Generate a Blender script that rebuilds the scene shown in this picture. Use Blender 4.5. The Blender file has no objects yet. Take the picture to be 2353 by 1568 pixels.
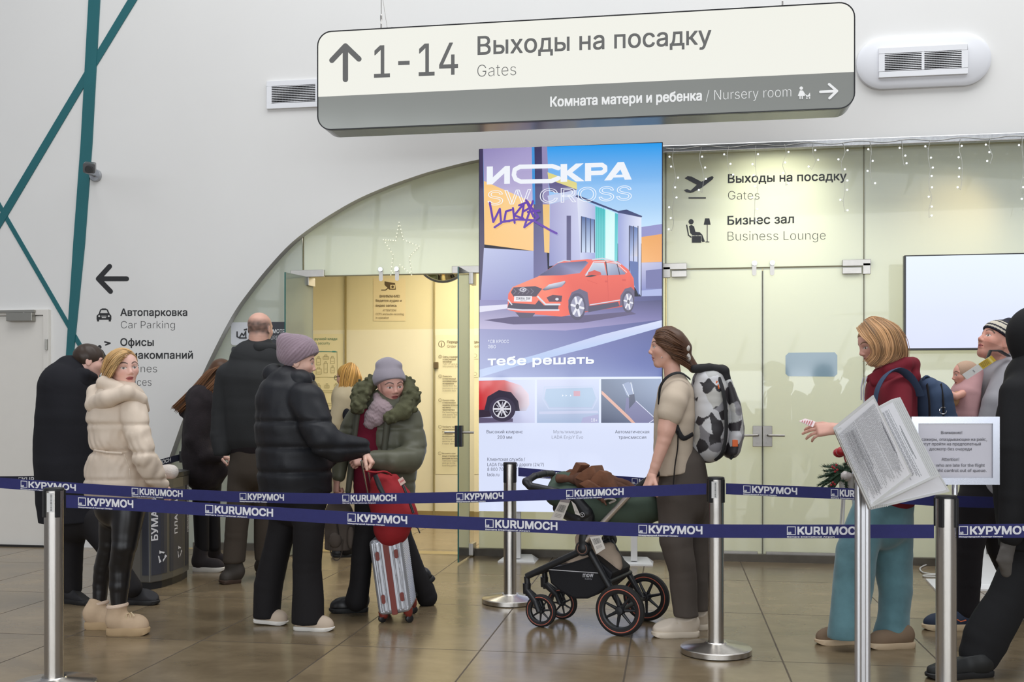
import bpy, bmesh, math, random
import numpy as np
from mathutils import Vector, Matrix, geometry
random.seed(7)
S = bpy.context.scene
C = S.collection
# ---------------------------------------------------------------- camera
FPX, CX, HY, HC, YAW = 2400.0, 1176.5, 929.0, 1.28, math.radians(8.77)
cam = bpy.data.objects.new('camera', bpy.data.cameras.new('camera')); C.objects.link(cam)
cam.location = (0, 0, HC); cam.rotation_euler = (math.pi/2, 0, YAW)
cam.data.sensor_width = 36; cam.data.lens = 36*FPX/2353; cam.data.shift_y = (HY-784)/2353
cam.data.clip_start = 0.1; cam.data.clip_end = 200
S.camera = cam
# ---------------------------------------------------------------- world, daylight and exposure
S.view_settings.view_transform = 'Standard'; S.view_settings.look = 'None'
S.view_settings.exposure = 0.0; S.view_settings.gamma = 1.0; S.view_settings.use_curve_mapping = False
S.cycles.max_bounces = 6; S.cycles.diffuse_bounces = 3; S.cycles.glossy_bounces = 3
S.cycles.transmission_bounces = 4; S.cycles.transparent_max_bounces = 8
S.cycles.caustics_reflective = False; S.cycles.caustics_refractive = False
S.cycles.sample_clamp_indirect = 4.0
W = bpy.data.worlds.new('world'); S.world = W; W.use_nodes = True
bgn = W.node_tree.nodes['Background']
bgn.inputs[0].default_value = (0.86, 0.9, 1.0, 1); bgn.inputs[1].default_value = 0.35
def area(name, loc, target, sx, sy, power, col=(1, 1, 1), spread=180):
    l = bpy.data.lights.new(name, 'AREA'); l.shape = 'RECTANGLE'; l.size = sx; l.size_y = sy
    l.energy = power; l.color = col; l.spread = math.radians(spread)
    o = bpy.data.objects.new(name, l); C.objects.link(o); o.location = loc
    o.rotation_euler = (Vector(target)-Vector(loc)).to_track_quat('-Z', 'Y').to_euler()
    return o
area('hall_skylight', (1.0, 5.4, 8.4), (0.8, 6.4, 0), 13, 4.5, 590, (0.97, 0.985, 1.0))
area('hall_window_light', (1, -9, 3.6), (0, 6, 1.6), 16, 4.5, 430, (0.95, 0.975, 1.0))
# lamps inside the glazed vestibule (warm)
area('vestibule_lamp', (-1.6, 10.1, 3.0), (-1.6, 10.3, 0), 2.4, 1.6, 105, (1.0, 0.92, 0.76))
area('vestibule_lamp', (2.2, 10.1, 3.0), (2.2, 10.3, 0), 4.4, 1.6, 92, (1.0, 0.96, 0.88))
def spot(name, loc, target, power, col, ang):
    l = bpy.data.lights.new(name, 'SPOT'); l.energy = power; l.color = col
    l.spot_size = math.radians(ang); l.spot_blend = 0.8; l.shadow_soft_size = 0.06
    o = bpy.data.objects.new(name, l); C.objects.link(o); o.location = loc
    o.rotation_euler = (Vector(target)-Vector(loc)).to_track_quat('-Z', 'Y').to_euler()
spot('vestibule_spot', (0.82, 9.35, 3.1), (0.82, 8.7, 2.85), 42, (1.0, 0.93, 0.74), 110)
spot('vestibule_spot', (2.32, 9.2, 2.92), (2.19, 8.7, 2.72), 9, (1.0, 0.7, 0.36), 100)
# ---------------------------------------------------------------- pixel <-> place helpers
ca, sa = math.cos(YAW), math.sin(YAW)
def ray(px, py):
    x, z = (px-CX)/FPX, -(py-HY)/FPX
    return Vector((x*ca-sa, x*sa+ca, z))
def P(px, py, Y): r = ray(px, py)*Y; return Vector((r.x, r.y, r.z+HC))
def Fl(px, py): return P(px, py, HC*FPX/(py-HY))
def Wp(px, py, yw):
    d = ray(px, py); t = yw/d.y
    return Vector((d.x*t, yw, d.z*t+HC))
def Yf(py): return HC*FPX/(py-HY)
def lin(c):
    return tuple((v/12.92 if v <= .04045 else ((v+.055)/1.055)**2.4) for v in (x/255 for x in c))
CAMX, CAMF = Vector((ca, sa, 0)), Vector((-sa, ca, 0)); UP = Vector((0, 0, 1))
# ---------------------------------------------------------------- materials
MATS = {}
def mat(name, rgb=(200, 200, 200), rough=.5, metal=0., noise=0., nscale=8., bump=0., bscale=120., emit=0., coat=0., attr=False, stretch=None, sheen=0., spec=None):
    if name in MATS: return MATS[name]
    m = bpy.data.materials.new(name); m.use_nodes = True; nt = m.node_tree; N = nt.nodes; L = nt.links
    b = N['Principled BSDF']; col = lin(rgb)
    b.inputs['Roughness'].default_value = rough; b.inputs['Metallic'].default_value = metal
    if coat: b.inputs['Coat Weight'].default_value = coat; b.inputs['Coat Roughness'].default_value = .08
    if sheen: b.inputs['Sheen Weight'].default_value = sheen
    if spec is not None: b.inputs['Specular IOR Level'].default_value = spec
    tc = N.new('ShaderNodeTexCoord'); vec = tc.outputs['Object']
    if stretch:
        mp = N.new('ShaderNodeMapping'); mp.inputs['Scale'].default_value = stretch
        L.new(vec, mp.inputs['Vector']); vec = mp.outputs['Vector']
    if attr:
        at = N.new('ShaderNodeAttribute'); at.attribute_name = 'Col'; src = at.outputs['Color']
    else:
        rg = N.new('ShaderNodeRGB'); rg.outputs[0].default_value = (*col, 1); src = rg.outputs[0]
    nz = N.new('ShaderNodeTexNoise'); nz.inputs['Scale'].default_value = nscale; nz.inputs['Detail'].default_value = 4
    L.new(vec, nz.inputs['Vector'])
    mr = N.new('ShaderNodeMapRange'); mr.inputs[1].default_value = .3; mr.inputs[2].default_value = .7
    mr.inputs[3].default_value = 1-noise; mr.inputs[4].default_value = 1+noise
    L.new(nz.outputs[0], mr.inputs[0])
    mx = N.new('ShaderNodeVectorMath'); mx.operation = 'SCALE'
    L.new(src, mx.inputs[0]); L.new(mr.outputs[0], mx.inputs['Scale'])
    L.new(mx.outputs[0], b.inputs['Base Color'])
    if emit:
        L.new(mx.outputs[0], b.inputs['Emission Color']); b.inputs['Emission Strength'].default_value = emit
    if bump:
        n2 = N.new('ShaderNodeTexNoise'); n2.inputs['Scale'].default_value = bscale; n2.inputs['Detail'].default_value = 3
        L.new(vec, n2.inputs['Vector'])
        bp = N.new('ShaderNodeBump'); bp.inputs['Strength'].default_value = bump; bp.inputs['Distance'].default_value = .004
        L.new(n2.outputs[0], bp.inputs['Height']); L.new(bp.outputs[0], b.inputs['Normal'])
    MATS[name] = m
    return m
def emat(name, rgb=None, k=1.0):           # things that give off light; colour from the 'Col' attribute when rgb is None
    if name in MATS: return MATS[name]
    m = bpy.data.materials.new(name); m.use_nodes = True; N = m.node_tree.nodes; L = m.node_tree.links
    N.remove(N['Principled BSDF']); e = N.new('ShaderNodeEmission'); e.inputs[1].default_value = k
    g = N.new('ShaderNodeBsdfGlossy'); g.inputs['Roughness'].default_value = .08; g.inputs[0].default_value = (1, 1, 1, 1)
    mx = N.new('ShaderNodeMixShader'); mx.inputs[0].default_value = .03
    if rgb is None:
        at = N.new('ShaderNodeAttribute'); at.attribute_name = 'Col'; L.new(at.outputs['Color'], e.inputs[0])
    else: e.inputs[0].default_value = (*lin(rgb), 1)
    L.new(e.outputs[0], mx.inputs[1]); L.new(g.outputs[0], mx.inputs[2])
    L.new(mx.outputs[0], N['Material Output'].inputs[0]); MATS[name] = m
    return m
def glassmat(name, tint, body, fac, rough=.015, ior=1.5, see=0.0):
    """Frosted-film glass: a translucent body with a clear share and a mirror-smooth face."""
    if name in MATS: return MATS[name]
    m = bpy.data.materials.new(name); m.use_nodes = True; N = m.node_tree.nodes; L = m.node_tree.links
    N.remove(N['Principled BSDF'])
    d = N.new('ShaderNodeBsdfDiffuse'); d.inputs[0].default_value = (*lin(body), 1)
    t = N.new('ShaderNodeBsdfTranslucent'); t.inputs[0].default_value = (*lin(tint), 1)
    m1 = N.new('ShaderNodeMixShader'); m1.inputs[0].default_value = fac
    L.new(d.outputs[0], m1.inputs[1]); L.new(t.outputs[0], m1.inputs[2])
    tr = N.new('ShaderNodeBsdfTransparent'); tr.inputs[0].default_value = (*lin((228, 238, 228)), 1)
    m2 = N.new('ShaderNodeMixShader'); m2.inputs[0].default_value = see
    L.new(m1.outputs[0], m2.inputs[1]); L.new(tr.outputs[0], m2.inputs[2])
    g = N.new('ShaderNodeBsdfGlossy'); g.inputs['Roughness'].default_value = rough
    fr = N.new('ShaderNodeFresnel'); fr.inputs[0].default_value = ior
    m3 = N.new('ShaderNodeMixShader'); L.new(fr.outputs[0], m3.inputs[0])
    L.new(m2.outputs[0], m3.inputs[1]); L.new(g.outputs[0], m3.inputs[2])
    L.new(m3.outputs[0], N['Material Output'].inputs[0]); MATS[name] = m
    return m
# ---------------------------------------------------------------- object helpers
def wloc(o):
    v = Vector((0, 0, 0))
    while o is not None: v = v+o.location; o = o.parent
    return v
def tag(o, label=None, cat=None, group=None, kind=None):
    if label: o['label'] = label
    if cat: o['category'] = cat
    if group: o['group'] = group
    if kind: o['kind'] = kind
    return o
def thing(name, loc, label, cat, group=None):
    o = bpy.data.objects.new(name, None); C.objects.link(o); o.location = loc; o.empty_display_size = .1
    return tag(o, label, cat, group)
def link(name, me, parent=None, origin=None):
    """me is in world coordinates; it is moved so that its object's origin sits at its parent's (or at its own base)."""
    V = np.empty(len(me.vertices)*3, np.float64); me.vertices.foreach_get('co', V); V = V.reshape(-1, 3)
    o = bpy.data.objects.new(name, me); C.objects.link(o)
    if len(V):
        lo, hi = V.min(0), V.max(0)
        org = np.array([(lo[0]+hi[0])/2, (lo[1]+hi[1])/2, lo[2]])
        me.vertices.foreach_set('co', (V-org).ravel()); me.update()
        if parent is not None:
            o.parent = parent; o.location = Vector(org)-wloc(parent)
        else: o.location = org
    return o
def smooth3(q, n=4):
    out = []
    for i in range(len(q)-1):
        p = [q[max(0, min(len(q)-1, i+k))] for k in (-1, 0, 1, 2)]
        for k in range(n):
            t = k/n; out.append(.5*((2*p[1])+(p[2]-p[0])*t+(2*p[0]-5*p[1]+4*p[2]-p[3])*t*t+(3*p[1]-p[0]-3*p[2]+p[3])*t**3))
    return out+[q[-1]]
class MB:
    def __init__(s): s.v = []; s.f = []; s.m = []; s.c = []; s.mi = 0; s.col = (1, 1, 1)
    def add(s, vs, fs):
        o = len(s.v); s.v += [Vector(p) for p in vs]
        for f in fs: s.f.append([i+o for i in f]); s.m.append(s.mi); s.c.append(s.col)
        return s
    def mat(s, i): s.mi = i; return s
    def color(s, rgb): s.col = lin(rgb); return s
    def box(s, c, size, X=None, Y=None, Z=None):
        X = X or Vector((1, 0, 0)); Y = Y or Vector((0, 1, 0)); Z = Z or Vector((0, 0, 1)); c = Vector(c)
        a, b, d = (Vector(X)*size[0]/2, Vector(Y)*size[1]/2, Vector(Z)*size[2]/2)
        vs = [c+i*a+j*b+k*d for k in (-1, 1) for j in (-1, 1) for i in (-1, 1)]
        return s.add(vs, [(0, 2, 3, 1), (4, 5, 7, 6), (0, 1, 5, 4), (2, 6, 7, 3), (0, 4, 6, 2), (1, 3, 7, 5)])
    def rbox(s, c, size, X, Y, Z, r=.01, seg=4):
        """box with rounded corners in its X-Z outline, depth along Y"""
        c = Vector(c); pts = []
        w, h = size[0]/2, size[2]/2
        for cx, cz, a0 in ((w-r, h-r, 0), (-w+r, h-r, 90), (-w+r, -h+r, 180), (w-r, -h+r, 270)):
            for k in range(seg+1):
                a = math.radians(a0+90*k/seg); pts.append((cx+r*math.cos(a), cz+r*math.sin(a)))
        return s.prism([c+Vector(X)*x+Vector(Z)*z for x, z in pts], Vector(Y)*size[1], center=True)
    def prism(s, pts, ext, center=False):
        pts = [Vector(p) for p in pts]; ext = Vector(ext); n = len(pts)
        o = -ext/2 if center else Vector((0, 0, 0))
        vs = [p+o for p in pts]+[p+o+ext for p in pts]
        fs = [tuple(range(n)), tuple(range(2*n-1, n-1, -1))]+[(i, n+i, n+(i+1) % n, (i+1) % n) for i in range(n)]
        return s.add(vs, fs)
    def tube(s, pts, rad, n=10, cap=True, flat=1.0, ref=None):
        pts = [Vector(p) for p in pts]
        if not hasattr(rad, '__len__') and 4 <= len(pts) <= 14: pts = smooth3(pts, 4)
        k = len(pts)
        rad = [rad]*k if not hasattr(rad, '__len__') else rad
        vs = []; prev = None
        for i, p in enumerate(pts):
            t = (pts[min(i+1, k-1)]-pts[max(i-1, 0)]).normalized()
            if prev is None:
                r0 = Vector(ref) if ref else (UP if abs(t.z) < .9 else Vector((1, 0, 0)))
                a = t.cross(r0).normalized()
            else: a = (prev-t*prev.dot(t)).normalized()
            prev = a; b = t.cross(a)
            for j in range(n):
                th = 2*math.pi*j/n; vs.append(p+rad[i]*(a*math.cos(th)+b*math.sin(th)*flat))
        fs = [(i*n+j, i*n+(j+1) % n, (i+1)*n+(j+1) % n, (i+1)*n+j) for i in range(k-1) for j in range(n)]
        if cap: fs += [tuple(range(n-1, -1, -1)), tuple((k-1)*n+j for j in range(n))]
        return s.add(vs, fs)
    def lathe(s, prof, c, n=32, axis=None, cap=True):
        c = Vector(c); Z = Vector(axis or (0, 0, 1)).normalized()
        X = Z.cross(Vector((0, 1, 0)) if abs(Z.y) < .9 else Vector((1, 0, 0))).normalized(); Y = Z.cross(X)
        vs = []; k = len(prof)
        for r, z in prof:
            for j in range(n):
                th = 2*math.pi*j/n; vs.append(c+Z*z+r*(X*math.cos(th)+Y*math.sin(th)))
        fs = [(i*n+j, i*n+(j+1) % n, (i+1)*n+(j+1) % n, (i+1)*n+j) for i in range(k-1) for j in range(n)]
        if cap: fs += [tuple(range(n-1, -1, -1)), tuple((k-1)*n+j for j in range(n))]
        return s.add(vs, fs)
    def sphere(s, c, r, n=14, sc=(1, 1, 1), X=None, Y=None, Z=None):
        X = X or Vector((1, 0, 0)); Y = Y or Vector((0, 1, 0)); Z = Z or UP
        vs = []; m = max(6, n//2); c = Vector(c)
        for i in range(m+1):
            a = math.pi*i/m
            for j in range(n):
                t = 2*math.pi*j/n
                vs.append(c+r*(X*sc[0]*math.sin(a)*math.cos(t)+Y*sc[1]*math.sin(a)*math.sin(t)+Z*sc[2]*math.cos(a)))
        fs = [(i*n+j, (i+1)*n+j, (i+1)*n+(j+1) % n, i*n+(j+1) % n) for i in range(m) for j in range(n)]
        return s.add(vs, fs)
    def build(s, name, mats, parent=None, smooth=False, bevel=0, attr=False):
        me = bpy.data.meshes.new(name); me.from_pydata(s.v, [], s.f)
        mats = mats if isinstance(mats, (list, tuple)) else [mats]
        for m in mats: me.materials.append(m)
        if len(mats) > 1: me.polygons.foreach_set('material_index', s.m)
        if attr:
            ca_ = me.color_attributes.new('Col', 'FLOAT_COLOR', 'CORNER'); arr = []
            for f, c in zip(s.f, s.c):
                for q in range(len(f)): arr += [*(c[q] if hasattr(c[0], '__len__') else c), 1]
            ca_.data.foreach_set('color', arr)
        bm = bmesh.new(); bm.from_mesh(me); bmesh.ops.recalc_face_normals(bm, faces=bm.faces)
        if bevel:
            bmesh.ops.remove_doubles(bm, verts=bm.verts, dist=1e-6)
            eds = [e for e in bm.edges if len(e.link_faces) == 2 and e.calc_face_angle(0) > .6]
            bmesh.ops.bevel(bm, geom=eds, offset=bevel, segments=2, affect='EDGES', profile=.6, clamp_overlap=True)
        bm.to_mesh(me); bm.free()
        if smooth:
            me.polygons.foreach_set('use_smooth', [True]*len(me.polygons))
            me.set_sharp_from_angle(angle=math.radians(40))
        me.update()
        return link(name, me, parent)
def fill2(rings):
    """constrained triangulation of one outline with holes"""
    v, e = [], []
    for q in rings:
        o = len(v); v += [Vector((p[0], p[1])) for p in q]; e += [(o+k, o+(k+1) % len(q)) for k in range(len(q))]
    V, E, F, ov, oe, of = geometry.delaunay_2d_cdt(v, e, [], 0, 1e-7)
    def odd(x, y):
        c = False
        for q in rings:
            for i in range(len(q)):
                (x1, y1), (x2, y2) = q[i-1][:2], q[i][:2]
                if (y1 > y) != (y2 > y) and x < (x2-x1)*(y-y1)/(y2-y1)+x1: c = not c
        return c
    F = [f for f in F if odd(sum(V[i].x for i in f)/len(f), sum(V[i].y for i in f)/len(f))]
    return [(p.x, p.y) for p in V], [list(f) for f in F], [k[0] if k else -1 for k in ov]
# flat graphics: polygons in photo pixels laid on a plane (an upright one y = const unless a map is given)
class Flat:
    def __init__(s, m, nrm=(0, -1, 0), th=.0015):
        s.m = (lambda x, y: Wp(x, y, m)) if not callable(m) else m
        s.n = Vector(nrm).normalized(); s.th = th; s.v = []; s.f = []; s.c = []; s.lev = 0; s.k = 0; s.step = 4e-5
    def poly(s, pts, rgb, lev=None):
        lev = s.lev if lev is None else lev
        s.k += 1; off = s.n*(s.th+s.k*s.step)
        P3 = [s.m(x, y)+off for x, y in pts]
        cols = [lin(c) for c in rgb] if hasattr(rgb[0], '__len__') else [lin(rgb)]*len(pts)
        pv, tris, og = fill2([pts])
        if len(pv) == len(pts) and all(k >= 0 for k in og): P3 = [s.m(x, y)+off for x, y in pv]; cols = [cols[k] for k in og]
        else: P3 = [s.m(x, y)+off for x, y in pv]; cols = [cols[k if k >= 0 else 0] for k in og]
        o = len(s.v); s.v += P3
        for t in tris: s.f.append([o+i for i in t]); s.c.append([cols[i] for i in t])
        return s
    def stroke(s, pts, w, rgb, lev=None, closed=False, n=8):
        pts = [Vector((*p, 0)) for p in pts]
        if closed: pts = pts+[pts[0]]
        for a, b in zip(pts[:-1], pts[1:]):
            d = (b-a); L = d.length
            if L < 1e-6: continue
            ang = math.atan2(d.y, d.x); q = []
            for k in range(n+1): t = ang-math.pi/2+math.pi*k/n; q.append((b.x+w/2*math.cos(t), b.y+w/2*math.sin(t)))
            for k in range(n+1): t = ang+math.pi/2+math.pi*k/n; q.append((a.x+w/2*math.cos(t), a.y+w/2*math.sin(t)))
            s.poly(q, rgb, lev)
        return s
    def ell(s, x, y, rx, ry, rgb, lev=None, n=28, a0=0, a1=360):
        q = [(x+rx*math.cos(math.radians(a0+(a1-a0)*k/n)), y+ry*math.sin(math.radians(a0+(a1-a0)*k/n))) for k in range(n+(a1-a0 < 360))]
        return s.poly(q, rgb, lev)
    def rect(s, x0, y0, x1, y1, rgb, lev=None): return s.poly([(x0, y0), (x1, y0), (x1, y1), (x0, y1)], rgb, lev)
    def ring(s, x, y, r, w, rgb, lev=None, n=24, ry=None):
        ry = ry or r
        return s.stroke([(x+r*math.cos(2*math.pi*k/n), y+ry*math.sin(2*math.pi*k/n)) for k in range(n)], w, rgb, lev, True, 2)
    def text(s, txt, x0, yb, x1, cap, rgb, bold=0., lev=None, yb1=None, outline=False, vert=False):
        """baseline from (x0,yb) to (x1,yb1), capital height cap px"""
        vs, fs = glyphs(txt, min(bold, 0), outline)
        lev = s.lev if lev is None else lev; yb1 = yb if yb1 is None else yb1
        lo = min(v[0] for v in vs); hi = max(v[0] for v in vs); o = len(s.v)
        dx, dy = x1-x0, yb1-yb; Ln = math.hypot(dx, dy)
        c = lin(rgb)
        e = max(bold, 0)*cap/CAPH
        for ex, ey in (((0, 0),) if e == 0 or outline else ((-e, -e), (e, -e), (-e, e), (e, e))):
            s.k += 5; off = s.n*(s.th+s.k*s.step); o = len(s.v)
            for v in vs:
                u = (v[0]-lo)/(hi-lo); h = v[1]/CAPH*cap+ey
                p = (x0+dx*u+ex, yb+dy*u-h)
                s.v.append(s.m(*p)+off+s.n*v[2])
            for f in fs: s.f.append([o+i for i in f]); s.c.append([c]*len(f))
        s.k += 4
        return s
    def build(s, name, material, parent=None):
        me = bpy.data.meshes.new(name); me.from_pydata(s.v, [], s.f); me.materials.append(material)
        a = me.color_attributes.new('Col', 'FLOAT_COLOR', 'CORNER'); arr = []
        for c in s.c:
            for q in c: arr += [*q, 1]
        a.data.foreach_set('color', arr)
        # face every polygon the way the plane looks
        bm = bmesh.new(); bm.from_mesh(me)
        bad = [f for f in bm.faces if f.normal.dot(s.n) < 0]
        bmesh.ops.reverse_faces(bm, faces=bad); bm.to_mesh(me); bm.free(); me.update()
        return link(name, me, parent)
_G = {}; CAPH = .729
try:
    import os
    FONT = bpy.data.fonts.load(os.path.join(bpy.utils.system_resource('DATAFILES'), 'fonts', 'Inter.woff2'))
except Exception: FONT = None
def glyphs(txt, bold=0., outline=False):
    """outlines of a line of type, every contour filled on its own (with its holes), a hair's breadth apart"""
    key = (txt, bold, outline)
    if key in _G: return _G[key]
    cu = bpy.data.curves.new('t', 'FONT'); cu.body = txt; cu.size = 1
    if FONT: cu.font = FONT
    o = bpy.data.objects.new('t', cu); C.objects.link(o)
    c2 = o.evaluated_get(bpy.context.evaluated_depsgraph_get()).to_curve(bpy.context.evaluated_depsgraph_get())
    loops = []
    for sp in c2.splines:
        q = []; n = len(sp.bezier_points)
        for i in range(n):
            A, B_ = sp.bezier_points[i], sp.bezier_points[(i+1) % n]
            st = (A.handle_right-A.co).length < 1e-6 and (B_.handle_left-B_.co).length < 1e-6 or abs((B_.co-A.co).normalized().cross((A.handle_right-A.co).normalized()).z) < 1e-3 and abs((B_.co-A.co).normalized().cross((B_.handle_left-B_.co).normalized()).z) < 1e-3
            q += [A.co.copy()] if st else geometry.interpolate_bezier(A.co, A.handle_right, B_.handle_left, B_.co, 6)[:-1]
        p = [q[0]]
        for v in q[1:]:
            if (v-p[-1]).length > 1e-5: p.append(v)
        if (p[0]-p[-1]).length < 1e-5: p.pop()
        if len(p) > 2: loops.append([(v.x, v.y) for v in p])
    bpy.data.objects.remove(o); bpy.data.curves.remove(cu)
    area_ = lambda p: sum(p[i-1][0]*p[i][1]-p[i][0]*p[i-1][1] for i in range(len(p)))/2
    sg = 1 if area_(max(loops, key=lambda p: abs(area_(p)))) > 0 else -1
    def inset(p, e):
        r = []; n = len(p)
        for i in range(n):
            a, b, c = p[i-1], p[i], p[(i+1) % n]; d1 = (b[0]-a[0], b[1]-a[1]); d2 = (c[0]-b[0], c[1]-b[1])
            l1, l2 = math.hypot(*d1), math.hypot(*d2); n1 = (d1[1]/l1, -d1[0]/l1); n2 = (d2[1]/l2, -d2[0]/l2)
            m = (n1[0]+n2[0], n1[1]+n2[1]); k = max(.5, 1+n1[0]*n2[0]+n1[1]*n2[1]); r.append((b[0]+sg*e*m[0]/k, b[1]+sg*e*m[1]/k))
        return r
    def inside(pt, p):
        c = False
        for i in range(len(p)):
            (x1, y1), (x2, y2) = p[i-1], p[i]
            if (y1 > pt[1]) != (y2 > pt[1]) and pt[0] < (x2-x1)*(pt[1]-y1)/(y2-y1)+x1: c = not c
        return c
    outs = [p for p in loops if area_(p)*sg > 0]; holes = [p for p in loops if area_(p)*sg <= 0]
    nv, nf = [], []
    if outline:
        w = .02
        for i, p in enumerate(loops):
            a, b = inset(p, bold+w/2), inset(p, bold-w/2); n = len(p); o_ = len(nv)
            nv += [(x, y, 0) for x, y in a+b]; nf += [[o_+k, o_+(k+1) % n, o_+n+(k+1) % n, o_+n+k] for k in range(n)]
    else:
        for i, p in enumerate(outs):
            hs = [h for h in holes if all(inside(k, p) for k in h) and not any(q is not p and all(inside(k, q) for k in h) and abs(area_(q)) < abs(area_(p)) for q in outs)]
            rings = [inset(q, bold) for q in [p]+hs]; o_ = len(nv); z = (i % 5)*3e-5
            pv, tris, _o = fill2(rings)
            nv += [(x, y, z) for x, y in pv]
            nf += [[o_+k for k in t_] for t_ in tris]
    _G[key] = (nv, nf); return nv, nf
_v, _ = glyphs('H'); CAPH = max(v[1] for v in _v)
PRINT = mat('printed_ink', rough=.5, attr=True)
GLOW = emat('backlit_print', None, 1.0)
STEEL = mat('brushed_steel', (196, 192, 186), .26, 1.0, .06, 60, stretch=(1, 1, .06))
CHROME = mat('polished_chrome', (225, 226, 230), .08, 1.0)
DKPLAS = mat('black_plastic', (28, 28, 30), .42, noise=.05)
# ================================================================ the setting
YW = 8.63; YG = YW+.09
wall_m = mat('white_plaster', (226, 225, 222), .55, noise=.012, nscale=1.5, bump=.05, bscale=200)
teal_m = mat('teal_paint', (30, 100, 106), .45, noise=.04, nscale=3)
cream_m = mat('cream_panel', (240, 231, 200), .5, noise=.02, nscale=2)
tan_m = mat('tan_panel', (230, 217, 172), .5, noise=.02, nscale=2)
base_m = mat('dark_base_strip', (96, 90, 80), .4, .4, .08, 20)
# floor: large stone tiles, rows parallel to the wall
def floor_material():
    m = bpy.data.materials.new('stone_tile_floor'); m.use_nodes = True; N = m.node_tree.nodes; L = m.node_tree.links
    b = N['Principled BSDF']; tc = N.new('ShaderNodeTexCoord')
    def mth(op, a, c=None):
        n = N.new('ShaderNodeMath'); n.operation = op
        for i, q in enumerate((a, c)):
            if q is None: continue
            if isinstance(q, (int, float)): n.inputs[i].default_value = q
            else: L.new(q, n.inputs[i])
        return n.outputs[0]
    sx = N.new('ShaderNodeSeparateXYZ'); L.new(tc.outputs['Object'], sx.inputs[0])
    def grid(out, off, per, wid):
        t = mth('DIVIDE', mth('SUBTRACT', out, off), per); fr = mth('FRACT', t)
        e = mth('MINIMUM', fr, mth('SUBTRACT', 1.0, fr))
        return mth('LESS_THAN', e, wid/per/2), mth('FLOOR', t)
    gy, iy = grid(sx.outputs[1], TY0, TPY, .009); gx, ix = grid(sx.outputs[0], TX0, TPX, .009)
    line = mth('MAXIMUM', gx, gy)
    cmb = N.new('ShaderNodeCombineXYZ'); L.new(ix, cmb.inputs[0]); L.new(iy, cmb.inputs[1])
    wn = N.new('ShaderNodeTexWhiteNoise'); L.new(cmb.outputs[0], wn.inputs[0])
    # every tile has its own streaky grain
    ad = N.new('ShaderNodeVectorMath'); ad.operation = 'ADD'; L.new(tc.outputs['Object'], ad.inputs[0])
    s10 = N.new('ShaderNodeVectorMath'); s10.operation = 'SCALE'; s10.inputs['Scale'].default_value = 7; L.new(wn.outputs['Color'], s10.inputs[0]); L.new(s10.outputs[0], ad.inputs[1])
    mp = N.new('ShaderNodeMapping'); mp.inputs['Scale'].default_value = (1.1, 1.7, 1); L.new(ad.outputs[0], mp.inputs[0])
    n1 = N.new('ShaderNodeTexNoise'); n1.inputs['Scale'].default_value = 2.2; n1.inputs['Detail'].default_value = 7; n1.inputs['Roughness'].default_value = .6; n1.inputs['Distortion'].default_value = .25; L.new(mp.outputs[0], n1.inputs[0])
    cr = N.new('ShaderNodeValToRGB'); cr.color_ramp.elements[0].position = .24; cr.color_ramp.elements[1].position = .78
    cr.color_ramp.elements[0].color = (*lin((106, 92, 71)), 1); cr.color_ramp.elements[1].color = (*lin((150, 132, 104)), 1); L.new(n1.outputs[0], cr.inputs[0])
    tv = N.new('ShaderNodeVectorMath'); tv.operation = 'SCALE'; L.new(cr.outputs[0], tv.inputs[0]); L.new(mth('ADD', .9, mth('MULTIPLY', wn.outputs['Value'], .16)), tv.inputs['Scale'])
    mx = N.new('ShaderNodeMix'); mx.data_type = 'RGBA'; L.new(mth('MULTIPLY', line, .8), mx.inputs[0]); L.new(tv.outputs[0], mx.inputs[6]); mx.inputs[7].default_value = (*lin((62, 52, 42)), 1)
    L.new(mx.outputs[2], b.inputs['Base Color'])
    ro = mth('ADD', .13, mth('MULTIPLY', n1.outputs[0], .17)); L.new(mth('ADD', ro, mth('MULTIPLY', line, .4)), b.inputs['Roughness'])
    b.inputs['Specular IOR Level'].default_value = .5
    return m
TPY = Fl(1752, 1411).y-Fl(1785, 1521).y; TY0 = Fl(1752, 1411).y
TPX = .765; TX0 = Fl(1752, 1411).x
MB().box((0, 0, -.05), (34, 26, .1)).build('floor', floor_material())
tag(bpy.data.objects['floor'], kind='structure')
def st(o): o['kind'] = 'structure'; return o
# wall with the arched opening (curve measured along its edge)
arch_px = [(322, 1262), (350, 1160), (394, 1038), (420, 965), (448, 900), (478, 833), (517, 755), (545, 707), (575, 666), (610, 622), (655, 572), (694, 538), (750, 499), (817, 460), (880, 432), (940, 410), (1000, 391), (1098, 367), (1200, 352), (1320, 343), (1440, 341)]
def smooth2(q, n=5):
    out = []
    for i in range(len(q)-1):
        p = [np.array(q[max(0, min(len(q)-1, i+k))], float) for k in (-1, 0, 1, 2)]
        for t in np.arange(n)/n:
            out.append(tuple(.5*((2*p[1])+(-p[0]+p[2])*t+(2*p[0]-5*p[1]+4*p[2]-p[3])*t*t+(-p[0]+3*p[1]-3*p[2]+p[3])*t**3)))
    return out+[tuple(q[-1])]
arch_px = smooth2(arch_px)
arch = [Wp(x, y, YW) for x, y in arch_px]; arch[0].z = 0
ZR = Wp(1700, 332, YW).z-.005
arch = [p for p in arch if p.z < ZR-.01]+[Vector((Wp(1480, 340, YW).x, YW, ZR)), Vector((7.2, YW, ZR))]
TOP = 7.0; TH = .3
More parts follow.
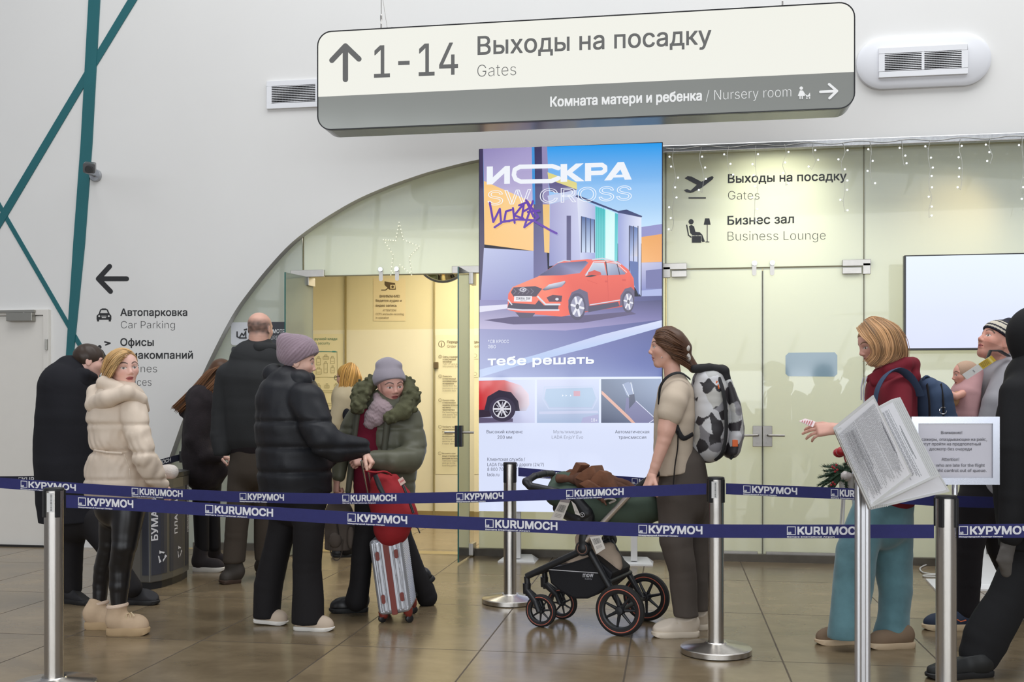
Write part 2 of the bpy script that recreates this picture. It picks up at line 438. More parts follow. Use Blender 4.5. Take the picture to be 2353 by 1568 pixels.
def wall():
    b = MB(); xs = [(-9.0, 0), (arch[0].x, 0)]+[(p.x, p.z) for p in arch]
    pts = [(-9.0, 0), (arch[0].x, 0)]+[(p.x, p.z) for p in arch[1:]]
    n = len(pts)
    vs = []
    for dy in (0, TH):
        vs += [(x, YW+dy, z) for x, z in pts]+[(x, YW+dy, TOP) for x, z in pts]
    fs = []
    for i in range(n-1):
        fs += [(i, i+1, n+i+1, n+i), (2*n+i+1, 2*n+i, 3*n+i, 3*n+i+1), (i+1, i, 2*n+i, 2*n+i+1)]
    b.add(vs, fs)
    return b.build('wall_front', wall_m)
st(wall())
# base strip along the white wall
o = MB().box(((-9+arch[0].x)/2+1.2, YW-.008, .05), (arch[0].x+9-2.4-1.55, .016, .1)).build('baseboard_front', base_m); st(o)
# teal stripes crossing the wall
def stripe(name, pts, depth):
    q = [Wp(x, y, YW) for x, y in pts]
    return st(MB().prism(q, Vector((0, -depth, 0))).build(name, teal_m))
stripe('trim_1', [(206, -120), (236, -120), (231, 0), (213, 330), (196, 560), (168, 838), (160, 905), (143, 905), (152, 838), (170, 560), (187, 330), (205, 0)], .014)
stripe('trim_2', [(295, 0), (362, -110), (382, -110), (316, 0), (223, 152), (14, 504), (-60, 626), (-82, 626), (-2, 497), (194, 168)], .010)
stripe('trim_3', [(-60, 374), (-50, 374), (20, 500), (160, 742), (240, 880), (228, 880), (152, 748), (12, 506)], .006)
# ---------------------------------------------------------------- glazing
film = glassmat('frosted_glass', (250, 249, 236), (204, 215, 214), .5, see=.0)
filmL = glassmat('frosted_glass_grey', (242, 245, 234), (206, 216, 212), .45, see=.0)
clear = glassmat('clear_glass', (220, 235, 225), (190, 205, 195), .5, see=.93)
edge_m = mat('green_glass_edge', (36, 104, 98), .15)
def pane(name, pts, m, y=YG, th=.012, parent=None):
    """pts in pixels on the glazing plane or (x,z) Vectors"""
    q = [p if isinstance(p, Vector) else Wp(p[0], p[1], y) for p in pts]
    q = [Vector((p.x, y, p.z)) for p in q]; n = len(q); b = MB()
    b.mat(0).add(q, [tuple(range(n))])
    b.mat(1).add([p+Vector((0, th, 0)) for p in q], [tuple(range(n-1, -1, -1))])
    b.mat(2).add(q+[p+Vector((0, th, 0)) for p in q], [(i, (i+1) % n, n+(i+1) % n, n+i) for i in range(n)])
    return b.build(name, [m, clear, edge_m], parent)
HDR = Wp(1750, 617, YG).z           # underside of the transoms
def X(px): return Wp(px, 900, YG).x
def V(px, z): return Vector((X(px), YG, z))
archg = [Vector((p.x+.0, YG, p.z)) for p in arch]
left = [p for p in archg if p.x <= X(695)]
st(pane('window_1', left+[V(695, left[-1].z+.06), V(695, .02)], filmL))
mid = [p for p in archg if X(699) < p.x < X(1529)]
st(pane('window_2', [V(699, HDR+.012), V(699, left[-1].z+.07)]+mid+[V(1529, ZR), V(1529, HDR+.012)], filmL))
st(pane('window_3', [V(1101, .03), V(1101, HDR), V(1527, HDR), V(1527, .03)], film))
st(pane('window_4', [V(1530.5, HDR+.012), V(1530.5, ZR), V(1984, ZR), V(1984, HDR+.012)], film))
st(pane('window_5', [V(1985.5, .03), V(1985.5, ZR), Vector((7.1, YG, ZR)), Vector((7.1, YG, .03))], film))
# metal rail above the glass, bottom strip
rail = mat('rail_steel', (205, 205, 205), .22, 1.0, .1, 30)
st(MB().box(((X(1500)+7.1)/2, YW-.01, ZR-.02), (7.1-X(1500), .07, .056)).build('trim_4', rail, bevel=.006))
st(MB().box(((X(1090)+7.1)/2, YW+.06, .03), (7.1-X(1090), .06, .06)).build('trim_5', base_m))
st(MB().box(((X(450)+X(700))/2, YW+.06, .03), (X(700)-X(450), .06, .06)).build('trim_6', base_m))
gk = mat('glass_gasket', (122, 116, 88), .5); b = MB()
for px, z0, z1 in ((697, HDR, left[-1].z+.05), (1530, .03, ZR), (1985, .03, ZR)): b.box((X(px), YG+.004, (z0+z1)/2), (.007, .014, z1-z0))
for a_, c_ in ((1530, 1985), (699, 1100)): b.box(((X(a_)+X(c_))/2, YG+.004, HDR+.006), (X(c_)-X(a_), .014, .008))
st(b.build('trim_11', gk))
# ---------------------------------------------------------------- glass doors
hard = mat('satin_steel', (176, 172, 166), .34, 1.0, .05, 20)
def hardware_patch(parent, x0, x1, y=YG, z=None, name='hinge_patch', lshape=0):
    z = z or HDR; b = MB()
    for yy in (y-.012, y+.024):
        b.box(((x0+x1)/2, yy, z+.028), (x1-x0, .022, .052)); b.box(((x0+x1)/2+lshape*.035, yy, z-.034), (x1-x0-abs(lshape)*.07, .022, .052))
    if lshape: b.box(((x0 if lshape > 0 else x1)+lshape*.035*.9, y-.012, z-.02), (.06, .022, .09))
    return b.build(name, hard, parent, bevel=.003)
def lever_set(parent, x, z, d=1, plate=.075):
    b = MB().box((x, YG-.018, z), (plate, .03, .17)); k = b.build('lock_case', hard, parent, bevel=.004)
    b = MB().tube([(x, YG-.03, z+.01), (x, YG-.075, z+.01), (x-d*.02, YG-.085, z+.01), (x-d*.13, YG-.085, z+.008)], .0095, 10)
    b.lathe([(.022, 0), (.022, .012)], (x, YG-.035, z+.01), 16, (0, -1, 0)); b.lathe([(.011, 0), (.011, .012)], (x, YG-.035, z-.05), 12, (0, -1, 0))
    b.build('door_lever', hard, k, smooth=True)
def dleaf(name, a, bb, label):
    t = thing(name, (X((a+bb)/2), YG, 0), label, 'door'); st(t)
    pane('glass_leaf', [V(a, .02), V(a, HDR), V(bb, HDR), V(bb, .02)], film, parent=t)
    e_ = bb if bb < 1800 else a; MB().box((X(e_), YG+.006, HDR/2), (.006, .012, HDR-.04)).build('door_seal', gk, t)
    return t
zl = Wp(1750, 1003, YG).z
t = dleaf('door_2', 1532, 1751.5, 'left leaf of the closed glass double door behind the backpack woman')
hardware_patch(t, X(1523), X(1578), lshape=1); lever_set(t, X(1740), zl, 1)
MB().box((X(1640), YG-.01, .045), (X(1740)-X(1540), .03, .07)).build('bottom_rail', hard, t, bevel=.004)
t = dleaf('door_3', 1753, 1984, 'right leaf of the closed glass double door with a pale blue sticker')
hardware_patch(t, X(1935), X(2000), lshape=-1); lever_set(t, X(1763), zl, -1)
MB().box((X(1869), YG-.01, .045), (X(1980)-X(1760), .03, .07)).build('bottom_rail', hard, t, bevel=.004)
stk = mat('pale_blue_vinyl', (150, 178, 192), .08, coat=.6)
q = [(1805, 818), (1812, 811), (1918, 810), (1924, 817), (1924, 860), (1917, 866), (1811, 865), (1805, 859)]
b = MB().prism([Wp(x, y, YG-.001) for x, y in q], (0, -.0015, 0)); b.build('door_sticker', stk, t)
def bolt(px, py, lab, down):
    t = thing('glass_clamp', Wp(px, py, YG), lab, 'clamp', None)
    c = Wp(px, py, YG)
    b = MB().lathe([(.0, -.03), (.02, -.03), (.022, -.024), (.022, 0), (.016, .004), (.016, .02), (0, .02)], c, 20, (0, 1, 0), False); b.build('clamp_bolt', CHROME, t, smooth=True)
    MB().rbox(c+Vector((0, -.006, -.05)), (.034, .01, .1), Vector((1, 0, 0)), Vector((0, 1, 0)), UP, .015).build('clamp_tab', hard, t)
bolt(1733, 606, 'left round steel stud above the closed double door', 1); bolt(1774, 605, 'right round steel stud above the closed double door', 1)
bolt(876, 620, 'left round steel stud above the open doorway', 1); bolt(913, 619, 'right round steel stud above the open doorway', 1)
# the open leaves
def open_leaf(name, hx, hy, ox, oy, label):
    t = thing(name, (hx, hy, 0), label, 'door'); st(t)
    a, c = Vector((hx, hy, 0)), Vector((ox, oy, 0)); d = (c-a).normalized(); nn = Vector((-d.y, d.x, 0))*.006
    b = MB(); z0, z1 = .015, HDR-.01
    A = [a+UP*z0, c+UP*z0, c+UP*z1, a+UP*z1]
    b.mat(0).add([p-nn for p in A], [(0, 1, 2, 3)]); b.mat(0).add([p+nn for p in A], [(3, 2, 1, 0)])
    b.mat(1).add([p-nn for p in A]+[p+nn for p in A], [(i, (i+1) % 4, 4+(i+1) % 4, 4+i) for i in range(4)])
    b.build('glass_leaf', [leafg, edge_m], t)
    return t, a, c, d
leafg = glassmat('leaf_glass', (205, 212, 200), (188, 196, 186), .35, see=.38)
hL = Wp(718, 900, YG); cL = P(655, 900, 8.68)
t, a, c, d = open_leaf('door_4', hL.x, hL.y, cL.x, cL.y, 'left glass leaf of the open doorway, swung out beside the grey sign')
MB().box((a+d*.08)+Vector((0, 0, HDR+.02)), (.3, .03, .06), Vector((1, 0, 0)), Vector((0, 1, 0))).build('hinge_patch', hard, t, bevel=.003)
MB().box((a+d*.05)+Vector((0, 0, HDR-.05)), (.11, .05, .07), d, d.cross(UP)).build('hinge_patch', hard, t, bevel=.003)
hR = Wp(1088, 900, YG); cR = P(1053, 900, 8.33)
t, a, c, d = open_leaf('door_5', hR.x, hR.y, cR.x, cR.y, 'right glass leaf of the open doorway, beside the lit advert')
nn = d.cross(UP)
MB().box((a+d*.06)+Vector((0, 0, HDR-.05)), (.13, .05, .1), d, nn).build('hinge_patch', hard, t, bevel=.003)
MB().box((a+d*.05)+Vector((0, 0, HDR+.03)), (.34, .05, .06), Vector((1, 0, 0)), Vector((0, 1, 0))).build('hinge_patch', hard, t, bevel=.003)
MB().box((a+d*.06)+Vector((0, 0, .06)), (.13, .05, .1), d, nn).build('hinge_patch', hard, t, bevel=.003)
lk = c-d*.03; zz = P(1054, 1003, 8.33).z
k = MB().box(lk+UP*zz, (.06, .06, .17), d, nn).build('lock_case', mat('dark_lock', (58, 58, 62), .3, .8), t, bevel=.004)
b = MB()
for sg in (-1, 1): b.tube([lk+UP*(zz+.03), lk+nn*sg*.05+UP*(zz+.03), lk+nn*sg*.12+UP*(zz+.03)], .01, 10)
b.build('door_lever', hard, k, smooth=True)
nrm = nn if nn.dot(-CAMF) > 0 else -nn
mm = lambda u, v: a+d*u+UP*v
f = Flat(mm, -nn if (-nn).x < 0 else nn, .008)
side = Vector((-1, 0, 0)) if nn.x > 0 else Vector((-1, 0, 0))
f = Flat(mm, nn if nn.x < 0 else -nn, .008)
zb = P(1075, 905, 8.5).z; f.rect(.10, zb, .34, zb+.2, (70, 40, 38)); f.text('ВЫХОД', .31, zb+.13, .13, .0001, (150, 120, 110)) if False else None
f.rect(.10, zb+.05, .34, zb+.053, (150, 120, 110), 1)
f.build('door_notice', PRINT, t)
# ---------------------------------------------------------------- vestibule behind the glass
YI = 11.45
def ip(x, y): return Wp(x, y, YI)
zs = ip(850, 758).z
st(MB().box((.6, YI+.05, zs/2), (11, .1, zs)).build('wall_back_lower', cream_m))
st(MB().box((.6, YI+.05, (zs+3.4)/2), (11, .1, 3.4-zs)).build('wall_back_upper', tan_m))
st(MB().box((ip(600, 900).x, (YI+YW+TH)/2, 1.7), (.1, YI-YW-TH, 3.4)).build('wall_left', cream_m))
st(MB().box((6.15, (YI+YW+TH)/2, 1.7), (.1, YI-YW-TH, 3.4)).build('wall_right', cream_m))
st(MB().box((1.2, (YI+YW+TH)/2+.05, 3.25), (10, YI-YW-TH-.1, .08)).build('ceiling', mat('white_ceiling', (235, 232, 222), .7)))
b = MB(); seam = mat('steel_seam', (176, 160, 112), .3, .6)
for px in (620, 795, 998): b.box((ip(px, 900).x, YI-.01, 1.6), (.016, .03, 3.2))
st(b.build('trim_7', seam))
st(MB().box((.6, YI-.006, .04), (10.8, .02, .08)).build('baseboard_back', mat('brass_base', (170, 150, 100), .4, .4)))
st(MB().box((X(900), YG+.02, .004), (X(1100)-X(718), .16, .008)).build('trim_8', mat('threshold', (190, 172, 130), .3, .8)))
b = MB().box(ip(1003, 840)+Vector((0, -.02, 0)), (.05, .04, .07)); st(b.build('trim_9', mat('clamp_bronze', (120, 100, 70), .3, .9), bevel=.004))
# notices on the inner wall
BR = (96, 78, 52)
t = thing('surveillance_notice', ip(895, 738), 'translucent surveillance notice with a camera picture on the yellow inner wall', 'notice')
f = Flat(YI, th=.004).rect(858, 640, 932, 738, (235, 216, 168)); f.build('notice_film', PRINT, t)
f = Flat(YI, th=.006); f.lev = 1
f.poly([(884, 647), (908, 651), (910, 666), (895, 666), (884, 655)], BR); f.rect(897, 655, 908, 664, (225, 205, 155), 2); f.ell(902.5, 659.5, 3, 3, BR, 3)
f.stroke([(893, 662), (886, 667), (877, 667)], 2.2, BR)
f.text('ВНИМАНИЕ!', 873, 684, 919, 5.6, BR, .01); f.text('Ведется аудио и', 864, 694, 923, 5.6, BR, .006); f.text('видео запись', 864, 705, 912, 5.6, BR, .006)
f.text('ATTENTION!', 880, 716, 911, 4.5, BR); f.text('CCTV and audio recording', 864, 724.5, 928, 4.5, BR); f.text('in operation', 864, 733, 894, 4.5, BR)
f.build('notice_print', PRINT, t)
t = thing('liquids_poster', ip(752, 960), 'poster of permitted liquids with bottle drawings on the inner wall', 'poster')
f = Flat(YI, th=.004).rect(690, 768, 789, 965, (240, 229, 186)); f.build('poster_sheet', PRINT, t)
f = Flat(YI, th=.006); f.lev = 1; GR = (92, 140, 112); LN = (168, 160, 118)
f.text('жидкостей в ручной клади', 672, 782, 775, 6, GR, .004); f.text('Liquids through security', 674, 792, 759, 6, GR, -.003)
f.stroke([(705, 809), (740, 808), (775, 809)], 1.5, (80, 150, 140)); f.rect(764, 807, 772, 810, (80, 150, 140)); f.stroke([(775, 809), (776, 868), (750, 867), (705, 868), (704, 809)], .8, LN)
def bottle(x, y, w, h):
    f.stroke([(x, y), (x, y-h), (x+w, y-h), (x+w, y)], .8, LN, closed=True); f.stroke([(x+w*.3, y-h), (x+w*.3, y-h-4), (x+w*.7, y-h-4), (x+w*.7, y-h)], .8, LN); f.stroke([(x+2, y-h*.4), (x+w-2, y-h*.4)], .7, LN)
for q in ((728, 839, 9, 15), (743, 826, 13, 6), (760, 836, 9, 13), (727, 860, 12, 12), (745, 857, 8, 22), (761, 857, 8, 12), (728, 892, 9, 6), (747, 892, 10, 6), (769, 892, 8, 7)): bottle(*q)
for yy in (898, 902, 927, 932): f.stroke([(726, yy), (780, yy)], .9, LN)
f.build('poster_print', PRINT, t)
t = thing('security_steps', ip(1050, 1060), 'printed list of five numbered security steps on the inner wall', 'poster')
f = Flat(YI, th=.004); f.rect(1001, 770, 1120, 1090, (240, 230, 190)); f.build('poster_sheet', PRINT, t)
f = Flat(YI, th=.006); f.lev = 1; B2 = (110, 96, 66)
f.ring(1015, 791, 7, 1.1, B2); f.text('i', 1014, 796, 1016, 8, B2, .01)
f.text('Порядок прохождения', 1028, 789, 1110, 6, B2, .008); f.text('Order Security Control', 1028, 799, 1112, 6, B2, -.004)
steps = [(820, ['Снять и положить', 'в пластиковый', 'контейнер', 'Take off and put', 'into plastic box'], 3), (865, ['Поместить', 'в пластиковый', 'контейнер вещи', 'из карманов', 'Items from the', 'pockets to put in', 'a plastic box'], 4), (920, ['Ручную кладь', 'и пластиковые', 'корзины установить', 'на ленту', 'транспортера', 'Put hand luggage', 'and plastic boxes', 'conveyor belt'], 5), (981, ['Пройдите через', 'металлоискатель', 'и следуйте указаниям', 'сотрудника', 'безопасности', 'Go through a metal', 'detector and do as', 'it says security'], 5), (1042, ['Возьмите свои', 'вещи и пройдите к', 'выходам на посадку', 'Take your luggage', 'and go to the', 'boarding gates'], 3)]
for i, (y, ls, nb) in enumerate(steps):
    f.ring(1012, y, 3.6, .7, B2, n=14); f.text(str(i+1), 1011, y+2, 1013, 4, B2)
    for j, l in enumerate(ls): f.text(l, 1018, y+2+j*5.5, 1018+len(l)*2.3, 3.6, B2, .012 if j < nb else -.004)
for y in (826, 868): f.stroke([(1086, y), (1100, y)], .7, B2); f.ring(1093, y-8, 4, .6, B2)
f.build('poster_print', PRINT, t)
# round mirror hanging inside the doorway
t = thing('dome_mirror', Wp(1015, 560, 10.4), 'round convex mirror with a black rim at the top of the open doorway', 'mirror')
c = Wp(1018, 585, 10.2); b = MB().lathe([(.0, -.07), (.12, -.055), (.22, -.02), (.27, .0)], c, 36, (0, 1, 0), False); b.build('mirror_dome', mat('mirror_dome', (226, 222, 180), .05, 1.), t, smooth=True)
b = MB().lathe([(.265, -.012), (.285, -.012), (.285, .012), (.265, .012), (.265, -.012)], c, 40, (0, 1, 0), False); b.build('mirror_rim', DKPLAS, t, smooth=True)
MB().tube([c+Vector((0, .01, .25)), c+Vector((0, .06, .6)), Vector((c.x, c.y+.06, 3.21))], .012, 8).build('mirror_bracket', DKPLAS, t)
# far side of the hall, behind the camera: glazed front with mullions and a pitched glass roof, seen in the door glass
sky_e = emat('outdoor_daylight', (236, 242, 250), 4.5); roof_e = emat('roof_daylight', (226, 232, 238), 2.0)
frame_m = mat('white_frame', (222, 222, 218), .5)
YB = -15
b = MB().add([(-13, YB, .75), (16, YB, .75), (16, YB, 2.4), (-13, YB, 2.4)], [(0, 1, 2, 3)]); st(b.build('window_6', sky_e))
b = MB().add([(-13, YB, 2.4), (16, YB, 2.4), (16, YB+3.5, 6.6), (-13, YB+3.5, 9.2)], [(0, 1, 2, 3)]); st(b.build('window_7', roof_e))
b = MB()
for k in range(20):
    x = -12.6+k*1.45; u = (x+13)/29; zt = 9.2+(6.6-9.2)*u
    b.tube([(x, YB+.08, 2.4), (x+1.5, YB+3.5, zt-.1)], .09, 6)
for k in range(7): b.box((-12+k*4.5, YB+.05, 1.6), (.3, .12, 1.7))
for u in (0, .3, .62, 1.0): b.tube([(-13, YB+.1+3.5*u, 2.4+6.8*u), (16, YB+.1+3.5*u, 2.4+4.2*u)], .13, 6)
st(b.build('trim_10', frame_m))
st(MB().box((1.5, YB, .37), (29, .2, .75)).build('wall_rear', wall_m))
# ---------------------------------------------------------------- white service door at the far left
t = thing('door_1', Wp(40, 1262, YW), 'white service door with a grey overhead closer at the left edge', 'door'); st(t)
wd = mat('white_door_paint', (226, 222, 214), .4, noise=.01)
x0, x1, zt = Wp(-170, 900, YW).x, Wp(117, 900, YW).x, Wp(60, 713, YW).z
b = MB(); fw = .05
b.box((x0+fw/2, YW-.02, zt/2), (fw, .04, zt)); b.box((x1-fw/2, YW-.02, zt/2), (fw, .04, zt)); b.box(((x0+x1)/2, YW-.02, zt-fw/2), (x1-x0-2*fw, .04, fw))
b.build('door_frame', wd, t, bevel=.003)
MB().box(((x0+x1)/2, YW-.014, (zt-fw)/2), (x1-x0-2*fw-.01, .028, zt-fw-.012)).build('door_leaf', wd, t, bevel=.003)
al = mat('grey_aluminium', (160, 158, 150), .35, .7)
b = MB().box(Wp(48, 729, YW-.06), (.25, .06, .075)); b.build('door_closer', al, t, bevel=.004)
b = MB().box(Wp(35, 716, YW-.055), (.38, .03, .022)); b.tube([Wp(55, 716, YW-.06), Wp(55, 724, YW-.06)], .01); b.build('closer_arm', al, t)
for yy in (792, 858, 1180): MB().tube([Wp(106.5, yy-12, YW-.05), Wp(106.5, yy+12, YW-.05)], .012, 10).build('hinge', al, t)
MB().box(((x0+x1)/2, YW-.03, .008), (x1-x0, .06, .016)).build('door_threshold', mat('black_rubber', (25, 22, 20), .6), t)
# ================================================================ signs and wall fittings
INK = (38, 38, 40)
def lettering(name, y, items, parent):
    for it in items: Flat(y, th=.0006).text(*it).build(name, PRINT, parent)
# lettering on the white wall
t = thing('wall_direction_sign', Wp(330, 890, YW), 'black lettering on the white wall pointing left to car parking and airline offices', 'sign')
f = Flat(YW, th=.0008).stroke([(228, 641), (291, 641)], 11.5, INK).stroke([(252, 612.5), (226, 641), (254, 670)], 11.5, INK); f.build('arrow', PRINT, t)
f = Flat(YW, th=.0008)
f.poly([(222, 735), (222, 726), (227, 721), (230, 712), (235, 709), (243, 709), (248, 712), (252, 721), (256, 726), (256, 735)], INK)
f.lev = 1; WL = (214, 213, 209)
f.poly([(233, 713), (245, 713), (248, 720), (230, 720)], WL); f.ell(228, 727, 2.2, 2.2, WL); f.ell(250, 727, 2.2, 2.2, WL); f.rect(233, 726, 245, 727.5, WL); f.rect(234, 729.5, 244, 731, WL)
f.lev = 0; f.rect(223, 734, 228, 739, INK); f.rect(250, 734, 255, 739, INK); f.build('car_symbol', PRINT, t)
f = Flat(YW, th=.0008); f.ell(229, 798, 4.5, 4.5, INK); f.stroke([(241, 786), (253, 789), (243, 793)], 3.4, INK); f.poly([(222, 806), (236, 804), (246, 822), (232, 824)], INK); f.build('airline_symbol', PRINT, t)
lettering('lettering', YW, [('Автопарковка', 277, 726, 430, 16.5, INK, .012), ('Car Parking', 278, 755, 402, 17, INK, -.012), ('Офисы', 277, 795, 353, 17, INK, .012), ('авиакомпаний', 277, 824.5, 443, 17, INK, .012), ('Airlines', 278, 856, 361, 17.5, INK, -.012), ('Offices', 278, 887, 348, 17.5, INK, -.012)], t)
# lettering on the glass above the closed doors
GK = (48, 50, 54); yg = YG-.001
t = thing('glass_direction_sign', Wp(1740, 555, YG), 'dark lettering on the glass above the closed doors for gates and business lounge', 'sign')
f = Flat(yg, th=.002)
f.poly([(1571, 437), (1579, 435), (1587, 438), (1601, 425), (1573, 410), (1580, 405), (1589, 406), (1612, 418), (1630, 407), (1637, 405), (1640, 408), (1637, 413), (1612, 432), (1593, 442), (1586, 444), (1577, 442)], GK)
f.rect(1582, 453.5, 1622, 457, GK); f.build('plane_symbol', PRINT, t)
f = Flat(yg, th=.002)
f.ell(1588, 510, 6, 6, GK); f.poly([(1583, 520), (1589, 517), (1595, 521), (1598, 533), (1608, 534), (1614, 540), (1620, 556), (1614, 557), (1606, 545), (1592, 542), (1586, 536)], GK)
f.stroke([(1578, 518), (1582, 541), (1589, 546)], 3, GK); f.lev = 1; f.rect(1589, 541, 1612, 558.5, (206, 206, 186)); f.lev = 2; f.rect(1590, 543, 1611, 558, GK); f.stroke([(1597, 543), (1597, 540), (1604, 540), (1604, 543)], 1.4, GK)
f.lev = 0; f.poly([(1620, 502), (1630, 502), (1633, 517), (1617, 517)], GK); f.rect(1624, 517, 1626, 556, GK); f.rect(1621, 555.5, 1630, 557.5, GK); f.build('lounge_symbol', PRINT, t)
lettering('lettering', yg, [('Выходы на посадку', 1673, 420.5, 1945, 19.5, GK, .012, None, 414), ('Gates', 1673, 459, 1745, 20, GK, -.012), ('Бизнес зал', 1672, 517, 1824, 20, GK, .012, None, 513), ('Business Lounge', 1672, 553.5, 1897, 21, GK, -.012, None, 551)], t)
# grey security sign beside the doorway
t = thing('security_sign', Wp(600, 850, YG), 'grey and black security check sign with white lettering on the glass beside the doorway', 'sign')
yv = YG-.004; f = Flat(yv, th=.003)
def rr(x0, y0, x1, y1, r, col):
    q = []
    for cx, cy, a0 in ((x1-r, y1-r, 0), (x0+r, y1-r, 90), (x0+r, y0+r, 180), (x1-r, y0+r, 270)):
        for k in range(5): a = math.radians(a0+22.5*k); q.append((cx+r*math.cos(a), cy+r*math.sin(a)))
    f.poly(q, col)
rr(531, 741, 581, 794, 6, (210, 212, 216)); rr(583, 740, 700, 794, 3, (60, 62, 68)); rr(532, 797, 581, 850, 6, (60, 62, 68)); rr(583, 797, 700, 850, 3, (60, 62, 68)); f.build('sign_panels', PRINT, t)
f = Flat(yv-.004, th=.003); f.lev = 1
f.stroke([(545, 763), (545, 774), (551, 777), (566, 777)], 3, INK); f.stroke([(551, 775), (556, 766), (560, 772), (565, 762), (565, 776)], 2.6, INK); f.poly([(560, 757), (568, 755), (568, 759), (561, 760)], INK)
f.text('ДОСМОТР', 604, 766, 655, 9, (240, 240, 240), .01); f.text('SECURITY CONTROL', 606, 781, 692, 9, (225, 225, 225), -.008); f.build('lettering', PRINT, t)
# hanging sign
YS = 7.25; SD = .2
t = thing('hanging_sign', Wp(1347, 274, YS), 'large backlit hanging sign pointing to gates 1-14 and the nursery room', 'sign')
x0, x1 = Wp(729, 0, YS).x, Wp(1965, 0, YS).x; z1, z0 = Wp(1347, 38, YS).z, Wp(1347, 275, YS).z; zd = Wp(1347, 194, YS).z
def rrect(x0, z0, x1, z1, r, n=8):
    q = []
    for cx, cz, a0 in ((x1-r, z1-r, 0), (x0+r, z1-r, 90), (x0+r, z0+r, 180), (x1-r, z0+r, 270)):
        for k in range(n+1): a = math.radians(a0+90*k/n); q.append((cx+r*math.cos(a), cz+r*math.sin(a)))
    return q
R = .105; Q = rrect(x0, z0, x1, z1, R)
MB().prism([(x, YS+.006, z) for x, z in Q], (0, SD, 0)).build('sign_case', mat('sign_case_grey', (120, 122, 124), .25, .3), t)
b = MB(); q2 = rrect(x0+.008, z0+.008, x1-.008, z1-.008, R-.008); n = len(Q)
b.add([(x, YS-.004, z) for x, z in Q]+[(x, YS-.004, z) for x, z in q2]+[(x, YS+.012, z) for x, z in Q]+[(x, YS+.012, z) for x, z in q2], [(i, (i+1) % n, n+(i+1) % n, n+i) for i in range(n)]+[(2*n+i, 2*n+(i+1) % n, (i+1) % n, i) for i in range(n)]+[(n+i, n+(i+1) % n, 3*n+(i+1) % n, 3*n+i) for i in range(n)])
b.build('sign_rim', mat('sign_rim_black', (22, 22, 24), .3), t)
up = [(x, max(z, zd)) for x, z in q2 if z > zd-.02]; up = [p for p in q2 if p[1] > zd]; up = up+[(x0+.008, zd), (x1-.008, zd)]
cxm = (x0+x1)/2; czm = (z0+z1)/2
order = lambda ps: sorted(ps, key=lambda p: math.atan2(p[1]-sum(k[1] for k in ps)/len(ps), p[0]-cxm))
b = MB().color((250, 249, 240)); b.add([(x, YS, z) for x, z in order(up)], [tuple(range(len(up)))]); b.build('lit_panel', emat('sign_white_light', (249, 249, 240), .97), t)
dn = [p for p in q2 if p[1] < zd]+[(x0+.008, zd), (x1-.008, zd)]
b = MB(); b.add([(x, YS, z) for x, z in order(dn)], [tuple(range(len(dn)))]); b.build('grey_panel', mat('sign_grey_gloss', (162, 164, 158), .12, .35, coat=.3), t)
SG = (100, 100, 98); f = Flat(YS, th=.003)
f.stroke([(794, 183), (794, 112)], 12.5, SG); f.stroke([(763, 139), (794, 106), (825, 136)], 12.5, SG); f.build('gates_arrow', PRINT, t)
lettering('lettering', YS, [('1-14', 860, 178.5, 1052, 73, SG, .004, None, 171), ('Выходы на посадку', 1098, 126, 1634, 42, SG, .008, None, 101), ('Gates', 1097, 177, 1186, 28, SG, -.012, None, 173)], t)
WH = (250, 250, 248); lettering('lettering', YS, [('Комната матери и ребенка', 1265, 245, 1612, 22, WH, .018, None, 230.5), ('/ Nursery room', 1622, 231, 1818, 23, WH, -.012, None, 222)], t)
f = Flat(YS, th=.003); f.ell(1841, 203, 4, 4, WH); f.poly([(1838, 208), (1844, 208), (1850, 221), (1833, 221)], WH); f.rect(1837, 221, 1839.6, 228, WH); f.rect(1842, 221, 1844.6, 228, WH); f.stroke([(1845, 210), (1850, 218)], 1.6, WH)
f.poly([(1850, 217), (1856, 220), (1861, 213), (1862, 222), (1853, 223)], WH); f.ell(1854, 226, 1.8, 1.8, WH); f.ell(1860, 225.5, 1.8, 1.8, WH)
f.stroke([(1885, 211.5), (1922, 209.5)], 6, WH); f.stroke([(1905, 194), (1923, 209.5), (1906, 226)], 6, WH); f.build('nursery_symbols', PRINT, t)
for px in (876, 1798):
    p = Wp(px, 60 if px < 1000 else 14, YS+.08); p.z = z1
    b = MB().tube([p, p+Vector((0, 0, .02)), p+Vector((0, 0, 2.6))], .003, 6); b.lathe([(.006, 0), (.006, .06), (.003, .07), (.008, .09), (.008, .12), (.003, .13)], p, 8)
    if px < 1000: b.tube([p+Vector((.05, 0, .0)), p+Vector((.03, 0, .12)), p+Vector((.003, 0, .3))], .0018, 5); b.tube([p+Vector((.08+.03*math.cos(a), 0, .03*math.sin(a))) for a in np.linspace(0, math.pi, 9)], .0025, 5)
    b.build('suspension_cable', STEEL, t)
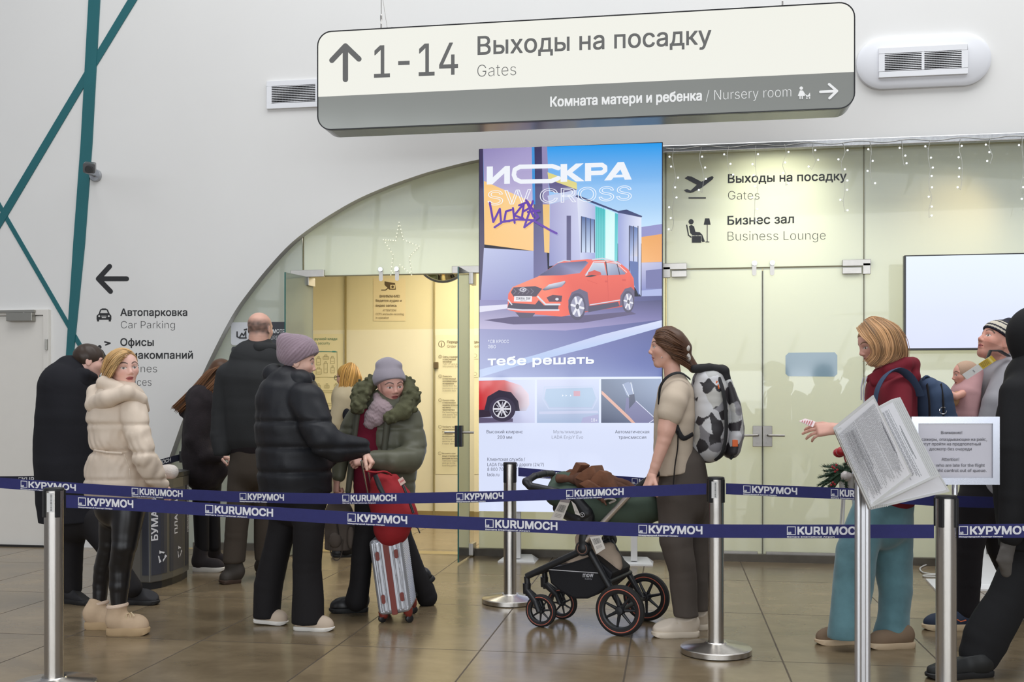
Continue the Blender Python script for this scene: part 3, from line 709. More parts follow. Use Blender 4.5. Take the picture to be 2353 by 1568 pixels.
# ventilation grilles
vw = mat('white_metal_grille', (232, 233, 236), .35); dkv = mat('duct_shade', (30, 30, 30), .8)
def grille(x0p, x1p, y0p, y1p, label, y):
    if not isinstance(label, str): t = label
    else: t = thing('ventilation_grille', Wp((x0p+x1p)/2, y1p, y), label, 'vent')
    A, B_ = Wp(x0p, y0p, y), Wp(x1p, y1p, y); B_ = Vector((B_.x, y, Wp((x0p+x1p)/2, y1p, y).z)); zt = Wp((x0p+x1p)/2, y0p, y).z
    w, h = B_.x-A.x, zt-B_.z; c = Vector(((A.x+B_.x)/2, y, (zt+B_.z)/2)); fr = .045
    b = MB()
    b.box(c+Vector((0, -.01, h/2-fr/2)), (w, .03, fr)); b.box(c+Vector((0, -.01, -h/2+fr/2)), (w, .03, fr))
    for s in (-1, 0, 1): b.box(c+Vector((s*(w/2-fr/2), -.01, 0)), (fr if s else .02, .03, h-2*fr))
    b.build('grille_frame', vw, t, bevel=.002)
    MB().box(c+Vector((0, -.004, 0)), (w-2*fr, .006, h-2*fr)).build('duct_shade_plate', dkv, t)  # dark plate on the wall, its colour gives the shade inside the duct
    for k in range(10):
        zc = c.z-h/2+fr+(h-2*fr)*(k+.5)/10
        MB().box(Vector((c.x, y-.02, zc)), (w-2*fr, .01, .004), Z=Vector((0, .35, 1)).normalized()).build('slat', vw, t)
    b = MB()
    for k in range(30): b.box(c+Vector(((k-14.5)*(w-2*fr)/30, -.01, 0)), (.004, .006, h-2*fr))
    b.build('rear_vanes', mat('grey_vane', (64, 64, 66), .5), t)
    return c
grille(615, 845, 183, 247, 'white wall grille partly hidden behind the left end of the hanging sign', YW)
yo = YW-.06
c0 = Wp(2119, 144, YW); w, h = Wp(2274, 0, YW).x-Wp(1966, 0, YW).x, Wp(2119, 85, YW).z-Wp(2119, 204, YW).z
q = rrect(-w/2, -h/2, w/2, h/2, h/2-.001, 14); q3 = rrect(-w/2+.03, -h/2+.03, w/2-.03, h/2-.03, h/2-.032, 14); n = len(q); b = MB()
b.add([(c0.x+x, YW, c0.z+z) for x, z in q]+[(c0.x+x, yo+.02, c0.z+z) for x, z in q]+[(c0.x+x, yo, c0.z+z) for x, z in q3], [(i, (i+1) % n, n+(i+1) % n, n+i) for i in range(n)]+[(n+i, n+(i+1) % n, 2*n+(i+1) % n, 2*n+i) for i in range(n)]+[tuple(2*n+i for i in range(n))])
t = thing('ventilation_grille', Wp(2119, 204, YW), 'white wall grille in a rounded housing right of the hanging sign', 'vent')
b.build('vent_housing', mat('white_gypsum', (225, 226, 230), .5), t, smooth=True)
grille(2018, 2222, 108, 176, t, yo)
# surveillance camera
c = Wp(221, 404, YW); t = thing('surveillance_camera', c, 'small grey surveillance camera on the wall beside the teal stripe', 'camera')
b = MB().lathe([(.0, .03), (.05, .028), (.055, .02), (.055, 0)], c+Vector((0, -.0, 0)), 24, (0, -1, 0), False); b.build('wall_mount', mat('grey_camera_metal', (170, 172, 176), .3, .6), t, smooth=True)
hd = P(206, 385, 8.4)+Vector((0, 0, 0)); b = MB().tube([c+Vector((0, -.02, 0)), c+Vector((0, -.16, .0)), hd+Vector((-.02, 0, -.03))], .016, 10); b.build('camera_arm', MATS['grey_camera_metal'], t, smooth=True)
d = Vector((.45, -.85, -.28)).normalized(); sX = d.cross(UP).normalized(); sZ = sX.cross(d)
b = MB().rbox(hd-d*.0, (.09, .2, .075), sX, d, sZ, .012); b.build('camera_body', mat('dark_camera_metal', (88, 88, 90), .35, .5), t)
MB().lathe([(.0, .035), (.026, .035), (.03, .03), (.03, 0)], hd+d*.1+sZ*-.005, 18, d, False).build('lens', DKPLAS, t, smooth=True)
# ---------------------------------------------------------------- lit advert
YA = 8.33
ad = thing('lit_advert', Wp(1311, 1290, YA), 'tall backlit car advert with an orange car in front of coloured buildings', 'advert')
axL, axR = Wp(1100, 0, YA).x, Wp(1523, 0, YA).x; az1, az0 = Wp(1311, 334.5, YA).z, Wp(1311, 1178, YA).z
b = MB(); cxa = (axL+axR)/2; b.box((cxa, YA+.055, (az0+az1)/2), (axR-axL, .1, az1-az0)); b.build('light_box', mat('advert_case', (58, 58, 70), .4, .4), ad)
f = Flat(YA, th=.0005); f.step = 4e-5
SKY = (40, 150, 240); SK2 = (190, 228, 250)
y = lambda px, v: v-(px-1100)*.036
f.poly([(1102, 342.5), (1521, 328.5), (1521, 560), (1102, 560)], [(60, 160, 240), (40, 158, 240), (205, 232, 250), (190, 220, 250)])
f.lev = 1
# left building
f.poly([(1102, 342), (1110, 342), (1114, 600), (1112, 700), (1102, 700)], (70, 62, 95))
f.poly([(1110, 342), (1226, 338), (1226, 466), (1112, 416)], [(150, 140, 190), (168, 158, 206), (196, 186, 222), (176, 168, 210)])
f.poly([(1112, 416), (1226, 466), (1226, 577), (1113, 562)], [(252, 204, 130), (250, 212, 150), (250, 200, 130), (248, 196, 120)])
f.poly([(1112, 570), (1226, 577), (1230, 690), (1104, 697)], [(190, 196, 230), (170, 176, 220), (130, 136, 190), (150, 150, 200)])
f.poly([(1226, 338), (1245, 337), (1262, 690), (1226, 690)], [(62, 58, 96), (66, 62, 100), (120, 118, 170), (110, 108, 160)])
f.poly([(1222, 338), (1228, 338), (1230, 470), (1224, 470)], (70, 150, 220))
f.poly([(1245, 337), (1257, 337), (1263, 470), (1247, 470)], (150, 142, 186))
f.poly([(1247, 470), (1263, 470), (1263, 582), (1251, 580)], (240, 196, 120))
# second building with yellow top
f.poly([(1258, 396), (1325, 420), (1326, 436), (1260, 412)], (228, 218, 140)); f.poly([(1260, 412), (1326, 436), (1326, 452), (1264, 440)], (100, 94, 140))
f.poly([(1264, 470), (1326, 452), (1334, 602), (1262, 612)], [(170, 168, 210), (206, 208, 236), (190, 194, 230), (140, 144, 196)])
f.poly([(1258, 450), (1326, 436), (1326, 452), (1262, 470)], (196, 206, 236)); f.rect(1302, 496, 1312, 600, (88, 84, 128))
f.poly([(1326, 454), (1370, 474), (1368, 604), (1334, 602)], [(226, 230, 246), (176, 184, 226), (150, 160, 214), (200, 206, 236)])
f.poly([(1336, 497), (1367, 505), (1366, 582), (1336, 578)], [(60, 90, 150), (90, 120, 180), (214, 226, 246), (200, 216, 242)])
for xx in (1336, 1346, 1357, 1366): f.stroke([(xx, 498+(xx-1336)*.25), (xx, 580)], 2, (44, 52, 90))
f.poly([(1368, 474), (1420, 492), (1419, 602), (1368, 604)], [(66, 200, 200), (60, 186, 196), (110, 210, 214), (130, 220, 220)])
f.poly([(1391, 480), (1413, 489), (1412, 602), (1391, 602)], [(196, 246, 244), (210, 246, 246), (220, 246, 246), (226, 248, 246)])
for xx in range(1371, 1391, 4): f.stroke([(xx, 478), (xx, 602)], .9, (40, 160, 170))
f.poly([(1420, 488), (1440, 484), (1474, 500), (1472, 680), (1420, 606)], [(150, 160, 214), (200, 210, 240), (224, 230, 248), (190, 200, 240), (150, 160, 214)])
f.poly([(1446, 518), (1466, 524), (1466, 590), (1446, 588)], [(60, 70, 120), (100, 130, 190), (220, 214, 220), (170, 186, 226)])
for xx in (1446, 1456, 1466): f.stroke([(xx, 520), (xx, 640)], 2, (44, 46, 80))
f.poly([(1446, 600), (1466, 602), (1468, 680), (1450, 640)], (90, 110, 170))
f.poly([(1322, 452), (1420, 489), (1474, 500), (1476, 497), (1440, 482), (1420, 485), (1326, 448)], (44, 56, 110))
f.poly([(1474, 522), (1521, 515), (1521, 605), (1474, 604)], (140, 140, 196)); f.poly([(1474, 545), (1521, 538), (1521, 602), (1474, 604)], [(236, 166, 86), (232, 160, 84), (240, 170, 100), (244, 180, 110)])
f.poly([(1474, 604), (1521, 603), (1521, 668), (1474, 668)], [(196, 196, 226), (180, 184, 220), (120, 130, 190), (130, 136, 196)]); f.poly([(1484, 622), (1521, 618), (1521, 664), (1484, 664)], (110, 112, 166))
f.poly([(1474, 668), (1521, 664), (1521, 682), (1474, 684)], (170, 180, 226))
# road
f.poly([(1102, 690), (1200, 690), (1521, 680), (1521, 868), (1102, 872)], [(150, 144, 190), (130, 126, 176), (70, 72, 130), (96, 112, 176), (176, 186, 224)])
f.poly([(1102, 704), (1300, 700), (1521, 690), (1521, 735), (1300, 760), (1102, 756)], [(150, 146, 186), (110, 106, 156), (66, 66, 116), (120, 116, 170), (168, 158, 202), (196, 188, 220)])
f.poly([(1102, 704), (1190, 698), (1190, 706), (1102, 718)], (226, 224, 242))
f.poly([(1521, 736), (1521, 752), (1360, 798), (1200, 838), (1102, 868), (1102, 850), (1230, 816), (1380, 770)], [(214, 222, 246), (200, 212, 242), (186, 204, 240), (180, 200, 238), (200, 214, 244), (200, 214, 244), (186, 204, 240), (200, 208, 240)])
f.lev = 2
# orange car
OR = (244, 104, 84); OR2 = (250, 140, 110); OR3 = (214, 78, 66)
f.poly([(1112, 736), (1180, 728), (1330, 726), (1450, 716), (1462, 722), (1340, 742), (1180, 746)], (90, 80, 120))
f.poly([(1166, 712), (1168, 676), (1178, 660), (1236, 636), (1281, 605), (1290, 601), (1350, 596), (1420, 601), (1444, 620), (1456, 640), (1458, 668), (1455, 690), (1440, 704), (1356, 716), (1290, 728), (1196, 720)], [OR, OR, OR2, OR2, OR, OR, OR, OR, OR, OR, OR3, OR3, OR3, OR3, OR, OR])
f.lev = 3
f.poly([(1238, 634), (1283, 605), (1346, 600), (1352, 604), (1332, 628), (1290, 633)], [(70, 70, 110), (110, 112, 156), (90, 90, 130), (120, 120, 160), (150, 150, 190), (110, 100, 140)])
f.poly([(1344, 632), (1364, 604), (1388, 604), (1394, 633)], [(170, 180, 206), (200, 210, 226), (210, 218, 232), (150, 160, 190)])
f.poly([(1396, 633), (1391, 604), (1414, 606), (1438, 628), (1436, 631)], [(150, 160, 190), (196, 206, 222), (170, 180, 204), (130, 138, 170), (120, 126, 160)])
f.stroke([(1346, 634), (1364, 602), (1392, 601), (1416, 605), (1440, 626)], 1.6, (230, 226, 230)); f.stroke([(1392, 602), (1396, 633)], 2.4, (40, 36, 60)); f.stroke([(1418, 607), (1424, 631)], 2, (60, 50, 76))
f.stroke([(1282, 604), (1296, 599), (1310, 600)], 2.6, (200, 200, 214)); f.stroke([(1362, 597), (1384, 594), (1410, 600), (1426, 608)], 3, (206, 208, 222))
f.poly([(1350, 636), (1352, 626), (1366, 621), (1380, 626), (1382, 632), (1364, 634)], OR3); f.poly([(1344, 636), (1360, 632), (1372, 634), (1356, 637)], (40, 34, 50))
f.poly([(1174, 672), (1180, 661), (1230, 658), (1246, 664), (1232, 682), (1180, 682)], (76, 66, 86)); 
for k in range(5): f.stroke([(1180+k*10, 664), (1186+k*10, 670), (1180+k*10, 676)], 1.2, (130, 122, 140))
f.poly([(1246, 666), (1262, 654), (1298, 646), (1300, 650), (1290, 660), (1252, 668)], [(90, 90, 110), (220, 226, 240), (200, 206, 222), (70, 66, 90), (120, 120, 150), (80, 76, 96)])
f.poly([(1166, 708), (1170, 696), (1230, 700), (1238, 690), (1250, 702), (1284, 702), (1282, 714), (1196, 714)], (70, 62, 84)); f.stroke([(1236, 682), (1254, 700), (1286, 700)], 4, (220, 222, 232)); f.stroke([(1168, 710), (1200, 713), (1284, 713)], 3.4, (222, 220, 232)); f.stroke([(1168, 690), (1176, 700)], 3, (220, 220, 230))
f.poly([(1256, 684), (1270, 678), (1292, 680), (1290, 694), (1262, 694)], (90, 60, 80)); f.ell(1280, 688, 4, 3, (220, 220, 230))
f.poly([(1307, 716), (1306, 690), (1314, 672), (1332, 664), (1350, 672), (1354, 700), (1354, 716)], (100, 92, 122)); f.poly([(1424, 704), (1426, 680), (1436, 664), (1450, 660), (1458, 668), (1458, 690)], (100, 92, 122))
f.poly([(1352, 704), (1420, 694), (1424, 704), (1352, 718)], (74, 68, 96)); f.stroke([(1356, 701), (1424, 690)], 2.4, (214, 210, 224))
f.poly([(1184, 718), (1230, 720), (1222, 730), (1196, 731)], (86, 78, 104))
f.lev = 4
for (wx, wy, rx, ry) in ((1326, 705, 20, 31), (1443, 694, 14, 25)):
    f.ell(wx, wy, rx, ry, (78, 72, 100)); f.lev = 5; f.ell(wx+1, wy, rx*.76, ry*.78, (150, 150, 176)); f.lev = 6
    for k in range(6):
        a = math.radians(60*k+10); f.stroke([(wx+1, wy), (wx+1+rx*.68*math.cos(a), wy+ry*.7*math.sin(a))], rx*.26, (232, 232, 240))
    f.ell(wx+1, wy, rx*.2, ry*.2, (90, 90, 110)); f.lev = 4
f.stroke([(1350, 644), (1372, 652)], 1, OR3); f.stroke([(1396, 634), (1398, 690)], 1.2, OR3); f.rect(1390, 645, 1397, 649, OR3); f.rect(1430, 642, 1438, 646, OR3)
f.ell(1202, 666, 8, 5, (206, 204, 214)); f.lev = 5; f.ell(1202, 666, 5.5, 3.2, (110, 100, 124)); f.poly([(1199, 667), (1206, 663), (1204, 668)], (220, 220, 230))
f.poly([(1182, 681), (1223, 681), (1222, 694), (1181, 693)], (236, 234, 240)); f.lev = 6
f.text('ISKRA SW', 1186, 689, 1219, 5.5, (90, 86, 100), .012); f.text('CROSS', 1195, 692.5, 1210, 2.4, (130, 126, 140))
f.build('advert_picture', GLOW, ad)
f = Flat(YA, th=.03); f.step = 4e-5; AW = (244, 248, 255)
def bigtext(s, x0, yb, x1, cap, slope, bold, col=AW, **k): f.text(s, x0, yb, x1, cap, col, bold, None, yb+slope*(x1-x0), **k)
# wide display capitals drawn as shapes: И О(long) К Р А
sl = -.034
def wy(px, v): return v+(px-1120)*sl
def shp(pts): f.poly([(a, wy(a, b_)) for a, b_ in pts], AW)
shp([(1120, 385), (1134, 385), (1134, 410), (1162, 385), (1173, 385), (1173, 426), (1160, 426), (1160, 402), (1133, 426), (1120, 426)])
for ww, cc in ((10, AW),): f.stroke([(a, wy(a, b_)) for a, b_ in [(1284, 394), (1270, 389), (1196, 388), (1184, 394), (1182, 406), (1186, 416), (1198, 422), (1268, 423), (1284, 417)]], 10, AW)
shp([(1289, 385), (1304, 385), (1304, 401), (1324, 385), (1342, 385), (1316, 405), (1344, 426), (1324, 426), (1304, 410), (1304, 426), (1289, 426)])
shp([(1345, 385), (1359, 385), (1359, 426), (1345, 426)]); f.stroke([(a, wy(a, b_)) for a, b_ in [(1356, 390), (1384, 390), (1391, 395), (1391, 403), (1384, 408), (1356, 408)]], 10, AW)
shp([(1389, 426), (1420, 385), (1434, 385), (1452, 426), (1436, 426), (1426, 402), (1405, 426)]); shp([(1400, 414), (1436, 414), (1438, 420), (1396, 420)])
f.text('SW CROSS', 1122, 473, 1452, 32, AW, 0, None, 461, True)
VI = (96, 50, 170)
for st_ in ([(1127, 468), (1135, 512), (1150, 482), (1153, 514)], [(1176, 484), (1164, 488), (1160, 510), (1172, 510)], [(1180, 480), (1184, 514)], [(1200, 476), (1183, 497), (1204, 504)], [(1205, 470), (1200, 506)], [(1194, 474), (1214, 466), (1218, 480), (1202, 489)], [(1226, 464), (1206, 524), (1238, 500), (1210, 462), (1227, 500)], [(1214, 489), (1240, 486)], [(1138, 524), (1156, 512), (1190, 506), (1226, 508), (1264, 530), (1280, 538)]): f.stroke(st_, 5, VI, n=4)
f.text('*СВ КРОСС', 1123, 789, 1171, 7, AW, 0); f.text('ЭВО', 1123, 801, 1141, 7, AW, 0)
f.text('тебе решать', 1123, 840, 1365, 19, AW, .022, None, 836)
# lower part: three small pictures
f.lev = 1; f.poly([(1102, 868), (1521, 866), (1521, 1180), (1102, 1174)], (222, 230, 255))
f.lev = 2
f.poly([(1102, 874), (1230, 873), (1230, 972), (1102, 973)], [(200, 206, 236), (216, 224, 250), (206, 210, 240), (160, 156, 190)])
f.poly([(1235, 873), (1377, 872), (1377, 972), (1235, 972)], [(214, 218, 242), (210, 218, 244), (166, 184, 216), (170, 188, 220)])
f.poly([(1382, 872), (1519, 871), (1519, 972), (1382, 972)], [(110, 124, 150), (150, 166, 196), (110, 122, 152), (76, 84, 110)])
f.lev = 3
f.poly([(1102, 876), (1160, 874), (1198, 886), (1216, 906), (1218, 930), (1210, 945), (1170, 945), (1102, 945)], [(220, 60, 60), (230, 130, 130), (226, 206, 220), (232, 214, 226), (226, 214, 226), (200, 200, 220), (120, 80, 90), (200, 40, 50)])
f.poly([(1102, 942), (1130, 942), (1130, 958), (1102, 960)], (60, 50, 66)); f.poly([(1102, 960), (1180, 962), (1180, 970), (1102, 972)], (100, 92, 120))
f.poly([(1114, 945), (1122, 912), (1148, 897), (1176, 902), (1192, 922), (1196, 945)], (60, 54, 72))
f.lev = 4; f.ell(1156, 941, 30, 28, (70, 64, 84)); f.lev = 5; f.ell(1155, 940, 21, 21, (214, 214, 226)); f.lev = 6; f.ell(1155, 940, 19, 19, (50, 46, 58)); f.lev = 7
for k in range(6):
    a = math.radians(60*k); f.stroke([(1155, 940), (1155+19*math.cos(a), 940+19*math.sin(a))], 4, (224, 224, 232)); f.stroke([(1155+7*math.cos(a+.3), 940+7*math.sin(a+.3)), (1155+16*math.cos(a+.62), 940+16*math.sin(a+.62)), (1155+7*math.cos(a+.75), 940+7*math.sin(a+.75))], 1.2, (190, 190, 204))
f.lev = 3
f.stroke([(1252, 890), (1364, 888), (1374, 916), (1362, 940), (1262, 940), (1248, 916), (1252, 890)], 2.4, (198, 210, 236)); f.poly([(1256, 894), (1362, 891), (1370, 916), (1360, 936), (1264, 936), (1252, 916)], (178, 200, 226)); f.rect(1319, 899, 1334, 911, (214, 170, 186))
for xx in (1293, 1301, 1311): f.poly([(xx, 907), (xx+3, 909.5), (xx, 912)], (240, 244, 255))
f.poly([(1240, 946), (1374, 944), (1376, 950), (1240, 952)], (200, 206, 234)); f.poly([(1340, 960), (1376, 952), (1376, 972), (1336, 972)], (176, 176, 214))
f.text('18+', 1359, 969, 1373, 7, AW, 0, 4)
f.poly([(1383, 898), (1390, 904), (1462, 972), (1452, 972), (1383, 906)], (226, 176, 160)); f.poly([(1440, 914), (1462, 922), (1510, 968), (1490, 972), (1460, 972), (1436, 946)], (120, 120, 160)); f.stroke([(1462, 922), (1506, 962), (1492, 972)], 1.6, (220, 224, 244))
f.poly([(1430, 884), (1444, 878), (1454, 884), (1456, 904), (1450, 914), (1440, 908)], (150, 164, 196)); f.stroke([(1432, 884), (1446, 912)], 1.3, (226, 234, 250)); f.stroke([(1450, 880), (1456, 906)], 1.6, (230, 236, 250)); f.poly([(1446, 908), (1458, 906), (1460, 924), (1446, 940)], (70, 76, 104))
BL = (60, 62, 76); GY = (130, 134, 150); f.lev = 4
f.text('Высокий клиренс', 1120, 996, 1203, 7.4, BL, 0); f.text('200 мм', 1145, 1008.5, 1178, 7.4, BL, 0); f.text('Мультимедиа', 1273, 996, 1337, 7.4, GY, -.004); f.text('LADA EnjoY Evo', 1269, 1008.5, 1341, 7.4, GY, -.004); f.text('Автоматическая', 1414, 996, 1492, 7.4, BL, 0); f.text('трансмиссия', 1422, 1008.5, 1485, 7.4, BL, 0)
f.text('Клиентская служба /', 1122, 1059, 1208, 7.4, BL, 0); f.text('LADA Помощь на дороге (24/7)', 1122, 1071, 1251, 7.4, BL, 0); f.text('8 800 700 52 32', 1122, 1082, 1190, 7.4, BL, 0); f.text('lada.ru', 1122, 1094, 1149, 7.4, BL, 0)
f.build('advert_print', GLOW, ad)
wm = mat('white_powder_metal', (232, 232, 230), .4)
for px in (1189, 1457):
    b = MB(); p = Wp(px, 1000, YA+.05); b.box((p.x, YA+.06, (az0+.1)/2+.02), (.05, .05, az0-.02+.1))
    b.build('stand_leg', wm, ad)
    b = MB(); x = p.x; y0_, y1_ = YA-.02, YA+.24
    b.add([(x-.15, y0_, 0), (x+.15, y0_, 0), (x+.15, y1_, 0), (x-.15, y1_, 0), (x-.15, y0_, .012), (x+.15, y0_, .012), (x+.1, y1_-.06, .045), (x-.1, y1_-.06, .045)], [(0, 3, 2, 1), (4, 5, 6, 7), (0, 1, 5, 4), (1, 2, 6, 5), (2, 3, 7, 6), (3, 0, 4, 7)]); b.build('stand_foot', wm, ad)
# wall screen on the right
YT = 8.42
t = thing('wall_screen', Wp(2240, 806, YT), 'large switched-on white screen mounted on the glass at the right edge', 'screen')
x0, x1 = Wp(2078, 0, YT).x, Wp(2660, 0, YT).x; z1, z0 = Wp(2216, 584, YT).z, Wp(2216, 804.5, YT).z
MB().box(((x0+x1)/2, YT+.03, (z0+z1)/2), (x1-x0, .055, z1-z0)).build('screen_case', mat('screen_black', (20, 20, 26), .3), t, bevel=.004)
f = Flat(lambda px, py: Vector((px, YT, py)), th=.003); f.poly([(x0+.012, z1-.01), (x1-.012, z1-.01), (x1-.012, z0+.016), (x0+.012, z0+.016)], [(232, 242, 255), (232, 242, 255), (216, 222, 255), (216, 222, 255)]); f.build('lit_screen', GLOW, t)
for xx in (x0+.6, x1-.6): MB().box((xx, (YT+.058+YG)/2, (z0+z1)/2), (.2, YG-YT-.06, .25)).build('wall_bracket', DKPLAS, t)
# icicle lights along the rail
t = thing('icicle_lights', Wp(1940, 330, YW-.05), 'string of white icicle lights hanging from the steel rail above the glass', 'lights')
wire = mat('clear_wire', (206, 206, 200), .4); led = emat('led_light', (240, 246, 255), 2.2); yi = YW-.055
xs = [1548, 1612, 1675, 1737, 1803, 1869, 1937, 2000, 2073, 2138, 2208, 2277, 2350, 2420]; ln = [190, 105, 70, 175, 95, 60, 160, 98, 58, 180, 118, 60, 170, 90]
rnd = random.Random(3); pts = []
for k in range(120):
    px = 1530+k*(940/119); pts.append(Wp(px, 341-(px-1530)*.0335+2.5*math.sin(k*.42), yi))
MB().tube(pts, .0022, 5).build('top_wire', wire, t)
for px, L_ in zip(xs, ln):
    y0 = 341-(px-1530)*.0335; n = max(3, int(L_/22)); q = [(px, y0)]; leds = []
    for k in range(1, n+1):
        q.append((px+rnd.uniform(-5, 5), y0+L_*k/n)); leds.append((q[-1][0]+rnd.choice((-7, 6)), q[-1][1]-rnd.uniform(2, 7)))
    b = MB().tube([Wp(x, yy, yi) for x, yy in q], .0016, 4)
    for (x, yy), (ax, ay) in zip(leds, q[1:]): b.tube([Wp(ax, ay, yi), Wp(x, yy, yi)], .0014, 4)
    s = b.build('light_strand', wire, t)
    for x, yy in leds: MB().sphere(Wp(x, yy, yi), .0075, 8).build('bulb', led, s)
# reflection of a star of lights, modelled as glowing dots on the transom glass
t = thing('star_reflection', Wp(920, 630, YG-.012), 'star outlined in small warm lights on the glass above the doorway', 'lights')
warm = emat('reflected_led', (255, 250, 226), 1.3)
sp = [(917, 511), (927, 551), (963, 566), (941, 590), (946, 632), (919, 609), (898, 632), (903, 585), (881, 551), (909, 553)]
b = MB().tube([Wp(x, yy, YG-.008) for x, yy in sp+sp[:1]], .0012, 4); w_ = b.build('reflected_wire', mat('pale_reflection', (206, 212, 200), .4), t)
for i in range(10):
    a, c = sp[i], sp[(i+1) % 10]
    for k in range(5): MB().sphere(Wp(a[0]+(c[0]-a[0])*k/5, a[1]+(c[1]-a[1])*k/5, YG-.012), .0048, 6).build('bulb', warm, t)  # glowing dots in place of the mirrored bulbs
# ================================================================ queue barriers
NAVY = (40, 42, 104)
belt_m = mat('navy_webbing', NAVY, .75, noise=.06, nscale=40, bump=.12, bscale=500)
belt_d = mat('dark_webbing', (34, 36, 56), .75, noise=.06, nscale=40)
PH = .905
stick = mat('barcode_label', rough=.5, attr=True)
def stanchion(px, Y, label, top=PH, sticker=None, base=True):
    p = P(px, HY, Y); p.z = 0
    t = thing('queue_post', p, label, 'barrier post', 'steel queue posts')
    r = .041
    if base:
        b = MB().lathe([(0, 0), (.176, 0), (.182, .006), (.182, .03), (.174, .036), (.06, .052), (.052, .06), (0, .06)], p, 48, None, False); b.build('base', STEEL, t, smooth=True)
    MB().lathe([(r, .055), (r, top-.012)], p, 32, None, True).build('pole', STEEL, t, smooth=True)
    MB().lathe([(0, top-.01), (r+.003, top-.012), (r+.003, top-.004), (r, top), (0, top)], p, 32, None, False).build('cap', DKPLAS, t, smooth=True)
    for k in range(4):
        a = k*math.pi/2+.75; d = CAMX*math.cos(a)+CAMF*math.sin(a)
        MB().box(p+d*(r+.002)+UP*(top-.07), (.022, .012, .12), d.cross(UP), d).build('belt_slot', DKPLAS, t, bevel=.003)
    if sticker:
        c = p-CAMF*(r+.0035)+CAMX*sticker; m_ = lambda u, v: c+CAMX*u+UP*v
        f = Flat(m_, -CAMF, .0006); f.rect(-.016, top-.105, .013, top-.02, (226, 226, 224)); rn = random.Random(5)
        v = top-.1
        while v < top-.03: w = rn.choice((.0015, .003)); f.rect(.0, v, .006, v+w, (60, 60, 60)); v += w+.002
        f.build('barcode_sticker', stick, t)
    return p
A1 = stanchion(124, 4.68, 'steel queue post at the left, foot cut by the frame', sticker=.004)
A2 = stanchion(2174, 4.34, 'steel queue post at the right that carries the framed notice', top=.9)
A3 = stanchion(1645, 5.37, 'steel queue post on a round base between the backpack woman and teal trousers', sticker=-.015)
A4 = stanchion(1172, 6.73, 'steel queue post on a round base behind the pram, before the lit advert')
TXT_EN, TXT_RU = ('KURUMOCH', 'Samara International Airport'), ('КУРУМОЧ', 'Международный Аэропорт Самары')
PRW = mat('white_belt_print', (236, 236, 240), .6)
def belt(pts, label, words, hgt=.0565, material=None, flip=0, cut=None):
    """pts: (px, py_top, Y); words: (kind, px0, px1)"""
    W3 = [P(x, y, Y) for x, y, Y in pts]
    pxs = [q[0] for q in pts]; n = 60
    def at(px):
        for i in range(len(pxs)-1):
            if px <= pxs[i+1] or i == len(pxs)-2:
                # smooth in photo columns, straight in depth
                u = (px-pxs[i])/(pxs[i+1]-pxs[i])
                m0 = (pts[min(i+1, len(pts)-1)][1]-pts[max(i-1, 0)][1])/(pxs[min(i+1, len(pts)-1)]-pxs[max(i-1, 0)])*(pxs[i+1]-pxs[i])
                m1 = (pts[min(i+2, len(pts)-1)][1]-pts[i][1])/(pxs[min(i+2, len(pts)-1)]-pxs[i])*(pxs[i+1]-pxs[i])
                h = (2*u**3-3*u*u+1)*pts[i][1]+(u**3-2*u*u+u)*m0+(-2*u**3+3*u*u)*pts[i+1][1]+(u**3-u*u)*m1
                Yv = 1/((1-u)/pts[i][2]+u/pts[i+1][2])
                return P(px, h, Yv)
    xs = [pxs[0]+(pxs[-1]-pxs[0])*k/n for k in range(n+1)]; b = MB()
    L = [at(x) for x in xs]; th = .0012
    nr = [((L[min(i+1, n)]-L[max(i-1, 0)]).cross(UP)).normalized() for i in range(n+1)]
    vs = []
    for p, q in zip(L, nr): vs += [p+q*th, p-q*th, p-q*th-UP*hgt, p+q*th-UP*hgt]
    fs = [(4*i+j, 4*i+(j+1) % 4, 4*i+4+(j+1) % 4, 4*i+4+j) for i in range(n) for j in range(4)]+[(0, 1, 2, 3), (4*n+3, 4*n+2, 4*n+1, 4*n)]
    t = thing('queue_belt', (L[n//2].x, L[n//2].y, L[n//2].z-hgt), label, 'barrier belt', 'navy queue belts')
    b.add(vs, fs).build('webbing', material or belt_m, t)
    for kind, x0, x1 in words:
        main, sub = TXT_EN if kind == 'e' else TXT_RU
        b = MB(); Lw = (at(x1)-at(x0)).length; Y0 = at(x0); sq = .036; k = (x1-x0)/Lw
        nn = ((at(x1)-at(x0)).cross(UP)).normalized()
        if nn.dot(CAMF) > 0: nn = -nn
        def put(u, v, lift=.0022): q = at(x0+u*k); return q-UP*(hgt-v)+nn*lift
        def quad(u0, v0, u1, v1): b.add([put(u0, v0), put(u1, v0), put(u1, v1), put(u0, v1)], [(0, 1, 2, 3)])
        v0 = .013; e = .0032
        quad(0, v0, sq, v0+e); quad(0, v0+sq-e, sq, v0+sq); quad(0, v0+e, e, v0+sq-e); quad(sq-e, v0+e, sq, v0+sq-e)
        def word(s, u0, u1, vb, cap, bold):
            gv, gf = glyphs(s, 0); lo = min(q[0] for q in gv); hi = max(q[0] for q in gv)
            for j, (ex, ey) in enumerate(((-bold, -bold), (bold, -bold), (-bold, bold), (bold, bold))):
                b.add([put(u0+bold+(u1-u0-2*bold)*(q[0]-lo)/(hi-lo)+ex, vb+q[1]/CAPH*cap+ey, .0022+q[2]+j*.0002) for q in gv], gf)
        word('AR', .004, .018, v0+.004, .009, .0006); word(main, sq+.007, Lw, v0+.0025, .0315, .0016); word(sub, 0, Lw*.62, .003, .0052, .0004)
        b.build('printed_word', PRW, t)
    return t
def chest(py): return py
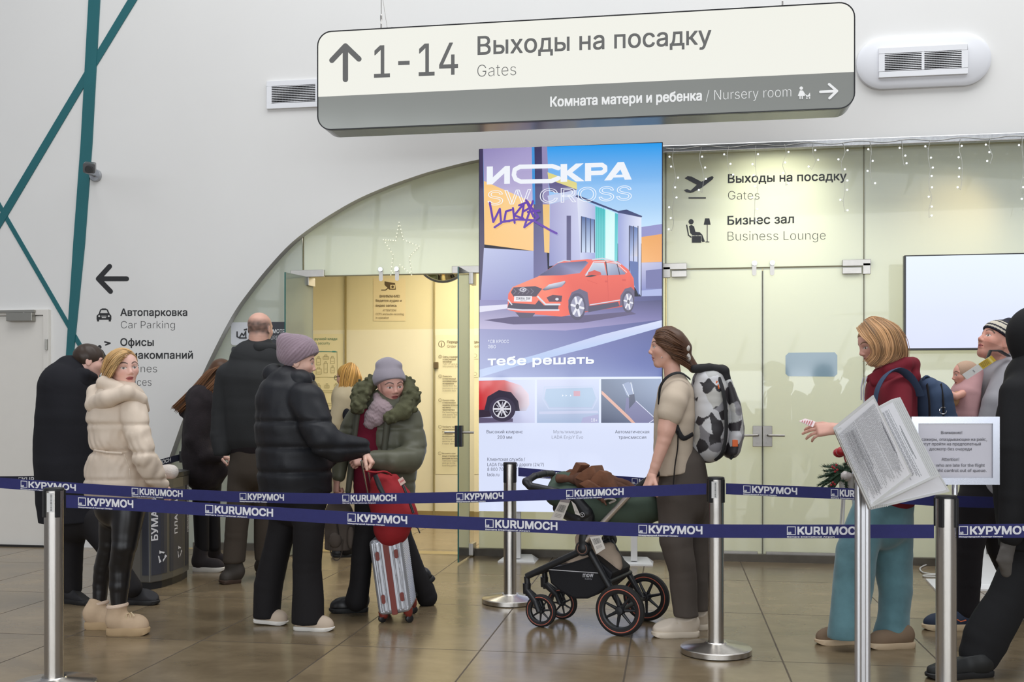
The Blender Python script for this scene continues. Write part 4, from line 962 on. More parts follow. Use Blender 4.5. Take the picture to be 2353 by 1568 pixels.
# near belt between the left and the right post, and its continuation
Yl = lambda x: 1/((1/4.66)+(x-124)/(2174-124)*(1/4.32-1/4.66))
pb = [(152, 1138), (330, 1147), (500, 1158), (650, 1167), (800, 1176), (1000, 1185), (1180, 1192), (1380, 1200), (1600, 1205), (1800, 1206), (2000, 1206), (2146, 1206)]
belt([(x, y, Yl(x)) for x, y in pb], 'nearest navy belt, stretched between the left and the right post', [('r', 180, 307), ('e', 472, 628), ('r', 799, 936), ('e', 1115, 1281), ('r', 1467, 1614), ('e', 1808, 1985)])
belt([(2202, 1205.5, 4.32), (2280, 1205, 4.3), (2420, 1204, 4.28), (2560, 1203, 4.26)], 'short navy belt leaving the right post past the dark coat', [('r', 2203, 2366)])
# second belt to the middle post
pb = [(-180, 1082, 5.62), (0, 1098, 5.6), (150, 1108.5, 5.58), (300, 1118, 5.56), (550, 1130, 5.52), (786, 1134, 5.48), (1050, 1131, 5.45), (1300, 1123.5, 5.4), (1480, 1117, 5.38), (1623, 1111.3, 5.36)]
belt(pb, 'second navy belt, running from the left edge to the post with the round base', [('r', 48, 175), ('e', 303, 420), ('r', 551, 653), ('e', 787, 911), ('r', 1049, 1157), ('e', 1301, 1433)])
pb = [(1668, 1111, 5.36), (1800, 1116.5, 5.27), (1966, 1123.5, 5.18), (2098, 1134, 5.2), (2200, 1140, 5.25), (2330, 1143, 5.32), (2440, 1144, 5.38)]
belt(pb, 'navy belt in front of the teal trousers, running right from the round-based post', [('r', 1708, 1832), ('e', 1909, 2026), ('e', 2090, 2140)][:2])
pb = [(1191, 1074.5, 6.73), (1330, 1087, 6.62), (1479, 1098.5, 6.52), (1610, 1108, 6.45)]
belt(pb, 'navy belt behind the pram, in front of the lit advert', [('r', 1243, 1345), ('e', 1452, 1590)])
pb = [(-120, 1090, 6.3), (0, 1095, 6.9), (160, 1090, 7.7), (300, 1073, 8.6), (418, 1043, 9.22)]
belt(pb, 'dark belt behind the man and woman at the left, rising to the arch', [('e', 42, 130), ('e', 330, 392), ('r', 411, 418)][:2], material=belt_d)
c = P(424, 1050, 9.2); t = thing('belt_wall_clip', c, 'small black belt clip fixed beside the foot of the glass arch', 'clip')
MB().box(c, (.06, .09, .1)).build('clip_body', DKPLAS, t, bevel=.006)
MB().box(c+Vector((0, (YW+.08-c.y)/2, 0)), (.03, abs(YW+.08-c.y), .03)).build('clip_arm', DKPLAS, t)
# framed notice on top of the right post
Z0 = A2.z+.9; t = thing('framed_notice', (A2.x, A2.y, Z0), 'silver framed notice for late passengers on top of the right queue post', 'notice')
Yn = 4.33; nA, nB = P(2093, 958, Yn), P(2295, 1114, Yn); xw = (nB-nA).dot(CAMX); hh = nA.z-nB.z; cN = (nA+nB)/2
fr = .028; b = MB()
prof = lambda s: s
for dx, dz, w, h in ((0, hh/2-fr/2, xw, fr), (0, -hh/2+fr/2, xw, fr), (-xw/2+fr/2, 0, fr, hh-2*fr), (xw/2-fr/2, 0, fr, hh-2*fr)):
    b.box(cN+CAMX*dx+UP*dz, (w, .018, h), CAMX, CAMF)
b.build('frame', mat('silver_frame', (188, 190, 198), .2, 1.0), t, bevel=.005)
MB().box(cN+CAMF*.002, (xw-2*fr, .004, hh-2*fr), CAMX, CAMF).build('paper', mat('white_paper', (214, 212, 222), .25, coat=.6), t)
b = MB().tube([cN-UP*hh/2+CAMX*0+CAMF*.0, Vector((cN.x, cN.y, Z0+.004))], .012, 12); b.build('stem', CHROME, t, smooth=True)
mN = lambda px, py: P(px, py, Yn)-CAMF*.003
for s_, x0, y0, x1, cp in (('Внимание!', 2162, 998, 2210, 7), ('Пассажиры, опаздывающие на рейс,', 2100, 1013.5, 2267, 7), ('могут пройти на предполетный', 2112, 1024, 2253, 7), ('досмотр без очереди', 2135, 1035.5, 2232, 7), ('Attention!', 2163, 1059.5, 2203, 7.2), ('Passengers who are late for the flight', 2096, 1073, 2262, 7), ('can pass flight control out of queue.', 2098, 1085, 2266, 7)):
    Flat(mN, -CAMF, .0006).text(s_, x0, y0, x1, cp, (70, 70, 78), 0).build('notice_line', PRINT, t)
# flip-panel document stand
Yd = 4.12; pd = P(1982, HY, Yd); pd.z = 0
t = thing('document_stand', pd, 'aluminium stand holding a fan of framed printed document sleeves', 'stand')
alu = mat('anodised_aluminium', (206, 206, 208), .3, .85)
zt = P(1982, 1010, Yd).z; b = MB()
for dx in (-.0165, .0165): b.tube([pd+CAMX*dx+UP*.02, pd+CAMX*dx+UP*zt], .0145, 12)
b.box(pd+UP*(zt/2+.01), (.03, .02, zt-.04), CAMX, CAMF); b.build('post', alu, t, smooth=True)
b = MB().lathe([(0, 0), (.2, 0), (.2, .008), (.0, .014)], pd, 40, None, False); b.build('stand_base', alu, t, smooth=True)
sl_m = mat('sleeve_grey_plastic', (222, 223, 222), .35); pap = mat('printed_sheet', (242, 242, 246), .35)
def sleeve(q, Y, lines, seed, tint=0):
    """q: corners in photo pixels TL, TR, BR, BL with depth Y per corner"""
    A, B_, C_, D = [P(x, y, yy) for (x, y), yy in zip(q, Y)]
    nn = (B_-A).cross(D-A).normalized(); nn = -nn if nn.dot(CAMF) > 0 else nn
    mm = lambda u, v: (A*(1-u)+B_*u)*(1-v)+(D*(1-u)+C_*u)*v
    e = .028; f = e*.75; b = MB(); th = nn*.006
    for (u0, v0, u1, v1) in ((0, 0, 1, f), (0, 1-f, 1, 1), (0, f, e, 1-f), (1-e, f, 1, 1-f)):
        b.prism([mm(u0, v0), mm(u1, v0), mm(u1, v1), mm(u0, v1)], th, center=True)
    s = b.build('sleeve_frame', sl_m, t, bevel=.0012)
    MB().prism([mm(e, f), mm(1-e, f), mm(1-e, 1-f), mm(e, 1-f)], nn*.002, center=True).build('sheet', pap, s)
    if lines:
        r = random.Random(seed); F = Flat(mm, nn, .0016); v = .13 if seed < 5 else .06
        F.rect(.3, .085, .72, .093, (120, 120, 128)); F.rect(.36, .1, .66, .107, (120, 120, 128))
        while v < .93:
            if r.random() < .09: v += .012
            g = r.choice((126, 142, 154)); u1 = r.uniform(.8, .93) if r.random() < .8 else r.uniform(.4, .7)
            u = .08
            while u < u1-.02: w = min(r.uniform(.02, .07), u1-u); F.rect(u, v, u+w, v+.0055, (g, g, g+6)); u += w+.007
            v += .0165
        F.build('sheet_print', PRINT, s)
    return s
back = [(2068, 912), (2160, 1096), (2008, 1168), (1916, 984)]
sleeve([(2070, 940), (2182, 1130), (2000, 1172), (1926, 1000)], (4.16, 4.2, 4.14, 4.1), 0, 1)
for k in range(5):
    d = k*4.2
    sleeve([(2068-d, 913+d*.25), (2158-d*.9, 1094+d*.35), (2007-d*.35, 1166), (1924-d*.3, 993-d*.3)], (4.1-k*.012, 4.12-k*.012, 4.1-k*.012, 4.08-k*.012), k == 4, 3, 0)
sleeve([(2007, 908), (2096, 1092), (1997, 1168), (1914, 984)], (3.98, 4.0, 4.06, 4.04), 1, 11)
b = MB()
for k in range(9):
    p = P(1999+k*5, 1164-k*.6, 4.06+k*.006); b.tube([p, p-UP*.01], .0022, 6)
b.build('sleeve_pivots', sl_m, t)
b = MB().tube([P(1919, 990, 4.1), P(1999, 1170, 4.1)], .006, 8); b.tube([P(1982, 1100, 4.12), P(1962, 1085, 4.09)], .009, 8); b.build('sleeve_holder', alu, t)
# recycling bin with a curved front
L0, L1 = Fl(345, 1356), Fl(434, 1326)
t = thing('recycling_bin', (L0+L1)/2, 'grey three-compartment recycling bin with a curved front behind the cream jacket', 'bin')
binm = mat('bin_grey_steel', (112, 110, 104), .4, .5, .05, 5); lab = mat('bin_label', (60, 62, 72), .4, noise=.03)
zb = .755
cb = [Fl(300, 1347), Fl(322, 1356), Fl(345, 1357), Fl(372, 1352), Fl(398, 1344), Fl(420, 1335), Fl(434, 1325)]
bk = [p+Vector((-.17, .13, 0)) for p in (cb[-1], cb[0])]
lo = [Vector((p.x, p.y, .05)) for p in cb+bk]
MB().prism(lo, (0, 0, zb-.05)).build('bin_body', binm, t, bevel=.006)
kick = [p+(sum(lo, Vector())/len(lo)-p)*.06 for p in lo]; MB().prism([Vector((p.x, p.y, 0)) for p in kick], (0, 0, .05)).build('kick_plate', DKPLAS, t)
lid = [p-(sum(lo, Vector())/len(lo)-p)*.03 for p in lo]; MB().prism([Vector((p.x, p.y, zb)) for p in lid], (0, 0, .035)).build('bin_lid', mat('bin_lid_grey', (70, 70, 68), .4, .3), t, bevel=.005)
ctr = sum(lo, Vector())/len(lo); MB().box(Vector((ctr.x, ctr.y, zb+.037)), (.3, .2, .004)).build('bin_opening', DKPLAS, t)
def curve_at(px):
    qs = [300, 322, 345, 372, 398, 420, 434]
    for i in range(len(qs)-1):
        if px <= qs[i+1] or i == len(qs)-2:
            u = (px-qs[i])/(qs[i+1]-qs[i]); return cb[i]*(1-u)+cb[i+1]*u, (cb[i+1]-cb[i]).cross(UP).normalized()
for x0, x1, word, wx, wz in ((327, 383, 'БУМАГА', 354, .34), (390, 421, 'ПЛАСТИК', 403, .36), (425, 432, 'НЕСОРТИРУЕМЫЕ', 430, .34)):
    b = MB(); n = 8
    fr_ = [curve_at(x0+(x1-x0)*k/n) for k in range(n+1)]
    vs = []
    for p, q in fr_: vs += [Vector((p.x, p.y, .1))+q*.003, Vector((p.x, p.y, zb-.07))+q*.003, Vector((p.x, p.y, zb-.07))-q*.004, Vector((p.x, p.y, .1))-q*.004]
    b.add(vs, [(4*i+j, 4*i+(j+1) % 4, 4*i+4+(j+1) % 4, 4*i+4+j) for i in range(n) for j in range(4)]+[(0, 1, 2, 3), (4*n+3, 4*n+2, 4*n+1, 4*n)])
    pl = b.build('bin_label_panel', lab, t)
    p, q = curve_at(wx); q2, _ = curve_at(wx+1); u = (q2-p).normalized(); sz = .055 if x1 < 400 else .047 if x1 < 424 else .028
    def mp_(a, v): return p+q*.0042+u*a+UP*v
    F = Flat(mp_, q, .0005); F.text(word, sz/2, wz, sz/2, sz, (222, 222, 222), .04, None, wz+.075*len(word), vert=True) if False else None
    gv, gf = glyphs(word, 0); lo_, hi_ = min(k[0] for k in gv), max(k[0] for k in gv); sc = sz/CAPH; bb = MB()
    for j, (ex, ey) in enumerate(((-.0018, -.0018), (.0018, .0018), (-.0018, .0018), (.0018, -.0018))):
        bb.add([p+q*(.0045+k[2]+j*.0002)+u*(sz/2-k[1]*sc+ey)+UP*(wz+(k[0]-lo_)*sc+ex) for k in gv], gf)
    bb.build('bin_word', PRW, pl)
    if x1 < 424:
        c0, q = curve_at(x1-12 if x1 < 400 else x1-10); u = (curve_at(x1-11)[0]-curve_at(x1-12)[0]).normalized(); bb = MB(); s_ = .035
        for k in range(3):
            a0 = math.radians(90+120*k)
            pts = [(math.cos(a0+math.radians(d_))*r_*s_, math.sin(a0+math.radians(d_))*r_*s_*1.15) for d_, r_ in ((-45, 1), (20, 1.05), (28, 1.3), (50, .85), (10, .6), (16, .75), (-40, .62))]
            P3_ = [c0+q*.005+u*x+UP*(.22+z) for x, z in pts]; bb.add(P3_, [tuple(range(7))])
        bb.build('recycling_symbol', PRW, pl)
# white bag lying on the bin lid
# potted winter arrangement on a slim white stand behind the documents
Yp = 6.2; c = P(1945, 1080, Yp)
t = thing('winter_arrangement', (c.x, c.y, 0), 'fir and red ribbon arrangement in a white pot behind the document stand', 'flower arrangement')
zpot = P(1945, 1118, Yp).z
MB().lathe([(0, 0), (.035, 0), (.04, .012), (.048, .11), (.043, .11), (.038, .02), (0, .02)], Vector((c.x, c.y, zpot-.03)), 24, None, False).build('pot', wm, t, smooth=True)
for k in range(3):
    a = k*2.1; q = Vector((math.cos(a), math.sin(a), 0)); o_ = Vector((c.x, c.y, 0)); MB().tube([o_+q*.12, o_+q*.03+UP*(zpot-.03)], .006, 8).build('pot_stand_leg', wm, t)
rn = random.Random(4); b = MB()
for k in range(30):
    a = rn.uniform(0, 6.28); e = rn.uniform(-.5, .8); d = Vector((math.cos(a)*math.cos(e), math.sin(a)*math.cos(e), math.sin(e)))
    if k < 8: d = (-CAMX*rn.uniform(.7, 1)-UP*rn.uniform(.1, .5)-CAMF*rn.uniform(0, .4)).normalized()
    o_ = Vector((c.x, c.y, zpot+.09)); L_ = rn.uniform(.1, .16); sag = Vector((0, 0, -.05)); q = [o_+d*L_*u+sag*u*u for u in (0, .5, 1)]
    b.tube(q, [.006, .011, .005], 6)
    for j in range(90):
        u = rn.uniform(.1, 1.05); pp = o_+d*L_*u+sag*u*u; nd = Vector((rn.gauss(0, 1), rn.gauss(0, 1), rn.gauss(0, 1))).normalized(); nd = (nd+d*.9).normalized(); w = nd.cross(d).normalized()*.0026
        b.add([pp-w, pp+w, pp+nd*.026], [(0, 1, 2)])
b.build('fir_branches', mat('fir_green', (50, 76, 54), .6, noise=.2, nscale=30), t)
red = mat('red_satin', (176, 24, 34), .35, sheen=.3); b = MB()
for k in range(5):
    a = k*1.25; d = CAMX*math.cos(a)*.05+CAMF*math.sin(a)*.05; o_ = Vector((c.x, c.y, zpot+.2))-CAMX*.01-CAMF*.05; b.sphere(o_+d+UP*.01*(k % 2), .036, 12, (1, .7, .8))
q = P(1932, 1030, Yp)-CAMF*.04; b.tube([q, q+CAMX*.01-UP*.06, q+CAMX*.035-UP*.13], [.008, .016, .016], 8, flat=.3); b.build('red_bow', red, t, smooth=True)
b = MB()
for px, py in ((1916, 1068), (1911, 1075), (1918, 1079), (1913, 1083), (1907, 1072), (1904, 1114), (1908, 1108), (1912, 1112)): b.sphere(P(px, py, Yp)-CAMF*.05, .0075, 8)
b.build('berries', red, t, smooth=True)
MB().sphere(P(1932, 1092, Yp)-CAMF*.1, .032, 16).build('bauble', mat('white_bauble', (206, 200, 196), .2), t, smooth=True)
# white cable and stand feet on the floor at the right
cab = mat('white_cable', (214, 212, 206), .4)
pts = [Fl(2160, 1300), Fl(2145, 1298), Fl(2128, 1301), Fl(2114, 1309), Fl(2120, 1318), Fl(2140, 1322), Fl(2160, 1322), Fl(2150, 1324), Fl(2124, 1325), Fl(2130, 1328), Fl(2200, 1328)]
t = tag(MB().tube([p+UP*.008 for p in pts], .006, 8).build('power_cable', cab, smooth=True), 'white cable looped on the floor beside the right queue post', 'cable')
c = Fl(2290, 1336); t = thing('information_kiosk', c, 'white floor-standing kiosk partly hidden behind the man with the baby', 'kiosk')
b = MB(); f0 = Fl(2126, 1330); b.prism([Fl(2127, 1334), Fl(2150, 1359), Fl(2330, 1359), Fl(2330, 1334)], (0, 0, .012)); b.build('floor_plate', wm, t)
k0 = Fl(2262, 1350); b = MB().box(Vector((k0.x+.16, k0.y+.1, .45)), (.46, .08, .9)); b.build('kiosk_body', wm, t, bevel=.01)
MB().box(Vector((k0.x+.18, k0.y+.055, .5)), (.3, .012, .55)).build('kiosk_panel', mat('kiosk_grey', (120, 120, 118), .3), t)
# ================================================================ sculpting: distance fields turned into smooth meshes
def wob(X, Y, Z, f, seed):
    r = random.Random(seed); o = 0
    for k in range(5):
        a = [r.gauss(0, 1) for _ in range(3)]; n = math.sqrt(sum(q*q for q in a)); a = [q/n*f*r.uniform(.7, 1.5) for q in a]
        ph = r.uniform(0, 6.28); b = [r.gauss(0, .5)*f for _ in range(3)]
        o = o+np.sin(a[0]*X+a[1]*Y+a[2]*Z+ph+1.1*np.sin(b[0]*X+b[1]*Y+b[2]*Z+ph*2))
    return o/5
def nets(d, org, res):
    s = d < 0
    nx, ny, nz = d.shape
    c = [(i, j, k) for i in (0, 1) for j in (0, 1) for k in (0, 1)]
    sl = lambda i, j, k: (slice(i, nx-1+i), slice(j, ny-1+j), slice(k, nz-1+k))
    cnt = sum(s[sl(*q)].astype(np.int8) for q in c); act = (cnt > 0) & (cnt < 8)
    idx = np.argwhere(act); n = len(idx)
    val = np.stack([d[idx[:, 0]+i, idx[:, 1]+j, idx[:, 2]+k] for i, j, k in c], 1)
    pos = np.zeros((n, 3)); w = np.zeros(n)
    for a in range(8):
        for b in range(a+1, 8):
            df = np.abs(np.array(c[a])-np.array(c[b]))
            if df.sum() != 1: continue
            va, vb = val[:, a], val[:, b]; m = (va < 0) != (vb < 0)
            t = np.where(m, va/np.where(m, va-vb, 1), 0)
            p = np.array(c[a])[None]*(1-t)[:, None]+np.array(c[b])[None]*t[:, None]
            pos[m] += p[m]; w[m] += 1
    V = (idx+pos/np.maximum(w, 1)[:, None])*res+org
    vid = np.full(act.shape, -1, np.int64); vid[act] = np.arange(n)
    Q = []
    for ax in range(3):
        sh = [slice(1, None)]*3; lo = [slice(1, -1)]*3; hi = [slice(1, -1)]*3
        lo[ax] = slice(0, -1); hi[ax] = slice(1, None)
        A, B = s[tuple(lo)], s[tuple(hi)]; e = np.argwhere(A != B)
        if not len(e): continue
        fl = A[tuple(e.T)]; base = e.copy(); o1, o2 = (ax+1) % 3, (ax+2) % 3
        base[:, o1] += 1; base[:, o2] += 1
        def g(u, v):
            q = base.copy(); q[:, o1] -= u; q[:, o2] -= v
            return vid[tuple(q.T)]
        q = np.stack([g(1, 1), g(0, 1), g(0, 0), g(1, 0)], 1); q[~fl] = q[~fl][:, ::-1]; Q.append(q)
    Q = np.concatenate(Q) if Q else np.zeros((0, 4), int)
    return V, Q[(Q >= 0).all(1)]
class Blob:
    """primitives are given in photo pixels (px, py, extra depth in metres); radii in pixels at the figure's own depth"""
    def __init__(s, Y=6.0, k=.03): s.Y = Y; s.s = Y/FPX; s.p = []; s.k = k; s.cuts = []; s.loc = []
    def J(s, q): return q if isinstance(q, Vector) else P(q[0], q[1], s.Y+(q[2] if len(q) > 2 else 0))
    def _add(s, fn, pts, r, op='+', k=None):
        A = np.array([list(p) for p in pts]); s.p.append((fn, A.min(0)-r, A.max(0)+r, op, s.k if k is None else k)); return s
    def c(s, a, b, ra, rb=None, op='+', k=None, quilt=None, m=False):
        a, b = s.J(a), s.J(b); u = 1 if m else s.s; ra = ra*u; rb = ra if rb is None else rb*u
        ba = b-a; L2 = max(ba.dot(ba), 1e-9); L = math.sqrt(L2)
        def fn(X, Y, Z):
            x, y, z = X-a.x, Y-a.y, Z-a.z
            t = np.clip((x*ba.x+y*ba.y+z*ba.z)/L2, 0, 1)
            r = ra+(rb-ra)*t
            if quilt: r = r+quilt[1]*(np.abs(np.sin(math.pi*(t*L/quilt[0]+(quilt[2] if len(quilt) > 2 else 0))))**.6-.6)
            return np.sqrt((x-ba.x*t)**2+(y-ba.y*t)**2+(z-ba.z*t)**2)-r
        return s._add(fn, (a, b), max(ra, rb)*1.15, op, k)
    def path(s, pts, rs, **kw):
        n0 = len(s.p)
        for i in range(len(pts)-1): s.c(pts[i], pts[i+1], rs[i], rs[i+1], **kw)
        return s._merge(n0)
    def _merge(s, n0):
        q = s.p[n0:]; s.p = s.p[:n0]
        if len(q) == 1: s.p += q; return s
        fs = [f[0] for f in q]
        def fn(X, Y, Z):
            d = fs[0](X, Y, Z)
            for f in fs[1:]:      # a narrow blend that rounds the joint without swelling it
                e = f(X, Y, Z); h = np.clip(.5+.5*(d-e)/.012, 0, 1); d = d*(1-h)+e*h-.004*h*(1-h)
            return d
        s.p.append((fn, np.min([f[1] for f in q], 0), np.max([f[2] for f in q], 0), q[0][3], q[0][4])); return s
    def ec(s, a, b, wa, da, wb, db, op='+', k=None, ang=0, quilt=None):
        a, b = s.J(a), s.J(b); u = s.s; wa, da, wb, db = wa*u, da*u, wb*u, db*u
        wd = CAMX*math.cos(math.radians(ang))+CAMF*math.sin(math.radians(ang)); ax = (b-a).normalized()
        wd = (wd-ax*wd.dot(ax)).normalized(); dd = ax.cross(wd); ba = b-a; L2 = max(ba.dot(ba), 1e-9); L = math.sqrt(L2)
        def fn(X, Y, Z):
            x, y, z = X-a.x, Y-a.y, Z-a.z
            t = np.clip((x*ba.x+y*ba.y+z*ba.z)/L2, 0, 1)
            x, y, z = x-ba.x*t, y-ba.y*t, z-ba.z*t
            q = quilt[1]*(np.abs(np.sin(math.pi*(t*L/quilt[0]+(quilt[2] if len(quilt) > 2 else 0))))**.6-.6) if quilt else 0
            rw, rd = wa+(wb-wa)*t+q, da+(db-da)*t+q; rm = np.minimum(rw, rd)
            p, v, h = x*wd.x+y*wd.y+z*wd.z, x*dd.x+y*dd.y+z*dd.z, x*ax.x+y*ax.y+z*ax.z
            k0 = np.sqrt((p/rw)**2+(v/rd)**2+(h/rm)**2); k1 = np.sqrt((p/rw**2)**2+(v/rd**2)**2+(h/rm**2)**2)
            return k0*(k0-1)/np.maximum(k1, 1e-6)
        return s._add(fn, (a, b), max(wa, wb, da, db)*1.1, op, k)
    def chain(s, rows, **kw):
        """rows of (px, py, depth, half width, half thickness)"""
        n0 = len(s.p)
        for p, q in zip(rows[:-1], rows[1:]): s.ec(p[:3], q[:3], p[3], p[4], q[3], q[4], **kw)
        return s._merge(n0)
    def el(s, c, rx, ry, rz, R=None, op='+', k=None, m=False):
        """ellipsoid; R = three axis vectors"""
        c = s.J(c); u = 1 if m else s.s; r = (rx*u, ry*u, rz*u); R = R or (CAMX, CAMF, UP); rm = min(r)
        def fn(X, Y, Z):
            x, y, z = X-c.x, Y-c.y, Z-c.z
            q = [(x*a.x+y*a.y+z*a.z) for a in R]
            k0 = np.sqrt(sum((i/j)**2 for i, j in zip(q, r))); k1 = np.sqrt(sum((i/j**2)**2 for i, j in zip(q, r)))
            return k0*(k0-1)/np.maximum(k1, 1e-6)
        return s._add(fn, (c,), max(r)*1.1, op, k)
    def cut(s, pt, n): s.cuts.append((s.J(pt), Vector(n).normalized())); return s
    def mesh(s, res=.009, wr=None, colour=None, relax=1, fn=None):
        lo = np.min([p[1] for p in s.p if p[3] == '+'], 0)-s.k-3*res; hi = np.max([p[2] for p in s.p if p[3] == '+'], 0)+s.k+3*res
        n = np.ceil((hi-lo)/res).astype(int)+1; ax = [lo[i]+np.arange(n[i])*res for i in range(3)]
        d = np.full(n, .5, np.float32)
        for f, a, b, op, k in s.p:
            m = k+3*res; i0 = np.maximum(np.floor((a-m-lo)/res).astype(int), 0); i1 = np.minimum(np.ceil((b+m-lo)/res).astype(int)+1, n)
            if (i1 <= i0).any(): continue
            sl = tuple(slice(i0[i], i1[i]) for i in range(3))
            v = f(ax[0][sl[0]][:, None, None], ax[1][sl[1]][None, :, None], ax[2][sl[2]][None, None, :])
            D = d[sl]
            if op == '+': h = np.clip(.5+.5*(D-v)/k, 0, 1); d[sl] = D*(1-h)+v*h-k*h*(1-h)
            else: h = np.clip(.5-.5*(D+v)/k, 0, 1); d[sl] = D*(1-h)-v*h+k*h*(1-h)
        if wr or fn:
            i = np.argwhere(np.abs(d) < .05); X, Y, Z = (ax[q][i[:, q]] for q in range(3)); dv = 0
            if wr:
                for amp, f, sd in (wr if hasattr(wr[0], '__len__') else [wr]): dv = dv+amp*wob(X, Y, Z*.6, f, sd)
            if fn: dv = dv+fn(X, Y, Z)
            d[tuple(i.T)] += dv
        for p, q in s.cuts:
            v = (ax[0][:, None, None]-p.x)*q.x+(ax[1][None, :, None]-p.y)*q.y+(ax[2][None, None, :]-p.z)*q.z
            d = np.maximum(d, v)
        V, Q = nets(d, lo, res)
        for _ in range(relax):
            acc = np.zeros_like(V); cn = np.zeros(len(V))
            for a, b in ((0, 1), (1, 2), (2, 3), (3, 0)):
                np.add.at(acc, Q[:, a], V[Q[:, b]]); np.add.at(cn, Q[:, a], 1)
            V = V*.5+.5*acc/np.maximum(cn, 1)[:, None]
        return V, Q, (colour(V) if colour else None)
    def build(s, name, material, parent, **kw):
        return mesh_np(name, [s.mesh(**kw)], material, parent)
def mesh_np(name, parts, material, parent=None):
    me = bpy.data.meshes.new(name); off = 0; VV = []; QQ = []; CC = []
    for V, Q, c in parts: VV.append(V); QQ.append(Q+off); off += len(V); CC.append(c)
    V = np.concatenate(VV); Q = np.concatenate(QQ); nq = len(Q)
    me.vertices.add(len(V)); me.vertices.foreach_set('co', V.astype(np.float32).ravel())
    me.loops.add(nq*4); me.loops.foreach_set('vertex_index', Q.astype(np.int32).ravel())
    me.polygons.add(nq); me.polygons.foreach_set('loop_start', np.arange(nq, dtype=np.int32)*4); me.polygons.foreach_set('loop_total', np.full(nq, 4, np.int32))
    me.update(calc_edges=True); me.polygons.foreach_set('use_smooth', np.ones(nq, bool))
    if CC[0] is not None:
        a = me.color_attributes.new('Col', 'FLOAT_COLOR', 'POINT'); col = np.concatenate([np.concatenate([c, np.ones((len(c), 1))], 1) for c in CC])
        a.data.foreach_set('color', col.astype(np.float32).ravel())
    me.materials.append(material); me.validate()
    return link(name, me, parent)
